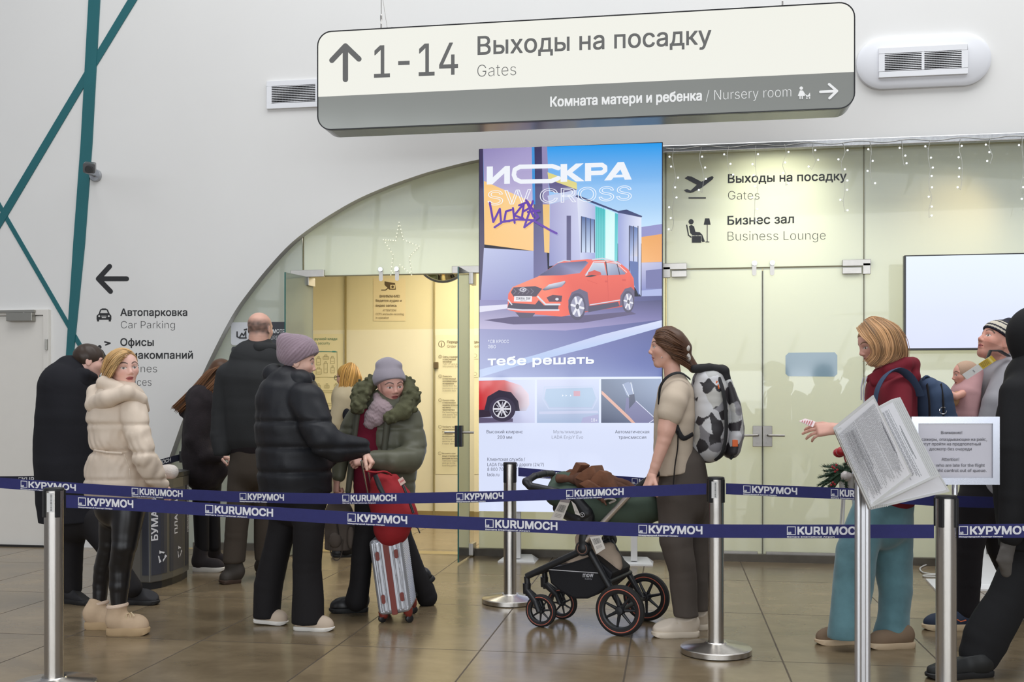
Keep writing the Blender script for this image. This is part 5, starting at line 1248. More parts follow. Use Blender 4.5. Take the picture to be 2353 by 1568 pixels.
# ---------------------------------------------------------------- faces, hands, hair, shoes
SKIN = mat('skin', rough=.5, attr=True, bump=.04, bscale=900, noise=.03, nscale=30)
LC = lambda *c: np.array(lin(c))
def head_axes(yaw, pitch=0, roll=0):
    y, p, r = (math.radians(q) for q in (yaw, pitch, roll))
    f = -CAMF*math.cos(y)+CAMX*math.sin(y); u = UP.copy(); rt = f.cross(u)
    f, u = f*math.cos(p)+u*math.sin(p), u*math.cos(p)-f*math.sin(p)
    rt, u = rt*math.cos(r)+u*math.sin(r), u*math.cos(r)-rt*math.sin(r)
    return rt, f, u
def sculpt_head(B, c, h, ax, male=False, skin=(214, 168, 146), lip=(176, 98, 92), brow=(84, 62, 46), eye=(70, 62, 52), res=.0028, young=0, neckto=None, neckr=.24, squint=0, mouth=0, stubble=None, lash=1):
    """adds a head to blob B (metres), returns its colour function"""
    R, F, U = ax; c = B.J(c)
    L = lambda x, y, z: c+(R*x+F*y+U*z)*h
    m = dict(m=True)
    def E(x, y, z, rx, ry, rz, k=.05, op='+', A=None): B.el(L(x, y, z), rx*h, ry*h, rz*h, A or (R, F, U), op, k*h, True)
    def Cp(p, q, ra, rb, k=.04, op='+'): B.c(L(*p), L(*q), ra*h, rb*h, op, k*h, m=True)
    E(0, -.055, .14, .335, .405, .36)
    E(0, .06, .02, .30, .33, .40, .08)
    E(0, .10, -.18, .25 if male else .235, .255, .27, .1)
    E(0, .225, -.385, .115 if male else .092, .10, .085, .09)
    for s in (-1, 1):
        Cp((s*.235, -.02, -.16), (s*.09, .21, -.385), .07, .06, .1)                 # jaw line
        E(s*.185, .20, -.075, .11, .11, .10, .1)                                        # cheek
        E(s*.145, .415, .035, .105, .08, .072, .05, '-')                               # eye socket
        Cp((s*.07, .315, .115), (s*.235, .235, .115), .048 if male else .04, .04, .05)  # brow ridge
        E(s*.143, .262, .025, .078, .078, .07, .012)                                   # eyeball under lids
        Cp((s*.085, .318, .058), (s*.21, .27, .052), .022, .02, .018)                    # upper lid
        Cp((s*.09, .312, -.014), (s*.2, .272, -.008), .016, .014, .02)                 # lower lid
        E(s*.052, .375, -.12, .036, .05, .032, .025)                                   # nostril wing
        A = (R, F, U)
        E(s*.335, -.06, -.01, .03, .085, .135, .03); E(s*.365, -.045, .0, .012, .045, .085, .02, '-')
    Cp((0, .325, .09), (0, .412, -.078), .032, .042, .05)                              # nose bridge
    E(0, .405, -.095, .047, .052, .04, .03)                                            # tip
    Cp((-.06, .325, -.222), (.06, .325, -.222), .03, .03, .03); E(0, .355, -.224, .06, .028, .02, .025)
    Cp((-.055, .322, -.275), (.055, .322, -.275), .034, .034, .03)
    Cp((-.1, .335, -.248+mouth), (.1, .335, -.248+mouth), .009, .009, .016, '-'); Cp((-.05, .37, -.248+mouth*.3), (.05, .37, -.248+mouth*.3), .01, .01, .014, '-')
    n0 = L(0, -.09, -.25); n1 = B.J(neckto) if neckto is not None else L(0, -.16, -.78)
    B.c(n0, n1, neckr*h, neckr*1.06*h, '+', .08*h, m=True)
    sk, lp, br, ey = LC(*skin), LC(*lip), LC(*brow), LC(*eye)
    def colour(V):
        D = V-np.array(c); X = D@np.array(R)/h; Yv = D@np.array(F)/h; Z = D@np.array(U)/h
        col = np.tile(sk, (len(V), 1)); ss = lambda t: np.clip(t, 0, 1)[:, None]
        def mixin(w, q):
            nonlocal col
            col = col*(1-ss(w))+q*ss(w)
        near = (np.abs(X) < .5) & (np.abs(Z) < .6)
        mixin(.35*np.exp(-(((np.abs(X)-.19)/.09)**2+((Z+.1)/.1)**2))*(Yv > .1), np.array([sk[0]*.98, sk[1]*.68, sk[2]*.66]))
        mixin(.3*np.exp(-((X/.06)**2+((Z+.1)/.05)**2))*(Yv > .3), np.array([sk[0]*.95, sk[1]*.68, sk[2]*.66]))
        if stubble is not None: mixin(.4*(Z < -.14)*(Z > -.47)*(Yv > -.1)*near*(1-(np.abs(Z+.248) < .045)*(np.abs(X) < .13)), LC(*stubble))
        mixin((1.15-((X/.098)**2+((Z+.25)/.05)**2))*3*(Yv > .25), lp)
        mixin((1-(np.abs(Z+.248-mouth*.5)/.008))*2*(np.abs(X) < .1)*(Yv > .25), lp*.35)
        for s in (-1, 1):
            x = s*X
            zb = .128+.035*np.sin(np.clip((x-.05)/.2, 0, 1)*math.pi)-.02*np.clip((x-.2)/.06, 0, 1)
            mixin((1-np.abs(Z-zb)/(.024 if male else .019))*2*(x > .05)*(x < .27)*(Yv > .1), br)
            ex, ez = (x-.145)/.068, (Z-.022)/(.030-squint)
            inside = (ex**2+ez**2 < 1) & (Yv > .2)
            col[inside] = LC(226, 220, 214)
            ir = ((x-.148)**2+(Z-.024)**2 < .030**2) & inside; col[ir] = ey
            pu = ((x-.148)**2+(Z-.024)**2 < .014**2) & inside; col[pu] = .01
            ring = (ex**2+ez**2 >= 1) & (ex**2+ez**2 < 1.5) & (Z > .022) & (Yv > .18); col[ring] = col[ring]*(1-.75*lash)+.75*lash*LC(46, 34, 30)
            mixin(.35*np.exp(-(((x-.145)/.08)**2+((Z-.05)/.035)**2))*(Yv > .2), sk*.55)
        return col
    return colour
def tint(skin): return lambda V: np.tile(LC(*skin), (len(V), 1))
def hand_prims(B, wrist, d, back, curls=(40, 45, 50, 55), side=1, size=1.0, thumb=30, spread=6):
    """d: finger direction, back: direction of the back of the hand; side +1 puts the thumb on d x back"""
    w = B.J(wrist); Yv = Vector(d).normalized(); Z = Vector(back); Z = (Z-Yv*Z.dot(Yv)).normalized(); X = Yv.cross(Z)*side
    g = lambda x, y, z: w+(X*x+Yv*y+Z*z)*size
    K = .006*size; A = lambda a, b, ra, rb=None, k=K: B.c(a, b, ra*size, (ra if rb is None else rb)*size, '+', k, m=True)
    A(g(0, -.03, 0), g(0, .01, 0), .026, .025, .012)
    for x0, x1, r in ((.018, .027, .0155), (.006, .009, .016), (-.007, -.009, .0155), (-.018, -.026, .014)): A(g(x0, .012, 0), g(x1, .082, .002), r, r*.86, .012)
    for i, (x, L_, r) in enumerate(((.027, .07, .0088), (.009, .079, .009), (-.009, .073, .0086), (-.026, .057, .0076))):
        p = g(x, .084, .001); a = 0; sp = math.radians((1.5-i)*spread)
        for j, fr in enumerate((.45, .31, .24)):
            a += math.radians(curls[i])*(.75, 1.15, .8)[j]
            q = p+(Yv*math.cos(a)*math.cos(sp)+X*math.sin(sp)*math.cos(a)-Z*math.sin(a))*L_*fr*size
            A(p, q, r*(1-.09*j), r*(1-.09*(j+1)), .003); p = q
    t = math.radians(thumb); p = g(.024, .02, -.004); dirs = (X*math.sin(t+.35)+Yv*math.cos(t+.35)-Z*.35, X*math.sin(t)+Yv*math.cos(t)-Z*.4, X*math.sin(t-.35)+Yv*math.cos(t-.35)-Z*.45)
    for j, (dd, L_) in enumerate(zip(dirs, (.043, .032, .026))):
        q = p+dd.normalized()*L_*size; A(p, q, (.0135, .0108, .0096)[j], (.011, .0098, .0078)[j], .006 if j == 0 else .003); p = q
    return w
def hair_mat(name, rgb, dark=.5): return mat(name, rgb, .42, noise=0, attr=True, spec=.35)
def locks(guides, n, rad, rgb, Y, seed=1, spread=6, vary=.35, taper=True):
    """guides: list of polylines of (px,py,dz) ; locks are blended between neighbouring guides"""
    r = random.Random(seed); b = MB(); base = np.array(lin(rgb)); n = int(n*2.6); rad = rad*.5; spread = spread*1.15
    for i in range(n):
        g = r.random()*(len(guides)-1); j = min(int(g), len(guides)-2); u = g-j; A, B_ = guides[j], guides[j+1]
        m = min(len(A), len(B_)); k = max(.25, 1+r.gauss(0, vary)); jx, jy, jz = r.gauss(0, spread), r.gauss(0, spread*.4), r.gauss(0, spread*.6)*Y/FPX
        pts = []
        for q in range(m):
            a, c = A[q], B_[q]; w = (q/(m-1))
            pts.append(P(a[0]*(1-u)+c[0]*u+jx*(.3+w), a[1]*(1-u)+c[1]*u+jy*(.2+w), Y+a[2]*(1-u)+c[2]*u+jz*(.2+w)))
        pts = smooth3(pts, 4); rr = rad*r.uniform(.6, 1.2)*Y/FPX; N = len(pts)
        b.col = tuple(base*k)
        b.tube(pts, [rr*(min(1, .2+3.2*t/N) if t < N/3 else (1-.85*max(0, (t/N-.5)/.5)**1.5 if taper else 1)) for t in range(N)], 5, flat=.7)
    return b
def shoe(parent, heel, toe, Yh, Yt, wid=.098, sole=.025, hgt=.1, ms=None, msole=None, zh=0., zt=0., ankle=None, name='shoe', grow=.008, tread=False, shaft=.045, toe_h=.05, res=.006):
    a = P(heel, HY, Yh); a.z = zh; b = P(toe, HY, Yt); b.z = zt
    d = (b-a).normalized(); L = (b-a).length; sd = d.cross(UP).normalized(); up = sd.cross(d)
    prof = [(0, .0), (.01, .5), (.06, .74), (.2, .8), (.4, .76), (.6, .96), (.75, 1.0), (.88, .86), (.97, .5), (1.0, .0)]
    B = Blob(Yh, .02)
    g = lambda t, s_, z: a+d*L*t+sd*s_+up*z
    w = wid/2-.006
    B.el(g(.16, 0, sole+.035), .17*L, w*.82, .052, (d, sd, up), m=True, k=.03)
    B.el(g(.45, 0, sole+.018), .36*L, w*.86, hgt*.52, (d, sd, up), m=True, k=.03)
    B.el(g(.72, 0, sole+.008), .26*L, w*.98, toe_h, (d, sd, up), m=True, k=.03)
    if ankle is not None:
        an = ankle; B.c(g(.2, 0, sole+.05), an, shaft*1.02, shaft, '+', .03, m=True); B.cut(an, an-g(.2, 0, sole+.05))
    B.cut(g(0, 0, sole*.8), -up)
    up_ = B.build(name, ms, parent, res=res, wr=(.0015, 60, 3))
    m = MB(); n = 40; ring = []
    for k in range(n):
        th = 2*math.pi*k/n; t = .5-.5*math.cos(th); wv = np.interp(t, [p[0] for p in prof], [p[1] for p in prof])*wid/2
        ring.append((t, wv*(1 if math.sin(th) >= 0 else -1)))
    vs = []
    for z, e in ((0, -.004), (.004, .001), (sole*.85, .002), (sole, -.003)):
        for t, sv in ring:
            vs.append(g(t+(e/L*(1 if t > .5 else -1)), sv*(1+e*8), z+(.012*max(0, (t-.86)/.14)**2 if z < .01 else 0)))
    fs = [(j*n+i, j*n+(i+1) % n, (j+1)*n+(i+1) % n, (j+1)*n+i) for j in range(3) for i in range(n)]+[tuple(range(n-1, -1, -1)), tuple(3*n+i for i in range(n))]
    m.add(vs, fs); m.build('sole', msole, up_, smooth=True)
    return up_
def person(px, Y, label):
    p = P(px, HY, Y); p.z = 0
    return thing('person', p, label, 'person', None)
def body_core(B, joints, r):
    """hidden trunk and limbs that tie head and hands into one body"""
    for pts, rr in joints: B.path(pts, rr)
    return B
# ================================================================ people
def cloth(name, rgb, rough=.8, noise=.05, bump=.12, bs=260, sheen=.0, **k):
    k.setdefault('spec', .3)
    return mat(name, rgb, rough, 0, noise, 9, bump, bs, sheen=sheen, **k)
blk = cloth('black_nylon', (33, 34, 38), .5, .06); blk2 = cloth('black_wool', (31, 31, 36), .9); trs = cloth('black_trousers', (28, 26, 28), .8)
def zz_(Y, py): return HC-(py-HY)*Y/FPX
def quilt(Y, seams, amp=.008, wid=.016):
    zs = [zz_(Y, s) for s in seams]
    def fn(X, Yv, Z):
        o = 0
        for z in zs: o = o+amp*np.exp(-((Z-z)/wid)**2)
        return o
    return fn
def body(root, skin, *blobs, colours=None, res=None):
    ps = []
    for i, b in enumerate(blobs):
        r = (res or {}).get(i, .006); c = (colours or {}).get(i) or tint(skin); ps.append(b.mesh(res=r, colour=c))
    return mesh_np('body', ps, SKIN, root)
def core(Y, neck, hips, arms, legs, r=8):
    B = Blob(Y, .03); legs = [[a, tuple(a[i]*.45+b[i]*.55 for i in range(3))] for a, b in legs]; B.path([neck, hips], [r*1.5, r*2])
    for a in arms: B.path([neck]+list(a), [r]+[r]*(len(a)-1)+[r*.6])
    for l in legs: B.path([hips]+list(l), [r*1.5]+[r]*len(l))
    return B
# ---------------------------------------------------------------- woman in the black puffer jacket and mauve hat
Y = 6.0; R = person(668, Y, 'woman in black puffer jacket and mauve ribbed hat holding the suitcase handle')
H5 = head_axes(104, -10); B = Blob(Y); cf = sculpt_head(B, (686, 834), .2225, H5, skin=(236, 190, 170), neckto=(668, 895), lip=(178, 106, 98))
Bh = Blob(Y); hand_prims(Bh, (836, 1036, -.08), CAMX*.55-UP*.8-CAMF*.1, CAMX*.75+UP*.5+CAMF*.05, (75, 78, 80, 80), 1, 1.0, 12)
body(R, (236, 190, 170), B, Bh, core(Y, (668, 900), (676, 1100), [((700, 915, -.1), (745, 1018, -.18), (834, 1030, -.08))], [((705, 1250, -.05), (712, 1400, -.05)), ((645, 1250, .1), (620, 1400, .1))]), colours={0: cf}, res={0: .003, 1: .0026, 2: .012})
B = Blob(Y, .04); B.chain([(664, 892, 0, 52, 66), (664, 925, 0, 74, 84), (672, 975, 0, 84, 92), (676, 1035, 0, 84, 90), (680, 1090, 0, 84, 90), (681, 1126, 0, 82, 86)])
B.path([(704, 922, -.17), (742, 1012, -.22), (775, 1028, -.19), (829, 1030, -.09)], [42, 38, 33, 24], k=.025); B.path([(650, 925, .2), (690, 1020, .25), (760, 1050, .1)], [38, 34, 24])
B.cut((680, 1133), -UP)
jk = B.build('puffer_jacket', blk, R, res=.009, wr=[(.01, 14, 5), (.006, 34, 2), (.003, 70, 2)], fn=quilt(Y, (968, 1026, 1082), .012, .014))
B = Blob(Y, .03); B.path([(628, 862, 0), (650, 880, -.05), (690, 876, -.09), (712, 868, -.05)], [24, 34, 28, 12]); B.path([(628, 862, 0), (650, 880, .08), (690, 876, .1), (712, 868, .05)], [24, 34, 28, 12])
B.build('hood', blk, jk, res=.008, wr=[(.006, 16, 9), (.003, 40, 4)])
b = MB().tube([P(713, 868, Y-.06), P(716, 872, Y-.07), P(718, 876, Y-.07)], .005, 8); b.build('hood_toggle', CHROME, jk, smooth=True)
B = Blob(Y, .03); B.chain([(680, 1105, 0, 74, 70), (680, 1145, 0, 70, 66)]); B.chain([(700, 1140, -.09, 46, 42), (709, 1200, -.1, 38, 38), (705, 1300, -.08, 34, 36), (707, 1440, -.06, 37, 38)]); B.chain([(658, 1140, .1, 44, 40), (648, 1210, .1, 33, 36), (634, 1275, .1, 31, 34), (617, 1345, .1, 32, 34), (610, 1430, .1, 29, 32)])
z_ = .035; B.cut(Vector((0, 0, z_)), -UP); B.build('trousers', trs, R, res=.008, wr=[(.011, 13, 3), (.006, 30, 6)])
ws, bs_ = mat('white_rubber', (226, 222, 214), .5), mat('beige_knit', (196, 178, 158), .8, noise=.05)
shoe(R, 676, 769, 5.93, 5.9, .1, .022, .085, bs_, ws); shoe(R, 584, 662, 6.08, 6.06, .1, .022, .085, bs_, ws, zh=.012)
# knitted hat: profile with ribs
hm = cloth('mauve_knit', (150, 130, 140), .95, .1, .5, 300, .3)
def ribs(c, ax, n, amp):
    c = np.array(c); r, f, u = (np.array(q) for q in ax)
    def fn(X, Yv, Z):
        x, y = (X-c[0])*r[0]+(Yv-c[1])*r[1]+(Z-c[2])*r[2], (X-c[0])*f[0]+(Yv-c[1])*f[1]+(Z-c[2])*f[2]
        return amp*(1-np.abs(np.sin(np.arctan2(x, y)*n/2))**.6)
    return fn
B = Blob(Y, .03); B.el((684, 808), 47, 38, 40, (CAMX, CAMF, UP)); B.c((684, 812), (654, 782), 42, 17); B.c((668, 815), (660, 790), 30, 20)
cH = P(680, 815, Y); n_ = (H5[1]*.62+UP*-.78); B.cut((693, 833), Vector((CAMX*.5-UP*.87)).normalized()); B.cut((655, 838), -UP-CAMX*.35)
hx = (CAMF, (CAMX*.7-UP*.7), (UP*.75-CAMX*.66).normalized())
B.build('knit_hat', hm, R, res=.0045, fn=ribs(cH, hx, 34, .006), wr=(.0015, 80, 4))
# ---------------------------------------------------------------- woman in the green parka
Y = 6.4; R = person(885, Y, 'woman in olive parka with curly collar and lilac hat, looking aside over the suitcase')
H6 = head_axes(27, -14, -4); B = Blob(Y); cf = sculpt_head(B, (898, 886), .219, H6, skin=(220, 168, 152), lip=(170, 96, 92), brow=(70, 52, 44), neckto=(885, 945), squint=.006, mouth=-.002)
Bh = Blob(Y); hand_prims(Bh, (848, 1056, -.2), -CAMX*.92-UP*.12-CAMF*.25, UP*.55-CAMF*.75-CAMX*.1, (62, 68, 72, 74), 1, 1.0, 34)
Bg = Blob(Y); hand_prims(Bg, (775, 1098, -.05), -UP-CAMX*.06, -CAMX*.9-CAMF*.35, (70, 75, 78, 80), 1, 1.0, 10)
body(R, (220, 168, 152), B, Bh, Bg, core(Y, (882, 940), (885, 1110), [((930, 965, 0), (945, 1050, -.08), (852, 1056, -.2)), ((820, 965, 0), (790, 1040, 0), (775, 1096, -.05))], [((840, 1270, -.05), (825, 1370, -.05)), ((930, 1265, .15), (980, 1360, .25))]), colours={0: cf}, res={0: .0028, 1: .0026, 2: .0026, 3: .012})
olive = cloth('olive_nylon', (98, 98, 82), .42, .07, .1)
B = Blob(Y, .04); B.chain([(893, 935, .03, 58, 38), (886, 965, .03, 76, 48), (880, 1020, .03, 74, 50), (880, 1080, .03, 76, 52), (884, 1135, .03, 70, 50)])
B.path([(936, 962, .0), (948, 1030, -.03), (940, 1056, -.1), (900, 1060, -.19), (856, 1056, -.2)], [30, 32, 32, 27, 22], k=.022); B.path([(825, 955, .02), (795, 1010, .02), (783, 1060, -.02), (779, 1094, -.05)], [26, 25, 21, 16], k=.022)
B.ec((836, 945, -.14), (838, 1150, -.16), 22, 40, 16, 40, op='-', k=.015); B.cut((885, 1150), -UP)
pk = B.build('parka', olive, R, res=.008, wr=[(.009, 16, 8), (.006, 38, 3), (.003, 80, 1)], fn=quilt(Y, (985, 1030, 1110), .007, .012))
B = Blob(Y, .02); B.ec((893, 950, -.115), (868, 1150, -.12), 7, 10, 8, 10); B.ec((822, 945, -.09), (800, 1130, -.1), 7, 8, 7, 8); B.build('zip_facing', cloth('olive_facing', (86, 86, 74), .6), pk, res=.007, wr=(.002, 40, 3))
rn = random.Random(8); furm = cloth('dark_olive_fleece', (84, 84, 62), .95, .25, .5, 120)
B = Blob(Y, .012); B.path([(858, 878, .05), (832, 900, -.06), (822, 932, -.12)], [16, 20, 17]); B.path([(858, 878, .05), (895, 868, .12), (936, 884, .06), (945, 915, -.05), (926, 946, -.14), (897, 960, -.17)], [14, 14, 16, 21, 19, 14])
gd = [((858, 878, .05), 18), ((832, 900, -.06), 20), ((822, 932, -.12), 18), ((936, 884, .06), 18), ((945, 912, -.05), 23), ((928, 944, -.13), 19), ((898, 960, -.17), 15), ((840, 888, -.02), 20), ((942, 928, -.09), 21), ((828, 915, -.1), 20)]
for k in range(260):
    (x, y_, dz), r_ = rn.choice(gd); v = Vector((rn.gauss(0, 1), rn.gauss(0, 1), rn.gauss(0, 1))).normalized(); v.y = -abs(v.y) if rn.random() < .7 else v.y
    B.el(P(x, y_, Y+dz)+(CAMX*v.x+CAMF*v.y+UP*v.z)*r_*Y/FPX, *(rn.uniform(2.4, 4.6),)*3)
B.build('curly_collar', furm, pk, res=.0055)
scm = cloth('lilac_cable_knit', (160, 140, 144), .95, .1, .6, 220, .2)
B = Blob(Y, .02); B.path([(866, 912, -.02), (878, 942, -.1), (898, 958, -.1)], [10, 11, 10]); B.chain([(880, 940, -.03, 22, 24), (876, 945, -.07, 30, 26), (858, 962, -.1, 24, 16), (848, 976, -.11, 14, 10)]); B.c((872, 905, .03), (870, 935, -.01), 11, 18)
def cable(X, Yv, Z): return .003*np.sin(Z*240+14*np.sin(X*75))*np.sin(X*190)
B.build('knit_scarf', scm, R, res=.005, fn=cable)
B = Blob(Y, .03); B.chain([(846, 960, -.05, 30, 20), (842, 1010, -.06, 30, 22), (848, 1060, -.06, 34, 24), (850, 1140, -.05, 36, 26)]); B.build('maroon_sweater', cloth('maroon_knit', (112, 24, 46), .9, .06, .3, 300), R, res=.008, wr=(.003, 22, 5))
B = Blob(Y, .03); B.chain([(872, 1110, .05, 60, 46), (870, 1150, .05, 58, 44)]); B.chain([(848, 1150, -.03, 34, 36), (842, 1215, -.05, 28, 32), (832, 1285, -.06, 24, 28), (828, 1340, -.05, 23, 27), (820, 1378, -.05, 25, 27)]); B.chain([(898, 1150, .1, 36, 36), (916, 1230, .16, 32, 34), (945, 1300, .2, 28, 30), (974, 1356, .24, 26, 28), (980, 1372, .25, 25, 27)])
B.build('trousers', trs, R, res=.008, wr=[(.009, 14, 3), (.006, 34, 5)])
bo, bk_ = mat('black_leather', (30, 29, 30), .4, bump=.1, bscale=200), mat('black_sole', (24, 23, 23), .6)
shoe(R, 846, 756, 6.45, 6.4, .1, .03, .1, bo, bk_, ankle=P(822, 1368, Y-.05), shaft=.05); shoe(R, 1000, 932, 6.66, 6.6, .1, .03, .1, bo, bk_, zh=.17, zt=.02)
B = Blob(Y, .025); u6 = H6; B.el((894, 872), 37, 41, 36, u6); B.c((893, 868), (892, 848), 34, 27); B.el((876, 838), 12, 14, 9); B.el((912, 840), 12, 14, 9)
B.cut((899, 881), (u6[1]*.5-u6[2]*.86)); hat = cloth('lilac_fine_knit', (150, 143, 152), .9, .04, .25, 500, .25)
B.build('beanie', hat, R, res=.0045, wr=[(.004, 26, 6)])
b = Blob(Y, .01); b.path([P(868, 893, Y-.03), P(874, 899, Y-.055)], [3, 2]); 
# ---------------------------------------------------------------- blonde woman in the cream jacket
Y = 5.87; R = person(275, Y, 'blonde woman in cream puffer jacket and shiny black leggings looking back at us')
H2 = head_axes(44, -4, -5); B = Blob(Y); cf = sculpt_head(B, (284, 846), .217, H2, skin=(240, 194, 178), lip=(178, 98, 96), brow=(72, 54, 44), eye=(92, 98, 98), neckto=(268, 915), lash=1)
Bh = Blob(Y); hand_prims(Bh, (366, 1112, -.02), CAMX*.5-UP*.55+CAMF*.65, CAMX*.5+UP*.6, (40, 45, 50, 50), 1, .9, 20)
body(R, (240, 194, 178), B, Bh, core(Y, (268, 915), (270, 1120), [((305, 935, 0), (335, 1035, -.05), (366, 1105, -.02))], [((286, 1262, -.06), (274, 1400, -.06)), ((240, 1300, .1), (228, 1390, .1))]), colours={0: cf}, res={0: .0028, 1: .0026, 2: .012})
cream = cloth('cream_nylon', (222, 205, 186), .5, .03, .06)
B = Blob(Y, .035); B.chain([(272, 925, .0, 58, 54), (270, 965, .0, 68, 66), (268, 1010, .0, 62, 62), (266, 1036, .0, 54, 56), (270, 1070, .0, 70, 64), (276, 1125, .0, 77, 68), (277, 1146, 0, 76, 66)])
B.path([(306, 942, -.1), (318, 1000, -.15), (332, 1048, -.16), (352, 1090, -.1), (366, 1112, -.05)], [31, 31, 28, 25, 19], k=.02); B.cut((276, 1147), -UP)
qf = quilt(Y, (975, 1100), .009, .010); belt_z = zz_(Y, 1037)
def cream_fn(X, Yv, Z): return qf(X, Yv, Z)+.012*np.exp(-((Z-belt_z)/.012)**2)+.003*np.sin(X*160+3*np.sin(Z*30))*np.exp(-((Z-belt_z)/.12)**2)
jk = B.build('puffer_jacket', cream, R, res=.0075, wr=[(.011, 17, 8), (.009, 38, 3), (.005, 75, 6)], fn=cream_fn)
B = Blob(Y, .03); B.path([(258, 880, .05), (222, 905, -.02), (215, 930, -.07), (250, 915, -.16), (290, 902, -.17), (322, 918, -.09), (337, 942, -.02)], [15, 22, 19, 19, 17, 13, 8]); B.path([(238, 880, -.06), (276, 893, -.12), (308, 909, -.08)], [18, 14, 9]); B.path([(258, 882, .06), (300, 900, .07), (325, 922, .03)], [14, 14, 11])
B.build('hood', cream, jk, res=.006, wr=[(.008, 26, 2), (.005, 55, 7)])
B = Blob(Y, .008); B.path([(218, 1035, -.13), (245, 1040, -.175), (280, 1042, -.17)], [3, 3, 3]); B.path([(286, 1045, -.17), (298, 1080, -.175), (300, 1100, -.17)], [1.6, 1.6, 1.6]); B.build('waist_cord', cream, jk, res=.004)
legg = mat('shiny_black_leggings', (26, 25, 27), .3, noise=.05, bump=.05, bscale=60)
B = Blob(Y, .03); B.chain([(276, 1130, 0, 62, 56), (276, 1165, 0, 58, 52)]); B.path([(296, 1165, -.07), (286, 1255, -.09), (277, 1300, -.07), (274, 1345, -.07), (273, 1400, -.07)], [37, 28, 25, 22, 16]); B.path([(262, 1165, .06), (252, 1250, .08), (238, 1305, .11), (231, 1345, .12), (228, 1395, .12)], [34, 24, 22, 18, 15])
B.build('leggings', legg, R, res=.007, wr=[(.0025, 22, 4), (.002, 60, 2)])
bm_, bsole = mat('beige_suede', (202, 176, 146), .85, noise=.06, nscale=20, bump=.15, bscale=300), mat('beige_rubber', (188, 160, 122), .7)
plush = mat('cream_plush', (224, 200, 178), .95, bump=.6, bscale=150)
for h_, t_, Yq, an in ((247, 344, 5.8, (270, 1390, -.07)), (197, 282, 5.96, (226, 1384, .12))):
    q = shoe(R, h_, t_, Yq, Yq, .11, .042, .11, bm_, bsole, ankle=P(an[0], an[1], Y+an[2]), shaft=.052, toe_h=.06)
    c = P(an[0], an[1], Y+an[2]); b = MB().tube([c+(CAMX*math.cos(a)*.048+CAMF*math.sin(a)*.048)+UP*(-.006+.006*math.cos(a)) for a in np.linspace(0, 2*math.pi, 25)], .012, 8); b.build('plush_cuff', plush, q, smooth=True)
    l = P(an[0]+28, an[1]+20, Yq-.0); b = MB()
    for sx, sz in ((.025, -.05), (.04, -.01), (-.012, -.055)): b.tube([l, l+CAMX*sx*.5+UP*(sz*.2+.012)-CAMF*.03, l+CAMX*sx+UP*sz-CAMF*.035], .0035, 6)
    b.build('lace_bow', mat('cream_lace', (216, 196, 160), .7), q, smooth=True)
hb = hair_mat('hair_strands', (190, 150, 100)); c2 = P(284, 846, Y); h = .217; r2, f2, u2 = H2
def skullcap(Y, c, h, ax, rgb, cutpt, cutn, grow=1.07, res=.0045, root=None, extra=None, name='hair', wr=(.0025, 60, 4)):
    B = Blob(Y, .02); R_, F_, U_ = ax; g = lambda x, y, z: c+(R_*x+F_*y+U_*z)*h
    B.el(g(0, -.055, .135), .345*h*grow, .415*h*grow, .372*h*grow, ax, m=True); 
    if extra: extra(B, g)
    B.cut(g(*cutpt), R_*cutn[0]+F_*cutn[1]+U_*cutn[2]); return B
def hair_col(rgb, seed, ax, amp=.28):
    base = LC(*rgb); R_, F_, U_ = (np.array(q) for q in ax)
    def f(V):
        a = V@R_*90+np.sin(V@U_*14)*2; k = 1+amp*wob(a, (V@F_)*25, (V@U_)*9, 1.0, seed)+amp*.5*wob(a*3, V@F_*60, V@U_*12, 1., seed+1)
        return np.clip(base[None]*k[:, None], 0, 1)
    return f
def hair_obj(parts, root, name='hair'):
    return mesh_np(name, parts, hb, root)
def tubes_np(b):
    """MB made of tubes -> (V, quads, colours); caps become quads by doubling a corner"""
    V = np.array([list(v) for v in b.v]); Q = []; C_ = np.zeros((len(V), 3))
    for f, c in zip(b.f, b.c):
        if len(f) == 4: Q.append(f)
        C_[f] = c[:3]
    return V, np.array(Q), C_
def ex2(B, g):
    B.el(g(0, -.22, -.02), .27*h, .25*h, .34*h, H2, m=True)
B = skullcap(Y, c2, h, H2, None, (0, .17, .24), (0, .83, -.56), 1.06, extra=ex2)
gu = [[(294, 807, -.075), (278, 806, -.09), (258, 822, -.1), (240, 862, -.03)], [(290, 813, -.1), (274, 817, -.12), (255, 840, -.115), (238, 872, -.02)], [(280, 824, -.115), (270, 832, -.12), (256, 852, -.11), (242, 880, -.02)], [(272, 838, -.115), (266, 846, -.118), (256, 862, -.1), (246, 884, -.01)], [(304, 808, -.03), (282, 801, -.03), (252, 815, -.03), (236, 858, .0)], [(300, 806, .03), (275, 801, .03), (250, 818, .03), (238, 850, .03)]]
V_ = tubes_np(locks(gu, 110, 3.0, (206, 170, 118), Y, 3, 2.2, .28))
hair_obj([B.mesh(res=.004, colour=hair_col((190, 150, 98), 3, H2)), V_], R)
# white fluffy bundle in her arms
t = thing('fluffy_bundle', P(385, 1100, 5.95), 'white fluffy bundle under the forearm of the cream jacket', 'bundle')
B = Blob(5.95, .03); B.el((382, 1082), 24, 22, 15); B.el((396, 1086), 12, 14, 13); B.el((362, 1090, -.02), 20, 18, 12); B.build('plush_body', mat('white_plush', (222, 214, 206), .95, noise=.04, bump=.7, bscale=150), t, res=.006, wr=(.004, 50, 2))
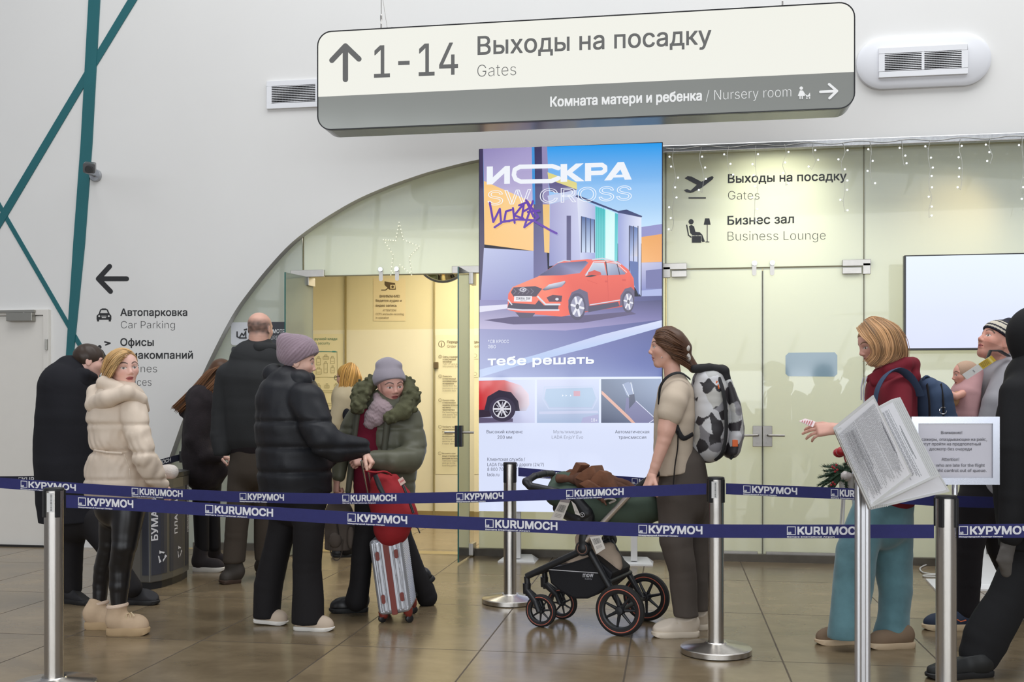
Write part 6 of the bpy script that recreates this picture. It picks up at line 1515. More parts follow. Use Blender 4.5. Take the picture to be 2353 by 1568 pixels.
# ---------------------------------------------------------------- man in the long black coat at the left
Y = 6.68; R = person(165, Y, 'man in long black hooded coat seen from behind at the left, head turned right')
H1 = head_axes(118, -12); B = Blob(Y); cf = sculpt_head(B, (206, 832), .222, H1, True, skin=(228, 182, 166), neckto=(190, 890), neckr=.27, brow=(50, 38, 32))
body(R, (228, 182, 166), B, core(Y, (172, 880), (160, 1150), [((120, 900, 0), (110, 1030, 0), (112, 1150, 0))], [((160, 1270, .1), (170, 1350, .1)), ((245, 1255, -.05), (300, 1345, -.05))]), colours={0: cf}, res={0: .003, 1: .012})
B = Blob(Y, .04); B.chain([(170, 868, 0, 50, 50), (160, 895, 0, 66, 78), (158, 960, 0, 68, 84), (158, 1060, 0, 68, 84), (160, 1150, 0, 68, 82), (162, 1196, 0, 66, 80)]); B.path([(112, 905, -.02), (106, 1010, -.06), (110, 1100, -.08), (116, 1180, -.08)], [21, 20, 17, 14]); B.path([(200, 900, .05), (226, 1000, .05), (235, 1080, .0)], [26, 24, 20])
B.cut((162, 1198), -UP); ct = B.build('long_coat', blk2, R, res=.008, wr=[(.012, 12, 3), (.007, 30, 6)])
B = Blob(Y, .03); B.el((158, 872, -.06), 54, 46, 30, (CAMX*.97-UP*.22, CAMF, UP*.97+CAMX*.22)); B.path([(150, 852, -.02), (196, 860, -.1), (218, 866, -.03)], [14, 13, 8]); B.k = .05; B.build('hood', blk2, ct, res=.008, wr=[(.006, 20, 4)])
B = Blob(Y, .03); B.chain([(170, 1160, 0, 52, 50), (172, 1200, 0, 48, 46)]); B.chain([(166, 1190, .05, 40, 38), (160, 1260, .06, 28, 32), (160, 1310, .06, 26, 30), (164, 1352, .06, 22, 26)]); B.chain([(206, 1195, -.03, 32, 36), (244, 1255, -.04, 24, 30), (276, 1310, -.04, 22, 27), (304, 1352, -.04, 22, 25)])
B.build('trousers', trs, R, res=.009, wr=[(.006, 14, 3)])
bsn = mat('black_suede', (34, 33, 36), .7, noise=.1)
shoe(R, 143, 214, 6.75, 6.65, .1, .03, .105, bsn, bk_, ankle=P(164, 1346, Y+.05), shaft=.05); shoe(R, 283, 366, 6.7, 6.66, .1, .03, .105, bsn, bk_, ankle=P(303, 1346, Y-.04), shaft=.05)
c1 = P(206, 832, Y); B = skullcap(Y, c1, .222, H1, None, (0, .22, .02), (0, .55, -.84), 1.045)
B.cut(c1+(H1[1]*-.1-H1[2]*.12)*.222, (H1[1]*.25-H1[2]*.97))
hair_obj([B.mesh(res=.004, colour=hair_col((62, 50, 42), 9, H1, .2), wr=(.003, 90, 3))], R)
# ---------------------------------------------------------------- bald man
Y = 7.5; R = person(560, Y, 'balding man in charcoal jacket and brown trousers seen from behind')
H4 = head_axes(163, -4); B = Blob(Y); cf0 = sculpt_head(B, (598, 757), .236, H4, True, skin=(218, 170, 150), neckto=(595, 840), neckr=.29)
c4 = np.array(P(598, 757, Y)); ax4 = [np.array(q) for q in H4]
def bald(V):
    col = cf0(V); D = V-c4; f, u, r = D@ax4[1]/.236, D@ax4[2]/.236, D@ax4[0]/.236
    w = np.clip((.30-u)*6, 0, 1)*np.clip((.12-f)*6, 0, 1)*np.clip((u+.3)*5, 0, 1)*(.8+.25*wob(V[:, 0]*1., V[:, 1], V[:, 2], 160, 4))*(np.abs(r) < .352)
    return col*(1-w[:, None])+LC(96, 80, 72)*w[:, None]
body(R, (218, 170, 150), B, core(Y, (596, 850), (585, 1010), [((520, 860, 0), (505, 960, 0), (505, 1040, 0))], [((545, 1180, 0), (535, 1290, 0)), ((612, 1180, .1), (612, 1240, .11))]), colours={0: bald}, res={0: .0032, 1: .012})
char = cloth('charcoal_canvas', (48, 49, 50), .85, .05, .15)
B = Blob(Y, .04); B.chain([(596, 806, 0, 36, 34), (590, 830, 0, 62, 50), (586, 870, 0, 76, 62), (584, 930, 0, 68, 60), (584, 1004, 0, 62, 56)]); B.path([(522, 862, .0), (507, 950, .0), (503, 1000, -.03), (509, 1040, -.06)], [25, 22, 20, 17]); B.path([(650, 862, .0), (664, 950, .0), (662, 1020, -.03)], [25, 22, 17]); B.cut((584, 1006), (-UP)) if False else None
B.cut((509, 1047), -UP); B.build('jacket', char, R, res=.008, wr=[(.01, 12, 3), (.007, 32, 6)])
B = Blob(Y, .02); B.path([(570, 802, -.0), (596, 800, -.1), (626, 800, -.04)], [13, 14, 12]); B.path([(566, 806, .0), (598, 800, .1), (630, 802, .0)], [10, 12, 10]); B.build('collar', char, R, res=.008)
B = Blob(Y, .03); B.chain([(584, 1000, 0, 57, 50), (584, 1026, 0, 57, 50)]); B.build('dark_shirt', cloth('dark_shirt', (34, 28, 30), .9), R, res=.01)
brn = cloth('brown_canvas', (72, 64, 56), .9, .06)
B = Blob(Y, .03); B.chain([(582, 1016, 0, 54, 48), (582, 1080, 0, 54, 48)]); B.chain([(560, 1080, 0, 34, 38), (548, 1160, -.02, 27, 32), (542, 1230, -.02, 25, 29), (538, 1285, -.02, 24, 27)]); B.chain([(606, 1080, .06, 34, 38), (610, 1180, .1, 28, 32), (612, 1290, .12, 25, 27)]); B.cut((540, 1292), -UP); B.build('trousers', brn, R, res=.008, wr=[(.011, 12, 2), (.008, 30, 6)])
bbt = mat('dark_brown_boot', (56, 50, 44), .7, noise=.1, bump=.2)
shoe(R, 552, 504, 7.5, 7.42, .12, .03, .11, bbt, mat('brown_sole', (60, 42, 30), .7), ankle=P(534, 1290, Y-.02), shaft=.062); shoe(R, 596, 636, 7.8, 7.65, .11, .03, .11, bbt, MATS['brown_sole'], ankle=P(612, 1288, Y+.12), shaft=.06)
# ---------------------------------------------------------------- girl with long brown hair
Y = 8.02; R = person(475, Y, 'girl with long brown hair in dark fluffy jacket and black leggings')
H3 = head_axes(100, -25); B = Blob(Y); cf = sculpt_head(B, (513, 866), .215, H3, skin=(220, 176, 160), neckto=(490, 930)); Bh = Blob(Y); hand_prims(Bh, (503, 1046, -.1), CAMX*.8-UP*.3, UP, (50, 55, 60, 60), 1, .95, 20)
body(R, (220, 176, 160), B, Bh, core(Y, (487, 930), (470, 1080), [((470, 960, -.1), (470, 1040, -.1), (500, 1048, -.1))], [((470, 1170, 0), (470, 1260, 0)), ((495, 1170, .1), (497, 1250, .1))]), colours={0: cf}, res={0: .0035, 1: .003, 2: .012})
fur = mat('dark_fur', (40, 33, 36), .95, noise=.2, nscale=20, bump=.8, bscale=140)
B = Blob(Y, .04); B.chain([(492, 895, 0, 28, 40), (476, 925, 0, 48, 58), (470, 980, 0, 46, 58), (466, 1040, 0, 47, 56), (470, 1085, 0, 46, 54)]); B.path([(455, 940, -.12), (448, 1010, -.16), (470, 1046, -.17), (498, 1050, -.13)], [24, 23, 19, 14]); B.path([(470, 1060, -.05), (510, 1082, -.02)], [22, 18]); B.c((420, 948, 0), (470, 935, 0), 10, 20)
B.build('fluffy_jacket', fur, R, res=.009, wr=[(.008, 30, 2), (.005, 70, 6)])
B = Blob(Y, .03); B.chain([(474, 1075, 0, 34, 36), (474, 1100, 0, 32, 34)]); B.chain([(464, 1095, -.03, 24, 25), (462, 1170, -.03, 18, 20), (464, 1260, -.02, 16, 17)]); B.chain([(488, 1095, .08, 22, 24), (488, 1170, .1, 17, 20), (492, 1255, .12, 15, 16)]); B.build('leggings', trs, R, res=.009)
dbt = mat('dark_suede_boot', (48, 42, 44), .85, noise=.08)
shoe(R, 444, 517, 8.0, 7.98, .1, .035, .1, dbt, ws, ankle=P(463, 1254, Y-.02), shaft=.055); shoe(R, 478, 540, 8.22, 8.2, .1, .03, .1, dbt, bk_, ankle=P(492, 1252, Y+.12), shaft=.052)
B = skullcap(Y, P(513, 866, Y), .215, H3, None, (0, .25, .1), (0, .85, -.5), 1.06, extra=lambda B, g: (B.c((508, 850), (470, 905), 26, 22), B.c((470, 905), (425, 930), 22, 12)))
gu = [[(520, 836, -.05), (490, 850, -.1), (455, 890, -.1), (415, 930, -.08), (404, 940, -.08)], [(505, 832, 0), (478, 852, -.02), (445, 890, -.03), (412, 924, -.02), (402, 936, -.02)], [(512, 848, -.09), (490, 878, -.13), (462, 905, -.13), (430, 930, -.12), (412, 948, -.11)], [(520, 870, -.1), (500, 890, -.13), (480, 905, -.13), (455, 925, -.13), (440, 935, -.12)]]
hair_obj([B.mesh(res=.005, colour=hair_col((84, 58, 40), 5, H3)), tubes_np(locks(gu, 130, 3.0, (110, 74, 46), Y, 5, 3, .3))], R)
# ---------------------------------------------------------------- blonde woman with glasses in the doorway
Y = 8.75; R = person(795, Y, 'blonde woman with glasses in beige coat standing in the doorway, facing left')
H7 = head_axes(-112, -6); B = Blob(Y); cf = sculpt_head(B, (797, 868), .215, H7, skin=(228, 176, 150), neckto=(803, 920))
body(R, (228, 176, 150), B, core(Y, (803, 920), (800, 1050), [((770, 930, 0), (765, 980, 0), (775, 1030, 0))], [((795, 1150, 0), (795, 1260, 0)), ((810, 1150, .1), (810, 1260, .1))]), colours={0: cf}, res={0: .0035, 1: .014})
bei = cloth('beige_wool', (206, 190, 156), .95, .05)
B = Blob(Y, .04); B.chain([(803, 893, 0, 26, 34), (803, 915, 0, 42, 52), (802, 980, 0, 38, 50), (800, 1080, 0, 42, 50), (800, 1180, 0, 46, 52)]); B.path([(790, 920, -.12), (772, 975, -.15), (782, 1020, -.12)], [24, 20, 15]); ct = B.build('beige_coat', bei, R, res=.01, wr=[(.008, 12, 4)])
B = Blob(Y, .02); B.el((763, 950, -.14), 10, 8, 9); B.el((797, 955, -.22), 10, 6, 16); B.c((768, 1000, -.14), (775, 1012, -.17), 8, 7); B.build('black_trim', blk2, ct, res=.007)
B = Blob(Y, .02); B.path([(822, 884, -.1), (832, 890, -.06), (836, 894, .0)], [6, 7, 7]); B.build('patterned_scarf', cloth('leopard_scarf', (120, 100, 76), .8, .5), R, res=.006)
B = Blob(Y, .03); B.chain([(795, 1170, 0, 26, 28), (795, 1262, 0, 17, 18)]); B.chain([(810, 1170, .1, 22, 26), (810, 1262, .1, 16, 18)]); B.build('trousers', trs, R, res=.011)
shoe(R, 812, 760, 8.76, 8.74, .1, .025, .09, bo, bk_); shoe(R, 828, 776, 8.88, 8.86, .1, .025, .09, bo, bk_)
b = MB(); c7 = P(797, 868, Y); g7 = lambda x, y, z: c7+(H7[0]*x+H7[1]*y+H7[2]*z)*.215
for s_ in (-1, 1): b.tube([g7(s_*.15+.1*math.cos(a), .41, .03+.085*math.sin(a)) for a in np.linspace(0, 6.283, 17)], .0022, 5); b.tube([g7(s_*.25, .39, .05), g7(s_*.37, .1, .06), g7(s_*.38, -.1, .04)], .0022, 5)
b.build('glasses', DKPLAS, R)
B = skullcap(Y, c7, .215, H7, None, (0, .24, .16), (0, .86, -.5), 1.06, extra=lambda B, g: B.el(g(0, -.25, -.1), .29*.215, .26*.215, .5*.215, H7, m=True))
gu = [[(800, 834, -.09), (788, 850, -.12), (782, 880, -.12), (780, 908, -.12)], [(808, 833, -.06), (802, 855, -.13), (795, 885, -.14), (788, 912, -.14)], [(815, 837, -.04), (815, 860, -.12), (808, 888, -.13), (802, 905, -.13)], [(822, 845, .0), (828, 865, -.06), (830, 880, -.06), (836, 888, -.05)]]
hair_obj([B.mesh(res=.005, colour=hair_col((196, 150, 78), 6, H7)), tubes_np(locks(gu, 90, 2.2, (206, 158, 84), Y, 6, 2, .3))], R)
# ---------------------------------------------------------------- young woman with the camouflage backpack
Y = 5.78; R = person(1565, Y, 'young woman in beige t-shirt and grey trousers pushing the pram')
H8 = head_axes(-92, 0); SK8 = (228, 178, 158); B = Blob(Y); cf = sculpt_head(B, (1533, 801), .224, H8, skin=SK8, neckto=(1548, 880), neckr=.2, lip=(186, 112, 104), brow=(86, 62, 48))
Ba = Blob(Y, .02); Ba.path([(1552, 915, -.19), (1532, 985, -.2), (1526, 1012, -.2), (1506, 1072, -.19), (1499, 1092, -.185)], [21, 18, 16, 11.5, 10]); Ba.c((1536, 955, -.19), (1531, 990, -.2), 20, 18)
Bh = Blob(Y); hand_prims(Bh, (1499, 1091, -.185), -CAMX*.35-UP*.85-CAMF*.1, -CAMX*.85+UP*.35-CAMF*.35, (62, 68, 70, 72), -1, .98, 20)
Bh2 = Blob(Y); hand_prims(Bh2, (1512, 1096, .02), -CAMX*.35-UP*.85, -CAMX*.85+UP*.35, (62, 68, 70, 72), 1, .98, 20)
Bc = core(Y, (1548, 885), (1568, 1080), [((1550, 920, .16), (1535, 1000, .14), (1512, 1094, .02))], [((1560, 1250, -.08), (1575, 1400, -.08)), ((1600, 1250, .1), (1610, 1390, .1))])
body(R, SK8, B, Ba, Bh, Bh2, Bc, colours={0: cf}, res={0: .0028, 1: .005, 2: .0026, 3: .004, 4: .012})
tee = cloth('beige_jersey', (200, 184, 164), .9, .03, .08)
B = Blob(Y, .03); B.chain([(1552, 884, 0, 28, 30), (1551, 905, 0, 40, 74), (1549, 960, 0, 46, 72), (1546, 1030, 0, 44, 66), (1546, 1088, 0, 42, 64)]); B.path([(1556, 902, -.14), (1548, 925, -.185), (1538, 952, -.2)], [28, 29, 27], k=.02); B.path([(1556, 902, .14), (1548, 925, .185), (1538, 952, .2)], [28, 29, 27], k=.02)
B.c((1535, 962, -.2), (1530, 990, -.205), 16, 10, '-', .012); B.cut((1546, 1088), (-UP-CAMX*-.18)); B.cut((1534, 953, -.2), (-UP*.93-CAMX*.3)) if False else None
def tee_fn(X, Yv, Z): return 0
B.build('t_shirt', tee, R, res=.007, wr=[(.008, 14, 3), (.006, 34, 8)])
gpt = cloth('grey_brown_trousers', (86, 78, 72), .85, .05, .08)
B = Blob(Y, .03); B.chain([(1568, 1072, 0, 54, 58), (1570, 1120, 0, 58, 62), (1568, 1160, 0, 56, 60)]); B.chain([(1552, 1150, -.08, 40, 40), (1554, 1240, -.08, 38, 38), (1568, 1320, -.07, 30, 33), (1577, 1420, -.06, 29, 31)]); B.chain([(1588, 1150, .08, 40, 40), (1594, 1260, .1, 32, 34), (1602, 1330, .11, 24, 28), (1606, 1405, .12, 21, 25)])
B.cut(Vector((0, 0, .115)), -UP); B.build('trousers', gpt, R, res=.008, wr=[(.013, 12, 5), (.009, 26, 2), (.004, 60, 1)])
wsn = mat('white_leather', (214, 200, 182), .5, noise=.03); wso = mat('white_sole', (222, 208, 188), .5)
for h_, t_, yq, an in ((1606, 1497, 5.76, (1580, 1414, -.05)), (1626, 1560, 5.95, (1608, 1402, .12))): 
    q = shoe(R, h_, t_, yq, yq-.02, .1, .032, .105, wsn, wso, ankle=P(an[0], an[1], Y+an[2]), shaft=.045)
    b = MB(); p0 = P(an[0]-26, an[1]+16, yq-.01)
    for k in range(4): o_ = p0-CAMX*(.014*k)-UP*.012*k; b.tube([o_-CAMF*.034, o_-CAMX*.004+UP*.008, o_+CAMF*.034], .0035, 6)
    b.build('shoe_laces', wso, q, smooth=True)
c8 = P(1533, 801, Y); B = skullcap(Y, c8, .224, H8, None, (0, .27, .12), (0, .88, -.47), 1.05, extra=lambda B, g: (B.el(g(0, -.38, .02), .24*.224, .2*.224, .25*.224, H8, m=True), B.c((1560, 812), (1578, 800), 17, 11), B.c((1572, 815), (1594, 846), 15, 12)))
gu = [[(1512, 757, .04), (1540, 751, .04), (1570, 774, .03), (1580, 802, .0)], [(1508, 760, .0), (1536, 752, .0), (1566, 772, -.01), (1580, 800, -.02)], [(1506, 764, -.03), (1530, 758, -.06), (1558, 778, -.06), (1576, 800, -.03)], [(1505, 776, -.08), (1525, 776, -.105), (1552, 790, -.1), (1574, 803, -.03)], [(1508, 790, -.09), (1525, 794, -.11), (1550, 802, -.105), (1573, 808, -.03)], [(1540, 815, -.1), (1552, 825, -.1), (1566, 830, -.08), (1590, 848, -.04)], [(1545, 826, -.08), (1560, 834, -.08), (1576, 842, -.05), (1598, 855, -.03)]]
hp = mesh_np('hair', [B.mesh(res=.004, colour=hair_col((88, 62, 46), 7, H8, .22)), tubes_np(locks(gu, 170, 2.6, (98, 68, 48), Y, 7, 2.2, .25))], hb, R)
B = Blob(Y, .012); B.el((1577, 800, -.035), 9, 8, 9); B.el((1580, 806, .03), 8, 8, 8); B.el((1581, 823, -.03), 6, 5, 9); B.c((1576, 800, -.03), (1582, 826, -.03), 4, 4); B.build('hair_clip', mat('pale_clip', (206, 200, 190), .25), hp, res=.004)
b = MB().sphere(P(1521, 822, Y-.085), .004, 8); b.build('earring', CHROME, R)
# ---------------------------------------------------------------- woman in the maroon hoodie
Y = 5.53; R = person(2005, Y, 'woman in maroon hoodie and teal velour trousers holding out a paper')
H9 = head_axes(-84, -20); SK9 = (220, 168, 150); B = Blob(Y); cf = sculpt_head(B, (2012, 792), .22, H9, skin=SK9, neckto=(2036, 880), neckr=.2, lip=(170, 100, 94), brow=(120, 90, 62))
Bh = Blob(Y); hand_prims(Bh, (1920, 985, -.3), -CAMX*.96-UP*.12+CAMF*.1, -CAMF*.75+UP*.6, (22, 16, 22, 30), 1, 1.02, 22, 9)
body(R, SK9, B, Bh, core(Y, (2036, 880), (2040, 1120), [((2050, 900, -.18), (2035, 1010, -.25), (1922, 984, -.3))], [((1965, 1280, -.05), (1945, 1440, -.05)), ((2045, 1280, .02), (2050, 1450, .0))]), colours={0: cf}, res={0: .0028, 1: .0026, 2: .012})
mar = cloth('maroon_fleece', (124, 36, 48), .92, .06, .15)
B = Blob(Y, .035); B.chain([(2038, 874, 0, 36, 40), (2046, 900, 0, 54, 76), (2044, 960, 0, 58, 80), (2042, 1040, 0, 60, 78), (2042, 1125, 0, 62, 76)]); B.path([(2058, 905, -.16), (2062, 975, -.24), (2045, 1025, -.27), (1990, 1010, -.29), (1928, 986, -.3)], [34, 31, 28, 22, 15], k=.025); B.path([(2050, 905, .16), (2040, 1000, .2), (2000, 1040, .1)], [32, 28, 22])
hd = B.build('hoodie', mar, R, res=.008, wr=[(.009, 14, 6), (.007, 34, 3)])
B = Blob(Y, .025); B.path([(2008, 868, -.05), (2040, 852, -.1), (2080, 838, -.08), (2098, 836, .0)], [12, 16, 16, 13]); B.path([(2002, 872, .03), (2040, 852, .1), (2084, 838, .08)], [12, 16, 15]); B.path([(2098, 840, 0), (2098, 866, -.04), (2088, 880, -.06)], [12, 15, 12]); B.path([(2010, 880, -.07), (2045, 872, -.12), (2085, 868, -.1)], [9, 14, 14]); B.build('hood', mar, hd, res=.007, wr=[(.006, 22, 3), (.003, 50, 8)])
b = MB().tube([P(1992, 866, Y-.06), P(1986, 886, Y-.085), P(1984, 905, Y-.08), P(1986, 925, Y-.08)], .004, 6); b.tube([P(1984, 868, Y+.02), P(1979, 890, Y-.0), P(1979, 920, Y)], .004, 6); b.build('drawstring', mat('pale_cord', (190, 190, 200), .7), hd, smooth=True)
tl = cloth('teal_velour', (96, 134, 142), .85, .22, .15, sheen=.3)
B = Blob(Y, .03); B.chain([(2036, 1105, 0, 60, 66), (2032, 1160, 0, 66, 68), (2030, 1200, 0, 66, 64)]); B.chain([(2000, 1190, -.06, 42, 44), (1968, 1270, -.08, 44, 42), (1958, 1350, -.08, 42, 40), (1942, 1458, -.08, 42, 40)]); B.chain([(2052, 1190, .05, 42, 44), (2052, 1280, .05, 45, 42), (2060, 1360, .04, 38, 38), (2054, 1420, .03, 38, 38), (2047, 1475, .03, 46, 40)]); B.cut(Vector((0, 0, .06)), -UP); B.build('velour_trousers', tl, R, res=.008, wr=[(.013, 11, 3), (.009, 28, 6)])
tsn, cso = mat('taupe_suede', (128, 106, 84), .8, noise=.08), mat('cream_sole', (206, 182, 150), .6)
shoe(R, 1985, 1873, 5.6, 5.56, .1, .03, .085, tsn, cso); shoe(R, 2100, 1992, 5.5, 5.47, .1, .032, .085, tsn, cso)
c9 = P(2012, 792, Y); B = skullcap(Y, c9, .22, H9, None, (0, .25, .2), (0, .86, -.5), 1.07, extra=lambda B, g: (B.el(g(0, -.18, -.1), .36*.22, .34*.22, .42*.22, H9, m=True), B.el((2040, 812, 0), 36, 40, 26)))
gu = [[(1968, 754, -.03), (1980, 772, -.085), (2000, 790, -.12), (2008, 812, -.12), (1992, 830, -.11)], [(1985, 738, -.05), (2005, 765, -.11), (2022, 795, -.14), (2020, 822, -.13), (2002, 842, -.12)], [(2005, 730, -.04), (2036, 756, -.11), (2050, 790, -.13), (2046, 818, -.12), (2026, 838, -.12)], [(2025, 730, -.03), (2058, 756, -.09), (2072, 790, -.1), (2074, 815, -.09), (2062, 832, -.08)], [(2030, 731, .0), (2066, 758, -.02), (2080, 792, -.02), (2080, 815, -.02), (2076, 828, -.02)], [(1985, 736, .03), (2010, 728, .05), (2060, 750, .06), (2078, 790, .05), (2076, 826, .05)]]
hair_obj([B.mesh(res=.004, colour=hair_col((160, 118, 78), 8, H9, .3)), tubes_np(locks(gu, 170, 2.9, (184, 142, 100), Y, 8, 3, .3))], R)
# paper in her hand
t = thing('boarding_pass', P(1850, 972, Y-.3), 'small red and white folded paper in the outstretched hand', 'paper')
A_ = [P(1836, 968, Y-.3), P(1850, 962, Y-.27), P(1874, 969, Y-.3), P(1868, 982, Y-.33)]
b = MB(); b.color((226, 206, 206)).prism(A_, (A_[1]-A_[0]).cross(A_[2]-A_[0]).normalized()*.002); b.color((168, 60, 66))
nA = (A_[1]-A_[0]).cross(A_[3]-A_[0]).normalized(); nA = nA if nA.dot(CAMF) < 0 else -nA
for k in range(5): u = .18+.15*k; p, q = A_[0]*(1-u)+A_[2]*u, A_[0]*(1-u)+A_[3]*u; b.prism([p+nA*.003, p+(A_[2]-A_[0])*.06+nA*.003, q+(A_[3]-A_[0])*.06+nA*.003, q+nA*.003], nA*.0006)
b.build('folded_sheet', PRINT, t, attr=True)
# ---------------------------------------------------------------- man with the baby
Y = 5.98; R = person(2260, Y, 'man in striped knit hat with a baby in a sling, looking up to the left')
H10 = head_axes(-84, 24); SK = (218, 158, 138); B = Blob(Y); cf = sculpt_head(B, (2290, 787), .238, H10, True, skin=SK, neckto=(2322, 860), neckr=.26, brow=(90, 66, 50), stubble=(150, 108, 92))
body(R, SK, B, core(Y, (2318, 860), (2290, 1110), [((2300, 880, -.15), (2290, 970, -.2), (2240, 990, -.2))], [((2230, 1270, 0), (2230, 1400, 0)), ((2290, 1270, .1), (2330, 1380, .2))]), colours={0: cf}, res={0: .003, 1: .012})
gsw = cloth('grey_sweatshirt', (158, 156, 160), .9, .04)
B = Blob(Y, .04); B.chain([(2318, 842, 0, 34, 40), (2312, 880, 0, 60, 78), (2296, 950, 0, 72, 78), (2286, 1040, 0, 66, 72), (2284, 1112, 0, 62, 68)]); B.path([(2318, 872, -.15), (2294, 930, -.22), (2275, 985, -.22), (2235, 1000, -.2)], [34, 32, 28, 20]); B.build('sweatshirt', gsw, R, res=.009, wr=[(.009, 11, 3), (.005, 26, 6)])
dkt = cloth('dark_joggers', (30, 27, 30), .85)
B = Blob(Y, .03); B.chain([(2278, 1100, 0, 64, 62), (2270, 1160, 0, 64, 60)]); B.chain([(2240, 1160, -.04, 42, 42), (2226, 1270, -.04, 30, 34), (2224, 1340, -.04, 26, 30), (2222, 1404, -.04, 25, 27)]); B.chain([(2285, 1160, .08, 40, 42), (2300, 1260, .12, 30, 34), (2336, 1350, .2, 26, 28), (2356, 1400, .24, 22, 24)]); B.build('joggers', dkt, R, res=.009, wr=[(.006, 14, 4)])
nvs, osl = mat('navy_mesh_shoe', (36, 48, 70), .7, noise=.1), mat('cream_foam_sole', (206, 184, 150), .6)
q = shoe(R, 2252, 2119, 5.94, 5.92, .105, .035, .095, nvs, osl, ankle=P(2224, 1398, Y-.04), shaft=.045); b = MB(); orm = mat('orange_trim', (226, 110, 60), .5)
p = P(2220, 1426, 5.86); b.tube([p, p-CAMX*.03-UP*.008, p-CAMX*.05+UP*.004], .003, 5); b.build('shoe_stripe', orm, q)
shoe(R, 2390, 2330, 6.3, 6.24, .105, .035, .095, nvs, osl, zh=.1)
B = Blob(Y, .02); B.el((2298, 770), 40, 40, 34, (H10[1], H10[0], H10[2])); B.c((2296, 770), (2318, 744), 30, 14); B.cut((2270, 757), -CAMX*.63-UP*.78)
hc = np.array(P(2298, 770, Y)); au = np.array(H10[2]); r3, f3 = np.array(H10[0]), np.array(H10[1])
up10 = CAMX*.63+UP*.78
def stripes(V):
    t_ = (V-np.array(P(2270, 757, Y)))@np.array(up10)/(Y/FPX); col = np.tile(LC(30, 30, 44), (len(V), 1))
    for a, b_ in ((4, 8), (12, 22), (25.5, 28.5)): col[(t_ > a) & (t_ < b_)] = LC(206, 198, 180)
    return col
B.build('striped_hat', mat('striped_knit', rough=.9, attr=True, bump=.3, bscale=300), R, res=.004, colour=stripes)
# baby sling and the luggage tag hanging from its strap
B = Blob(Y, .03); B.chain([(2232, 862, -.06, 22, 40), (2218, 905, -.08, 30, 46), (2216, 950, -.08, 28, 46), (2225, 1000, -.06, 26, 44)]); sl = B.build('baby_sling', cloth('pink_fleece', (206, 160, 160), .9, .04), R, res=.008, wr=[(.006, 16, 5)])
b = MB().tube([P(2268, 826, Y-.16), P(2276, 806, Y-.17), P(2296, 806, Y-.16), P(2316, 818, Y-.1)], [.02]*4, 8, flat=.3); b.build('sling_strap', DKPLAS, sl, smooth=True)
tq = [(2211, 861), (2278, 817), (2290, 828), (2222, 873)]; mT = lambda u, v: P(tq[0][0]+(tq[1][0]-tq[0][0])*u+(tq[3][0]-tq[0][0])*v, tq[0][1]+(tq[1][1]-tq[0][1])*u+(tq[3][1]-tq[0][1])*v, Y-.27)
MB().prism([mT(0, 0), mT(1, 0), mT(1, 1), mT(0, 1)], CAMF*.002).build('luggage_tag', mat('tag_white', (226, 224, 218), .5), sl); f = Flat(mT, -CAMF, .001); f.rect(.55, 0, 1, 1, (206, 172, 40)); f.rect(.86, 0, .92, 1, (226, 206, 120))
for k in range(5): f.rect(.58, .14+.15*k, .82, .2+.15*k, (120, 96, 30))
f.rect(.3, .3, .33, .7, (150, 150, 150)); f.build('tag_print', PRINT, sl)
# ---------------------------------------------------------------- the baby
R2 = thing('person', P(2222, 900, Y-.08), 'baby in beige knitted bonnet carried on the chest of the man in the striped hat', 'person')
HB = head_axes(-96, -6); B = Blob(Y); cf = sculpt_head(B, (2216, 862, -.09), .15, HB, skin=(228, 168, 148), neckto=(2224, 905, -.08), lash=.5)
Bb = Blob(Y, .03); Bb.c((2224, 900, -.08), (2222, 960, -.07), 24, 30); Bb.path([(2212, 905, -.16), (2196, 912, -.18), (2184, 904, -.17)], [9, 8, 6])
body(R2, (228, 168, 148), B, Bb, colours={0: cf}, res={0: .003, 1: .007})
B = Blob(Y, .02); gB = lambda x, y, z: P(2216, 862, Y-.09)+(HB[0]*x+HB[1]*y+HB[2]*z)*.15
B.el(gB(0, -.08, .1), .39*.15, .46*.15, .43*.15, HB, m=True); B.el(gB(0, -.1, -.2), .33*.15, .33*.15, .3*.15, HB, m=True); B.cut(gB(0, .24, 0), HB[1]); bo_ = B.build('bonnet', cloth('beige_knit_bonnet', (196, 164, 140), .9, .05, .4, 300), R2, res=.004)
b = MB().tube([gB(0, .2, -.42), gB(.1, .34, -.6), gB(.2, .3, -.8)], .004, 6); b.build('bonnet_tie', MATS['beige_knit_bonnet'], bo_, smooth=True)
B = Blob(Y, .02); B.c((2200, 908, -.14), (2192, 922, -.12), 9, 12); B.build('beige_sleeve', cloth('tan_jersey', (190, 150, 110), .9), R2, res=.006)
# ---------------------------------------------------------------- dark figure at the right edge
Y = 4.92; R = person(2345, Y, 'person in long black coat and hood striding in at the right edge')
HE = head_axes(-120, 0); B = Blob(Y); cf = sculpt_head(B, (2372, 770), .23, HE, True, skin=(214, 168, 150), neckto=(2385, 850))
body(R, (214, 168, 150), B, core(Y, (2385, 860), (2390, 1180), [((2345, 920, -.1), (2330, 1060, -.15), (2316, 1240, -.15))], [((2340, 1330, 0), (2240, 1480, 0)), ((2420, 1350, .2), (2430, 1500, .2))]), colours={0: cf}, res={0: .004, 1: .014})
bc = cloth('black_padded_cloth', (27, 27, 29), .8)
B = Blob(Y, .05); B.chain([(2385, 830, 0, 44, 50), (2388, 870, 0, 72, 90), (2388, 960, 0, 88, 100), (2390, 1100, 0, 96, 100), (2394, 1255, 0, 92, 96)]); B.path([(2340, 905, -.1), (2330, 1030, -.14), (2326, 1140, -.15), (2322, 1230, -.15)], [36, 33, 30, 24]); B.cut((2390, 1262), -UP); ct = B.build('long_coat', bc, R, res=.01, wr=[(.012, 10, 3), (.007, 26, 6)])
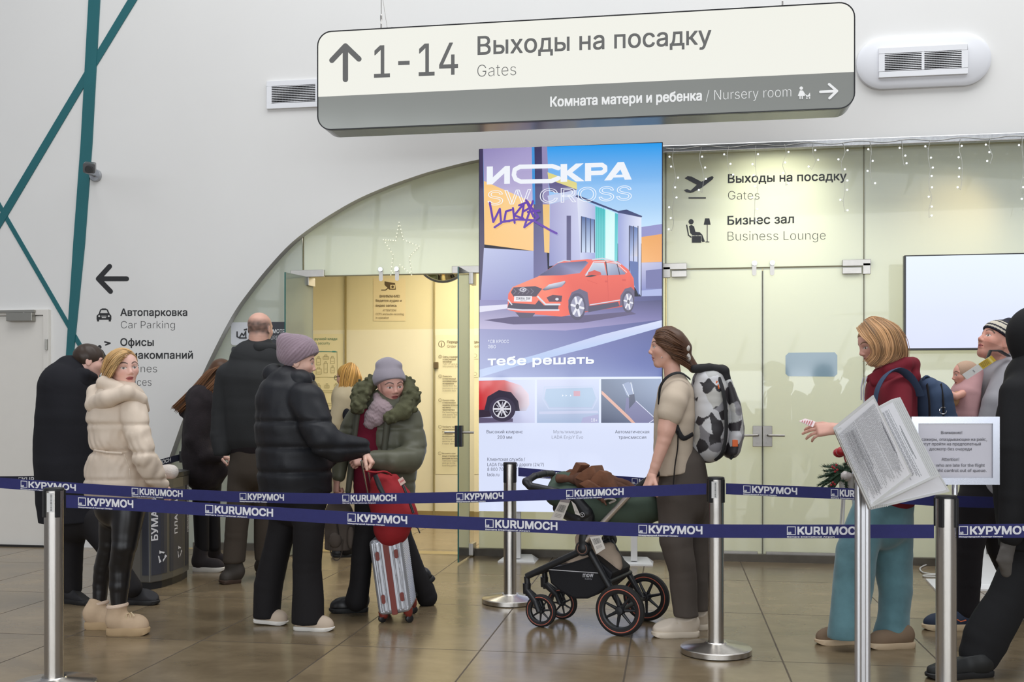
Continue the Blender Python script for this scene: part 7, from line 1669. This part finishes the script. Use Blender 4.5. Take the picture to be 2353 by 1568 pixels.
B = Blob(Y, .03); B.el((2376, 768), 60, 62, 64); B.c((2366, 800), (2385, 845), 40, 50); B.cut((2342, 780), (HE[1]*.9+UP*.1)) if False else None; B.build('hood', bc, ct, res=.01, wr=[(.006, 16, 3)])
B = Blob(Y, .015); B.path([(2318, 1246, -.15), (2310, 1285, -.16), (2312, 1316, -.14)], [16, 15, 11]); B.path([(2302, 1262, -.17), (2294, 1288, -.17), (2304, 1302, -.16)], [5, 5, 5]); B.build('grey_glove', cloth('grey_knit_glove', (96, 92, 88), .9), R, res=.006, wr=(.003, 50, 3))
B = Blob(Y, .03); B.chain([(2372, 1240, 0, 74, 70), (2352, 1300, 0, 52, 50), (2312, 1385, .0, 46, 44), (2264, 1470, .02, 50, 46), (2248, 1504, .02, 44, 42)]); B.chain([(2430, 1240, .15, 60, 60), (2440, 1400, .2, 46, 46), (2440, 1520, .2, 40, 40)]); B.build('trousers', bc, R, res=.01, wr=[(.014, 12, 3), (.008, 30, 6)])
shoe(R, 2278, 2128, 4.93, 4.86, .11, .03, .12, mat('black_boot', (30, 31, 31), .6), bk_, ankle=P(2244, 1500, Y), shaft=.07, zh=.0, zt=.0)
shoe(R, 2480, 2380, 5.14, 5.1, .11, .03, .12, MATS['black_boot'], bk_)
# ================================================================ luggage
# silver suitcase
Yc = 6.08; bot, top = P(908, 1412, Yc), P(884, 1238, Yc); U_ = (top-bot).normalized(); hgt = (top-bot).length
T_ = (CAMX*1.0-CAMF*.005); T_ = (T_-U_*T_.dot(U_)).normalized(); D_ = U_.cross(T_); D_ = D_ if D_.dot(CAMF) > 0 else -D_
t = thing('suitcase', (bot.x, bot.y, 0), 'small silver wheeled suitcase with rust red trim, tilted, between two women in dark jackets', 'suitcase')
silver = mat('silver_shell', (176, 178, 184), .32, .55, .03, 30); rust = mat('rust_red_plastic', (122, 48, 38), .45, noise=.05); gro = mat('groove_grey', (86, 88, 94), .4, .4)
th, dp = .192, .34; ctr = (bot+top)/2+D_*dp/2*.98
B = Blob(Yc, .01)
def rbx(c, sx, sy, sz, r):
    def fn(X, Y, Z):
        x, y, z = X-c.x, Y-c.y, Z-c.z
        q = [np.abs(x*a.x+y*a.y+z*a.z)-(h/2-r) for a, h in ((T_, sx), (D_, sy), (U_, sz))]
        return np.sqrt(sum(np.maximum(i, 0)**2 for i in q))+np.minimum(np.maximum(np.maximum(q[0], q[1]), q[2]), 0)-r
    return fn
R_ = .35; B.p.append((rbx(ctr, th, dp, hgt, .028), np.array(ctr)-R_, np.array(ctr)+R_, '+', .01))
cN, tN, dN, uN = (np.array(q) for q in (ctr, T_, D_, U_))
def ridges(X, Y, Z):
    x, y, z = X-cN[0], Y-cN[1], Z-cN[2]; a = x*tN[0]+y*tN[1]+z*tN[2]; d = x*dN[0]+y*dN[1]+z*dN[2]; u = x*uN[0]+y*uN[1]+z*uN[2]
    side = np.abs(a) > th/2-.02; o = np.where(side & (np.abs(u) < hgt/2-.03) & (np.abs(d) < dp/2-.03), .0035*np.sin(u*520), 0)
    o = o+np.where((d < -dp/2+.03) & (np.abs(u) < hgt/2-.02), .004*sum(np.exp(-((np.abs(a)-g_)/.0035)**2) for g_ in (.074, .062, .036)), 0); return o
B.build('hard_shell', silver, t, res=.003, fn=ridges, relax=1)
F0 = ctr-D_*(dp/2)
b = MB().rbox(F0, (.034, .014, hgt+.004), T_, D_, U_, .006); b.box(ctr+U_*(hgt/2), (.034, dp-.06, .012), T_, D_, U_); b.build('zip_band', rust, t, bevel=.003)
for a in (-1, 1):
    for u in (-.27, .27):
        MB().rbox(F0+T_*a*.055+U_*u*hgt*1.05-D_*.004, (.022, .016, .052), T_, D_, U_, .0105).build('corner_stud', rust, t)
for a in (-1, 1):
    for d in (-1, 1):
        w = ctr+T_*a*.072+D_*d*(dp/2-.04)-U_*(hgt/2)
        f = Vector((w.x, w.y, .024)); h = MB().tube([w+U_*.02, w-U_*.01, (w+f)/2+CAMX*.004, f+UP*.01], [.03, .027, .02, .014], 12).build('wheel_housing', rust, t, smooth=True)
        ax_ = (CAMX*.55-CAMF*.83); MB().lathe([(0, -.012), (.018, -.012), (.0235, -.008), (.0235, .008), (.018, .012), (0, .012)], f+CAMX*.008*a, 22, ax_, False).build('wheel', DKPLAS, h, smooth=True)
hb0, hb1 = ctr+U_*(hgt/2)-T_*.055+D_*.02, P(836, 1046, 6.05)
b = MB()
for s_ in (-.0085, .0085): b.tube([hb0+CAMX*s_*1.2+D_*s_*3, hb1+CAMX*s_*1.2+D_*s_*3-UP*.03], .0068, 10)
b.build('telescopic_handle', CHROME, t, smooth=True)
b = MB().tube([hb1-CAMX*.02-CAMF*.06, hb1-CAMX*.004-CAMF*.02+UP*.008, hb1+CAMF*.04], .014, 12); b.tube([hb1-UP*.03, hb1], .013, 10); b.build('handle_grip', rust, t, smooth=True)
MB().tube([top-T_*.04+D_*.1, top-T_*.035+D_*.12+U_*.03, top-T_*.0+D_*.16+U_*.035, top+T_*.02+D_*.2], .008, 8).build('carry_handle', rust, t, smooth=True)
# red bag on top of it
Yb = 6.1; t = thing('shoulder_bag', P(894, 1236, Yb), 'red fabric bag standing on top of the silver suitcase', 'bag')
red2 = cloth('red_canvas', (150, 36, 42), .8, .1, .12)
B = Blob(Yb, .03); B.chain([(877, 1112, .03, 26, 36), (889, 1150, .02, 43, 44), (903, 1188, .02, 50, 48), (900, 1212, .03, 44, 46), (895, 1226, .03, 30, 42)]); B.path([(905, 1100, .05), (925, 1140, .05), (942, 1190, .05)], [12, 18, 20]); rb = B.build('bag_body', red2, t, res=.007, wr=[(.006, 22, 3), (.003, 55, 6)])
b = MB().tube([P(862, 1092, Yb-.085), P(872, 1118, Yb-.115), P(884, 1142, Yb-.125)], [.014, .015, .012], 8, flat=.3, ref=CAMF); b.build('black_strap', DKPLAS, t, smooth=True)
b = MB().tube([P(840, 1082, Yb-.06), P(862, 1086, Yb-.08), P(884, 1084, Yb-.06), P(900, 1092, Yb-.04)], .012, 8, flat=.5); b.build('carry_strap', red2, t, smooth=True)
b = MB().tube([P(921, 1104, Yb-.07), P(936, 1140, Yb-.09), P(950, 1180, Yb-.09)], .008, 8); b.build('side_piping', DKPLAS, t, smooth=True)
MB().tube([P(950, 1210, Yb-.06), P(960, 1214, Yb-.06), P(965, 1226, Yb-.06)], .004, 6).build('zip_pull', DKPLAS, t)
f = Flat(lambda x, y: P(x, y, Yb-.1), -CAMF, .002); f.poly([(914, 1103), (925, 1096), (933, 1109), (921, 1117)], (222, 190, 176)); f.poly([(918, 1107), (927, 1101), (929, 1105), (920, 1111)], (206, 120, 116)); f.build('bag_tag', PRINT, t)
# grey bag hanging from her other hand
Yg = 6.42; t = thing('handbag', P(780, 1262, Yg), 'grey canvas bag hanging from the hand of the woman in the green parka', 'bag')
gry = cloth('grey_canvas', (104, 94, 86), .85, .08, .15); 
B = Blob(Yg, .03); B.chain([(776, 1150, .03, 20, 26), (780, 1180, .03, 32, 34), (782, 1230, .03, 36, 38), (780, 1256, .03, 34, 36)]); B.cut((780, 1264), -UP); B.build('bag_body', gry, t, res=.007, wr=[(.005, 22, 3), (.003, 50, 6)])
B = Blob(Yg, .015); B.el((770, 1242, -.07), 15, 12, 18); B.build('front_pouch', gry, t, res=.006)
B = Blob(Yg, .015); B.el((806, 1236, -.06), 9, 8, 26); B.build('side_pouch', gry, t, res=.006)
b = MB().tube([P(766, 1156, Yg), P(768, 1130, Yg-.03), P(774, 1112, Yg-.045), P(779, 1116, Yg-.03), P(783, 1150, Yg+.02)], .007, 8, flat=.5); b.build('bag_handle', gry, t, smooth=True)
b = MB().tube([P(757, 1232, Yg-.08), P(758, 1262, Yg-.08), P(766, 1284, Yg-.08), P(776, 1288, Yg-.08), P(785, 1274, Yg-.08), P(788, 1240, Yg-.08)], .007, 8, flat=.4); b.build('loose_strap', gry, t, smooth=True)
b = MB().tube([P(772, 1176, Yg-.06), P(776, 1210, Yg-.08), P(780, 1238, Yg-.07)], .009, 8, flat=.3); b.build('front_strap', mat('dark_grey_webbing', (70, 64, 60), .8), t, smooth=True)
# camouflage backpack
Yk = 5.8; t = thing('backpack', P(1640, 1060, Yk), 'large white, grey and black camouflage backpack worn by the woman with the pram', 'backpack')
rs = np.random.RandomState(12); seeds = rs.rand(420, 3)*np.array([.36, .5, .66])+np.array([-.18, -.25, -.33]); pal = np.array([LC(206, 206, 208), LC(182, 182, 180), LC(138, 136, 140), LC(58, 54, 58), LC(46, 43, 46), LC(212, 212, 214), LC(190, 188, 182)])
pick = rs.randint(0, len(pal), 420); kc = np.array(P(1640, 955, Yk)); cx_, cf_ = np.array(CAMX), np.array(CAMF)
def camo(V):
    D = V-kc; Q = np.stack([D@cx_+.35*(D[:, 2]), D@cf_*1.1, D[:, 2]*.9-.25*(D@cx_)], 1); out = np.zeros((len(V), 3))
    for i in range(0, len(V), 4000):
        q = Q[i:i+4000]; d = np.abs(q[:, None]-seeds[None]).sum(2)*.4+np.sqrt(((q[:, None]-seeds[None])**2).sum(2)); out[i:i+4000] = pal[pick[d.argmin(1)]]
    return out
cm = mat('camouflage_fabric', rough=.6, attr=True, noise=.03, bump=.06)
B = Blob(Yk, .03); B.chain([(1628, 880, .0, 38, 62), (1630, 900, 0, 45, 68), (1630, 945, 0, 48, 70), (1629, 990, 0, 48, 70), (1626, 1018, 0, 46, 66)]); B.cut((1586, 950), -CAMX) if False else None
m_ = B.build('main_compartment', cm, t, res=.0042, colour=camo, wr=(.004, 20, 3))
B = Blob(Yk, .02); B.path([(1668, 885, 0), (1682, 930, 0), (1688, 985, 0), (1682, 1030, 0)], [14, 19, 22, 20]); B.chain([(1666, 880, 0, 14, 48), (1680, 940, 0, 20, 56), (1685, 1000, 0, 22, 56), (1678, 1036, 0, 18, 50)]); B.build('front_pocket', cm, t, res=.0042, colour=camo)
bw = mat('black_strap_webbing', (28, 27, 29), .75)
B = Blob(Yk, .015); B.path([(1596, 848, -.07), (1630, 846, -.09), (1664, 853, -.08), (1670, 872, -.08)], [9, 11, 12, 10]); B.path([(1596, 848, .07), (1630, 846, .09), (1664, 853, .08)], [9, 11, 12]); B.c((1610, 850, 0), (1660, 852, 0), 12, 14); B.build('roll_top', bw, t, res=.006, wr=(.003, 40, 2))
b = MB()
b.tube([P(1652, 868, Yk-.13), P(1662, 900, Yk-.165), P(1668, 950, Yk-.17), P(1668, 1000, Yk-.17), P(1660, 1040, Yk-.16), P(1644, 1058, Yk-.12)], .012, 8, flat=.5); b.tube([P(1678, 880, Yk-.1), P(1693, 930, Yk-.11), P(1701, 985, Yk-.1), P(1696, 1030, Yk-.1), P(1678, 1056, Yk-.09)], .007, 8); b.build('black_piping', bw, t, smooth=True)
b = MB().tube([P(1586, 872, Yk-.14), P(1566, 858, Yk-.18), P(1545, 860, Yk-.2), P(1526, 874, Yk-.19), P(1516, 896, Yk-.17), P(1514, 930, Yk-.15)], .0085, 8, flat=.3, ref=CAMX); b.tube([P(1552, 975, Yk-.2), P(1560, 995, Yk-.21), P(1572, 1008, Yk-.205), P(1592, 998, Yk-.18)], .014, 8, flat=.3, ref=CAMF); b.build('shoulder_strap', bw, t, smooth=True)
b = MB().tube([P(1558, 990, Yk-.215), P(1557, 1030, Yk-.205), P(1551, 1070, Yk-.205), P(1547, 1118, Yk-.2)], .014, 8, flat=.2, ref=CAMX); b.build('hanging_strap', bw, t, smooth=True)
org = mat('orange_label', (230, 106, 44), .5)
MB().box(P(1689, 1019, Yk-.125), (.03, .012, .038), CAMX, CAMF).build('orange_label', org, t, bevel=.003); b = MB().tube([P(1648, 876, Yk-.15), P(1644, 884, Yk-.15)], .004, 6); b.tube([P(1650, 884, Yk-.16), P(1652, 894, Yk-.16)], .004, 6); b.build('zip_pull', org, t)
# blue backpack
Yk = 5.53; t = thing('backpack', P(2146, 1100, Yk), 'blue backpack worn by the woman in the maroon hoodie', 'backpack')
blu = cloth('slate_blue_canvas', (62, 78, 104), .85, .06, .12)
B = Blob(Yk, .03); B.chain([(2130, 892, 0, 26, 48), (2142, 915, 0, 42, 60), (2150, 970, 0, 44, 64), (2150, 1050, 0, 44, 64), (2142, 1092, 0, 38, 58)]); B.build('main_compartment', blu, t, res=.007, wr=[(.004, 20, 3)])
B = Blob(Yk, .02); B.path([(2172, 915, -.02), (2186, 960, -.02), (2188, 1040, -.02)], [10, 14, 14]); B.build('front_pocket', blu, t, res=.007)
b = MB().tube([P(2010, 935, Yk-.24), P(2016, 895, Yk-.25), P(2036, 862, Yk-.23), P(2062, 850, Yk-.2), P(2086, 862, Yk-.18), P(2104, 890, Yk-.15), P(2112, 910, Yk-.13)], .03, 8, flat=.22, ref=CAMX); b.build('shoulder_strap', blu, t, smooth=True)
b = MB().tube([P(2128, 896, Yk-.03), P(2122, 872, Yk-.04), P(2130, 865, Yk-.04), P(2140, 876, Yk-.03), P(2148, 894, Yk-.02)], .012, 8, flat=.5); b.build('grab_handle', blu, t, smooth=True)
b = MB()
for x in (2130, 2162): b.tube([P(x, 884, Yk-.1), P(x+5, 920, Yk-.15), P(x+6, 960, Yk-.16), P(x+5, 1000, Yk-.16)], .012, 8, flat=.3, ref=CAMX)
b.build('black_piping', bw, t, smooth=True)
b = MB().tube([P(2167+8*math.cos(a), 944+8*math.sin(a), Yk-.17) for a in np.linspace(0, 5.4, 14)], .0022, 6); b.build('metal_ring', CHROME, t, smooth=True)
# ================================================================ pram
A_, B0 = Fl(1425, 1462), Fl(1240, 1443); FW = (B0-A_).normalized(); SD = Vector((-FW.y, FW.x, 0)); SD = SD if SD.dot(CAMF) > 0 else -SD
def M(px, py, off=0.):
    r = ray(px, py); o = Vector((0, 0, HC)); k = (A_-o).dot(SD)/r.dot(SD); return o+r*k+SD*off
pr = thing('pram', (A_+B0)/2, 'black three-quarter view pram with a green car seat, pushed by the woman in the beige t-shirt', 'pram'); pr['label'] = 'black pram with a green car seat and copper ringed wheels, pushed by the backpack woman'
pm, tyre, cop = mat('pram_black_metal', (30, 31, 34), .45), mat('pram_tyre', (30, 29, 29), .75), mat('copper_ring', (196, 104, 84), .4)
def wheel(c, r, w, name, n=7, a0=0.):
    b = MB().lathe([(r*.72, -w*.4), (r*.9, -w/2), (r*.99, -w*.3), (r, 0), (r*.99, w*.3), (r*.9, w/2), (r*.72, w*.4), (r*.72, -w*.4)], c, 44, SD, False); wl = b.build('wheel', tyre, pr, smooth=True)
    b = MB().lathe([(r*.825, -w*.49), (r*.845, -w*.53), (r*.865, -w*.49), (r*.845, -w*.45), (r*.825, -w*.49)], c, 44, SD, False); b.build('copper_ring', cop, wl, smooth=True)
    b = MB(); X_ = FW
    b.lathe([(r*.66, -w*.3), (r*.74, -w*.4), (r*.74, w*.4), (r*.66, w*.3), (r*.66, -w*.3)], c, 40, SD, False)
    for k in range(n): a = a0+2*math.pi*k/n; d = X_*math.cos(a)+UP*math.sin(a); b.tube([c+d*r*.12, c+d*r*.7], [r*.075, r*.045], 8)
    b.lathe([(0, -w*.55), (r*.15, -w*.5), (r*.19, -w*.2), (r*.19, w*.4), (0, w*.4)], c, 20, SD, False); b.build('wheel_rim', pm, wl, smooth=True)
    return wl
rR, rF = .141, .094
hubR = Vector((A_.x, A_.y, rR)); hubF = Vector((B0.x, B0.y, rF)); WD = .45
wheel(hubR, rR, .045, 'w', a0=.4); wheel(hubR+SD*WD, rR, .045, 'w', a0=.2); wheel(hubF+SD*.02, rF, .038, 'w', a0=.3); wheel(hubF+SD*(WD-.17)+FW*-.02, rF, .038, 'w', a0=.9)
b = MB()
for o in (.05, WD-.05):
    pv = M(1343, 1262, o); kn = M(1202, 1328, o+(.0 if o < .2 else -.1))
    b.tube([pv, kn], .019, 12); b.tube([kn-FW*.0, kn-UP*.11-FW*.01], .017, 12)
    b.tube([pv, M(1393, 1351, o), M(1412, 1385, o), hubR+SD*(o-.02)], [.021, .019, .017, .017], 12)
b.tube([hubR, hubR+SD*WD], .012, 10); b.tube([M(1393, 1340, .05), M(1393, 1340, WD-.05)], .013, 10); b.tube([M(1203, 1328, .05), M(1203, 1328, WD-.15)], .014, 10)
b.build('chassis', pm, pr, smooth=True)
for o, hb_ in ((.05, hubF+SD*.02), (WD-.15, hubF+SD*(WD-.17)-FW*.02)):
    q = M(1202, 1360, o); b = MB()
    for s_ in (-.03, .03): b.tube([Vector((q.x, q.y, q.z)), hb_+SD*s_+FW*.02+UP*.05, hb_+SD*s_], [.02, .016, .015], 10)
    b.lathe([(.022, -.02), (.024, .04)], q, 14); b.build('front_fork', pm, pr, smooth=True)
for o in (.02, WD-.02):
    b = MB().lathe([(0, -.012), (.038, -.012), (.043, -.006), (.043, .03), (0, .03)], M(1336, 1262, o), 28, SD, False); q = b.build('folding_joint', pm, pr, smooth=True)
    MB().lathe([(.025, -.0135), (.028, -.0145), (.031, -.0135)], M(1336, 1262, o), 28, SD, False).build('copper_ring', mat('dull_copper', (110, 78, 64), .5), q)
    b = MB().tube([M(1344, 1244, o), M(1443, 1139, o)], .017, 14); b.build('handle_tube', mat('satin_aluminium', (206, 196, 186), .35, .8), pr, smooth=True)
b = MB(); g0, g1, g2 = (1443, 1139), (1472, 1113), (1510, 1088)
b.tube([M(*g0, .02), M(*g1, .02), M(1497, 1094, .03), M(*g2, .07), M(*g2, .2), M(*g2, WD-.07), M(1497, 1094, WD-.03), M(*g1, WD-.02), M(*g0, WD-.02)], .0165, 12); b.build('push_handle', mat('black_leatherette', (32, 31, 33), .5, bump=.1), pr, smooth=True)
# basket
poly = [(1247, 1312), (1300, 1298), (1352, 1281), (1374, 1300), (1398, 1322), (1388, 1350), (1362, 1372), (1338, 1382), (1308, 1382), (1278, 1366), (1253, 1346)]
bf = cloth('basket_black_nylon', (27, 27, 31), .6)
bs_k = MB().prism([M(x, y, .07) for x, y in poly], SD*(WD-.14)).build('basket', bf, pr, bevel=.012)
mB = lambda x, y: M(x, y, .07); f = Flat(mB, -SD, .0012); f.poly([(1247, 1312.2), (1365, 1321), (1365, 1322.4), (1247, 1314.2)], (220, 220, 224)); f.build('reflective_piping', PRINT, bs_k)
f = Flat(mB, -SD, .0012); f.text('mow', 1329, 1331, 1353, 10.5, (214, 214, 220), .01, None, 1331); f.build('basket_lettering', PRINT, bs_k); f = Flat(mB, -SD, .0012); f.text('baby', 1334, 1337, 1350, 4, (170, 170, 178), -.005); f.build('basket_lettering', PRINT, bs_k)
# car seat
Yq = 5.95; class_ = None
def Mo(x, y, o=WD/2): p = M(x, y, o); return p
grn = cloth('sage_green_fabric', (74, 88, 76), .9, .06, .15)
cs = Blob(Yq, .04); s_ = Yq/FPX
def seat_chain(rows, B):
    n0 = len(B.p)
    for p, q in zip(rows[:-1], rows[1:]):
        B.ec(Mo(*p[:2]), Mo(*q[:2]), p[2], p[3], q[2], q[3], ang=math.degrees(math.atan2(SD.dot(CAMF), SD.dot(CAMX))))
    return B._merge(n0)
seat_chain([(1258, 1140, 76, 34), (1310, 1158, 82, 48), (1370, 1172, 84, 54), (1430, 1176, 80, 50), (1474, 1170, 70, 36)], cs)
cs.el(Mo(1372, 1106), 120, 62, 36, (FW, SD, UP), op='-', k=.03)
cs.c(Mo(1262, 1122), Mo(1300, 1120), 34, 30); cs.c(Mo(1484, 1148), Mo(1490, 1168), 20, 18)
seat = cs.build('car_seat', grn, pr, res=.0075, wr=(.003, 20, 4))
cs = Blob(Yq, .03); seat_chain([(1268, 1172, 66, 24), (1320, 1196, 74, 30), (1390, 1212, 72, 26), (1440, 1210, 66, 18)], cs); cs.build('seat_shell', mat('dark_seat_plastic', (40, 41, 44), .5), seat, res=.008)
cs = Blob(Yq, .02)
for o in (.02, WD-.02): cs.path([Mo(1206, 1108, o), Mo(1214, 1118, o), Mo(1262, 1128, o), Mo(1318, 1146, o), Mo(1344, 1180, o)], [9, 9, 9, 12, 17])
cs.path([Mo(1206, 1108, .02), Mo(1212, 1097, .1), Mo(1214, 1094, WD/2), Mo(1212, 1097, WD-.1), Mo(1206, 1108, WD-.02)], [8]*5); cs.build('seat_carry_bar', pm, seat, res=.006)
cs = Blob(Yq, .02)
for o in (.03, WD-.03): cs.c(Mo(1346, 1186, o), Mo(1338, 1240, o), 17, 11); cs.c(Mo(1338, 1240, o), Mo(1336, 1262, o), 11, 13)
cs.build('seat_adapter', pm, pr, res=.006)
f = Flat(lambda x, y: M(x, y, -.038), -SD, .0005); f.ring(1344, 1182, 5, 1.1, (190, 190, 194)); f.stroke([(1341, 1179), (1344, 1183), (1347, 1179)], 1, (190, 190, 194)); f.stroke([(1344, 1183), (1344, 1186)], 1, (190, 190, 194)); f.build('round_emblem', PRINT, seat)
def ptag(q, o, name, bars=True):
    P_ = [M(x, y, o) for x, y in q]; MB().prism(P_, SD*.002).build(name, mat('tag_paper', (222, 216, 208), .5), pr)
    mm = lambda u, v: (P_[0]*(1-u)+P_[1]*u)*(1-v)+(P_[3]*(1-u)+P_[2]*u)*v
    f = Flat(mm, -SD, .0008)
    if bars:
        f.rect(0, 0, 1, .13, (150, 140, 140)); rn = random.Random(2); u = .15
        while u < .85: w = rn.choice((.025, .05)); f.rect(u, .25, u+w, .56, (90, 90, 92)); u += w+.04
    for v in (.66, .72, .78): f.rect(.2, v, .8, v+.025, (170, 165, 160))
    f.build(name+'_print', PRINT, pr)
ptag([(1297, 1145), (1319, 1148), (1297, 1201), (1272, 1193)], -.05, 'luggage_tag'); ptag([(1358, 1227), (1383, 1225), (1396, 1259), (1376, 1272)], -.035, 'luggage_tag'); ptag([(1321, 1150), (1330, 1158), (1342, 1184), (1330, 1180)], -.052, 'small_tag', False)
MB().tube([M(1386, 1150, .0), M(1400, 1146, -.01), M(1414, 1150, .0), M(1400, 1157, .0)], .006, 8).build('seat_handle', mat('pale_plastic', (176, 172, 164), .4), seat, smooth=True)
# brown blanket heaped on the seat, cream fleece in the basket
t = thing('blanket', Mo(1340, 1130), 'crumpled brown blanket heaped on the green car seat', 'blanket')
brw = cloth('brown_fleece', (96, 66, 52), .95, .15, .3, 200)
B = Blob(Yq, .02); B.path([Mo(1258, 1102), Mo(1290, 1098), Mo(1330, 1106), Mo(1375, 1122), Mo(1415, 1142)], [9, 14, 15, 17, 13])
for o_ in (.1, .34): B.path([Mo(1270, 1103, o_), Mo(1320, 1108, o_), Mo(1375, 1124, o_), Mo(1405, 1140, o_)], [11, 15, 17, 12])
B.path([Mo(1370, 1135, .06), Mo(1386, 1150, .0), Mo(1395, 1160, -.02)], [13, 9, 5])
bl = B.build('blanket_folds', brw, t, res=.0055, wr=[(.016, 34, 3), (.012, 70, 8)])
for q, o0, o1, tw in (([(1290, 1098), (1307, 1064), (1320, 1071), (1309, 1090), (1316, 1104)], .1, .22, 4), ([(1312, 1100), (1330, 1084), (1352, 1071), (1360, 1092), (1376, 1122), (1340, 1112)], .05, .26, -6), ([(1350, 1108), (1362, 1090), (1374, 1081), (1386, 1086), (1398, 1112), (1414, 1140), (1392, 1142), (1372, 1116)], .02, .1, 5), ([(1330, 1112), (1350, 1102), (1392, 1128), (1400, 1146), (1374, 1138)], -.01, .05, 3)):
    A3 = [Mo(x, y, o0) for x, y in q]; B3 = [Mo(x+tw, y+3, o1) for x, y in q]; n = len(q)
    b = MB().add(A3+B3, [tuple(range(n)), tuple(range(2*n-1, n-1, -1))]+[(i, n+i, n+(i+1) % n, (i+1) % n) for i in range(n)]); b.build('blanket_flap', mat('brown_fleece_inside', (116, 76, 54), .9, noise=.25, nscale=14, bump=.4, bscale=60), bl, bevel=.006, smooth=True)
t = thing('fleece_blanket', M(1340, 1340, .2), 'cream fleece blanket stuffed into the basket of the pram', 'blanket')
B = Blob(Yq, .03); B.path([M(1262, 1300, .2), M(1300, 1290, .18), M(1345, 1280, .2), M(1380, 1296, .2)], [12, 18, 26, 16]); B.c(M(1308, 1250, .2), M(1320, 1290, .2), 17, 22); B.c(M(1372, 1270, .2), M(1388, 1312, .2), 14, 13); B.el(M(1330, 1310, .2), 60, 40, 24); B.build('fleece_folds', cloth('cream_fleece', (196, 176, 156), .95, .06, .5, 160), t, res=.007, wr=[(.008, 24, 3), (.004, 60, 8)])
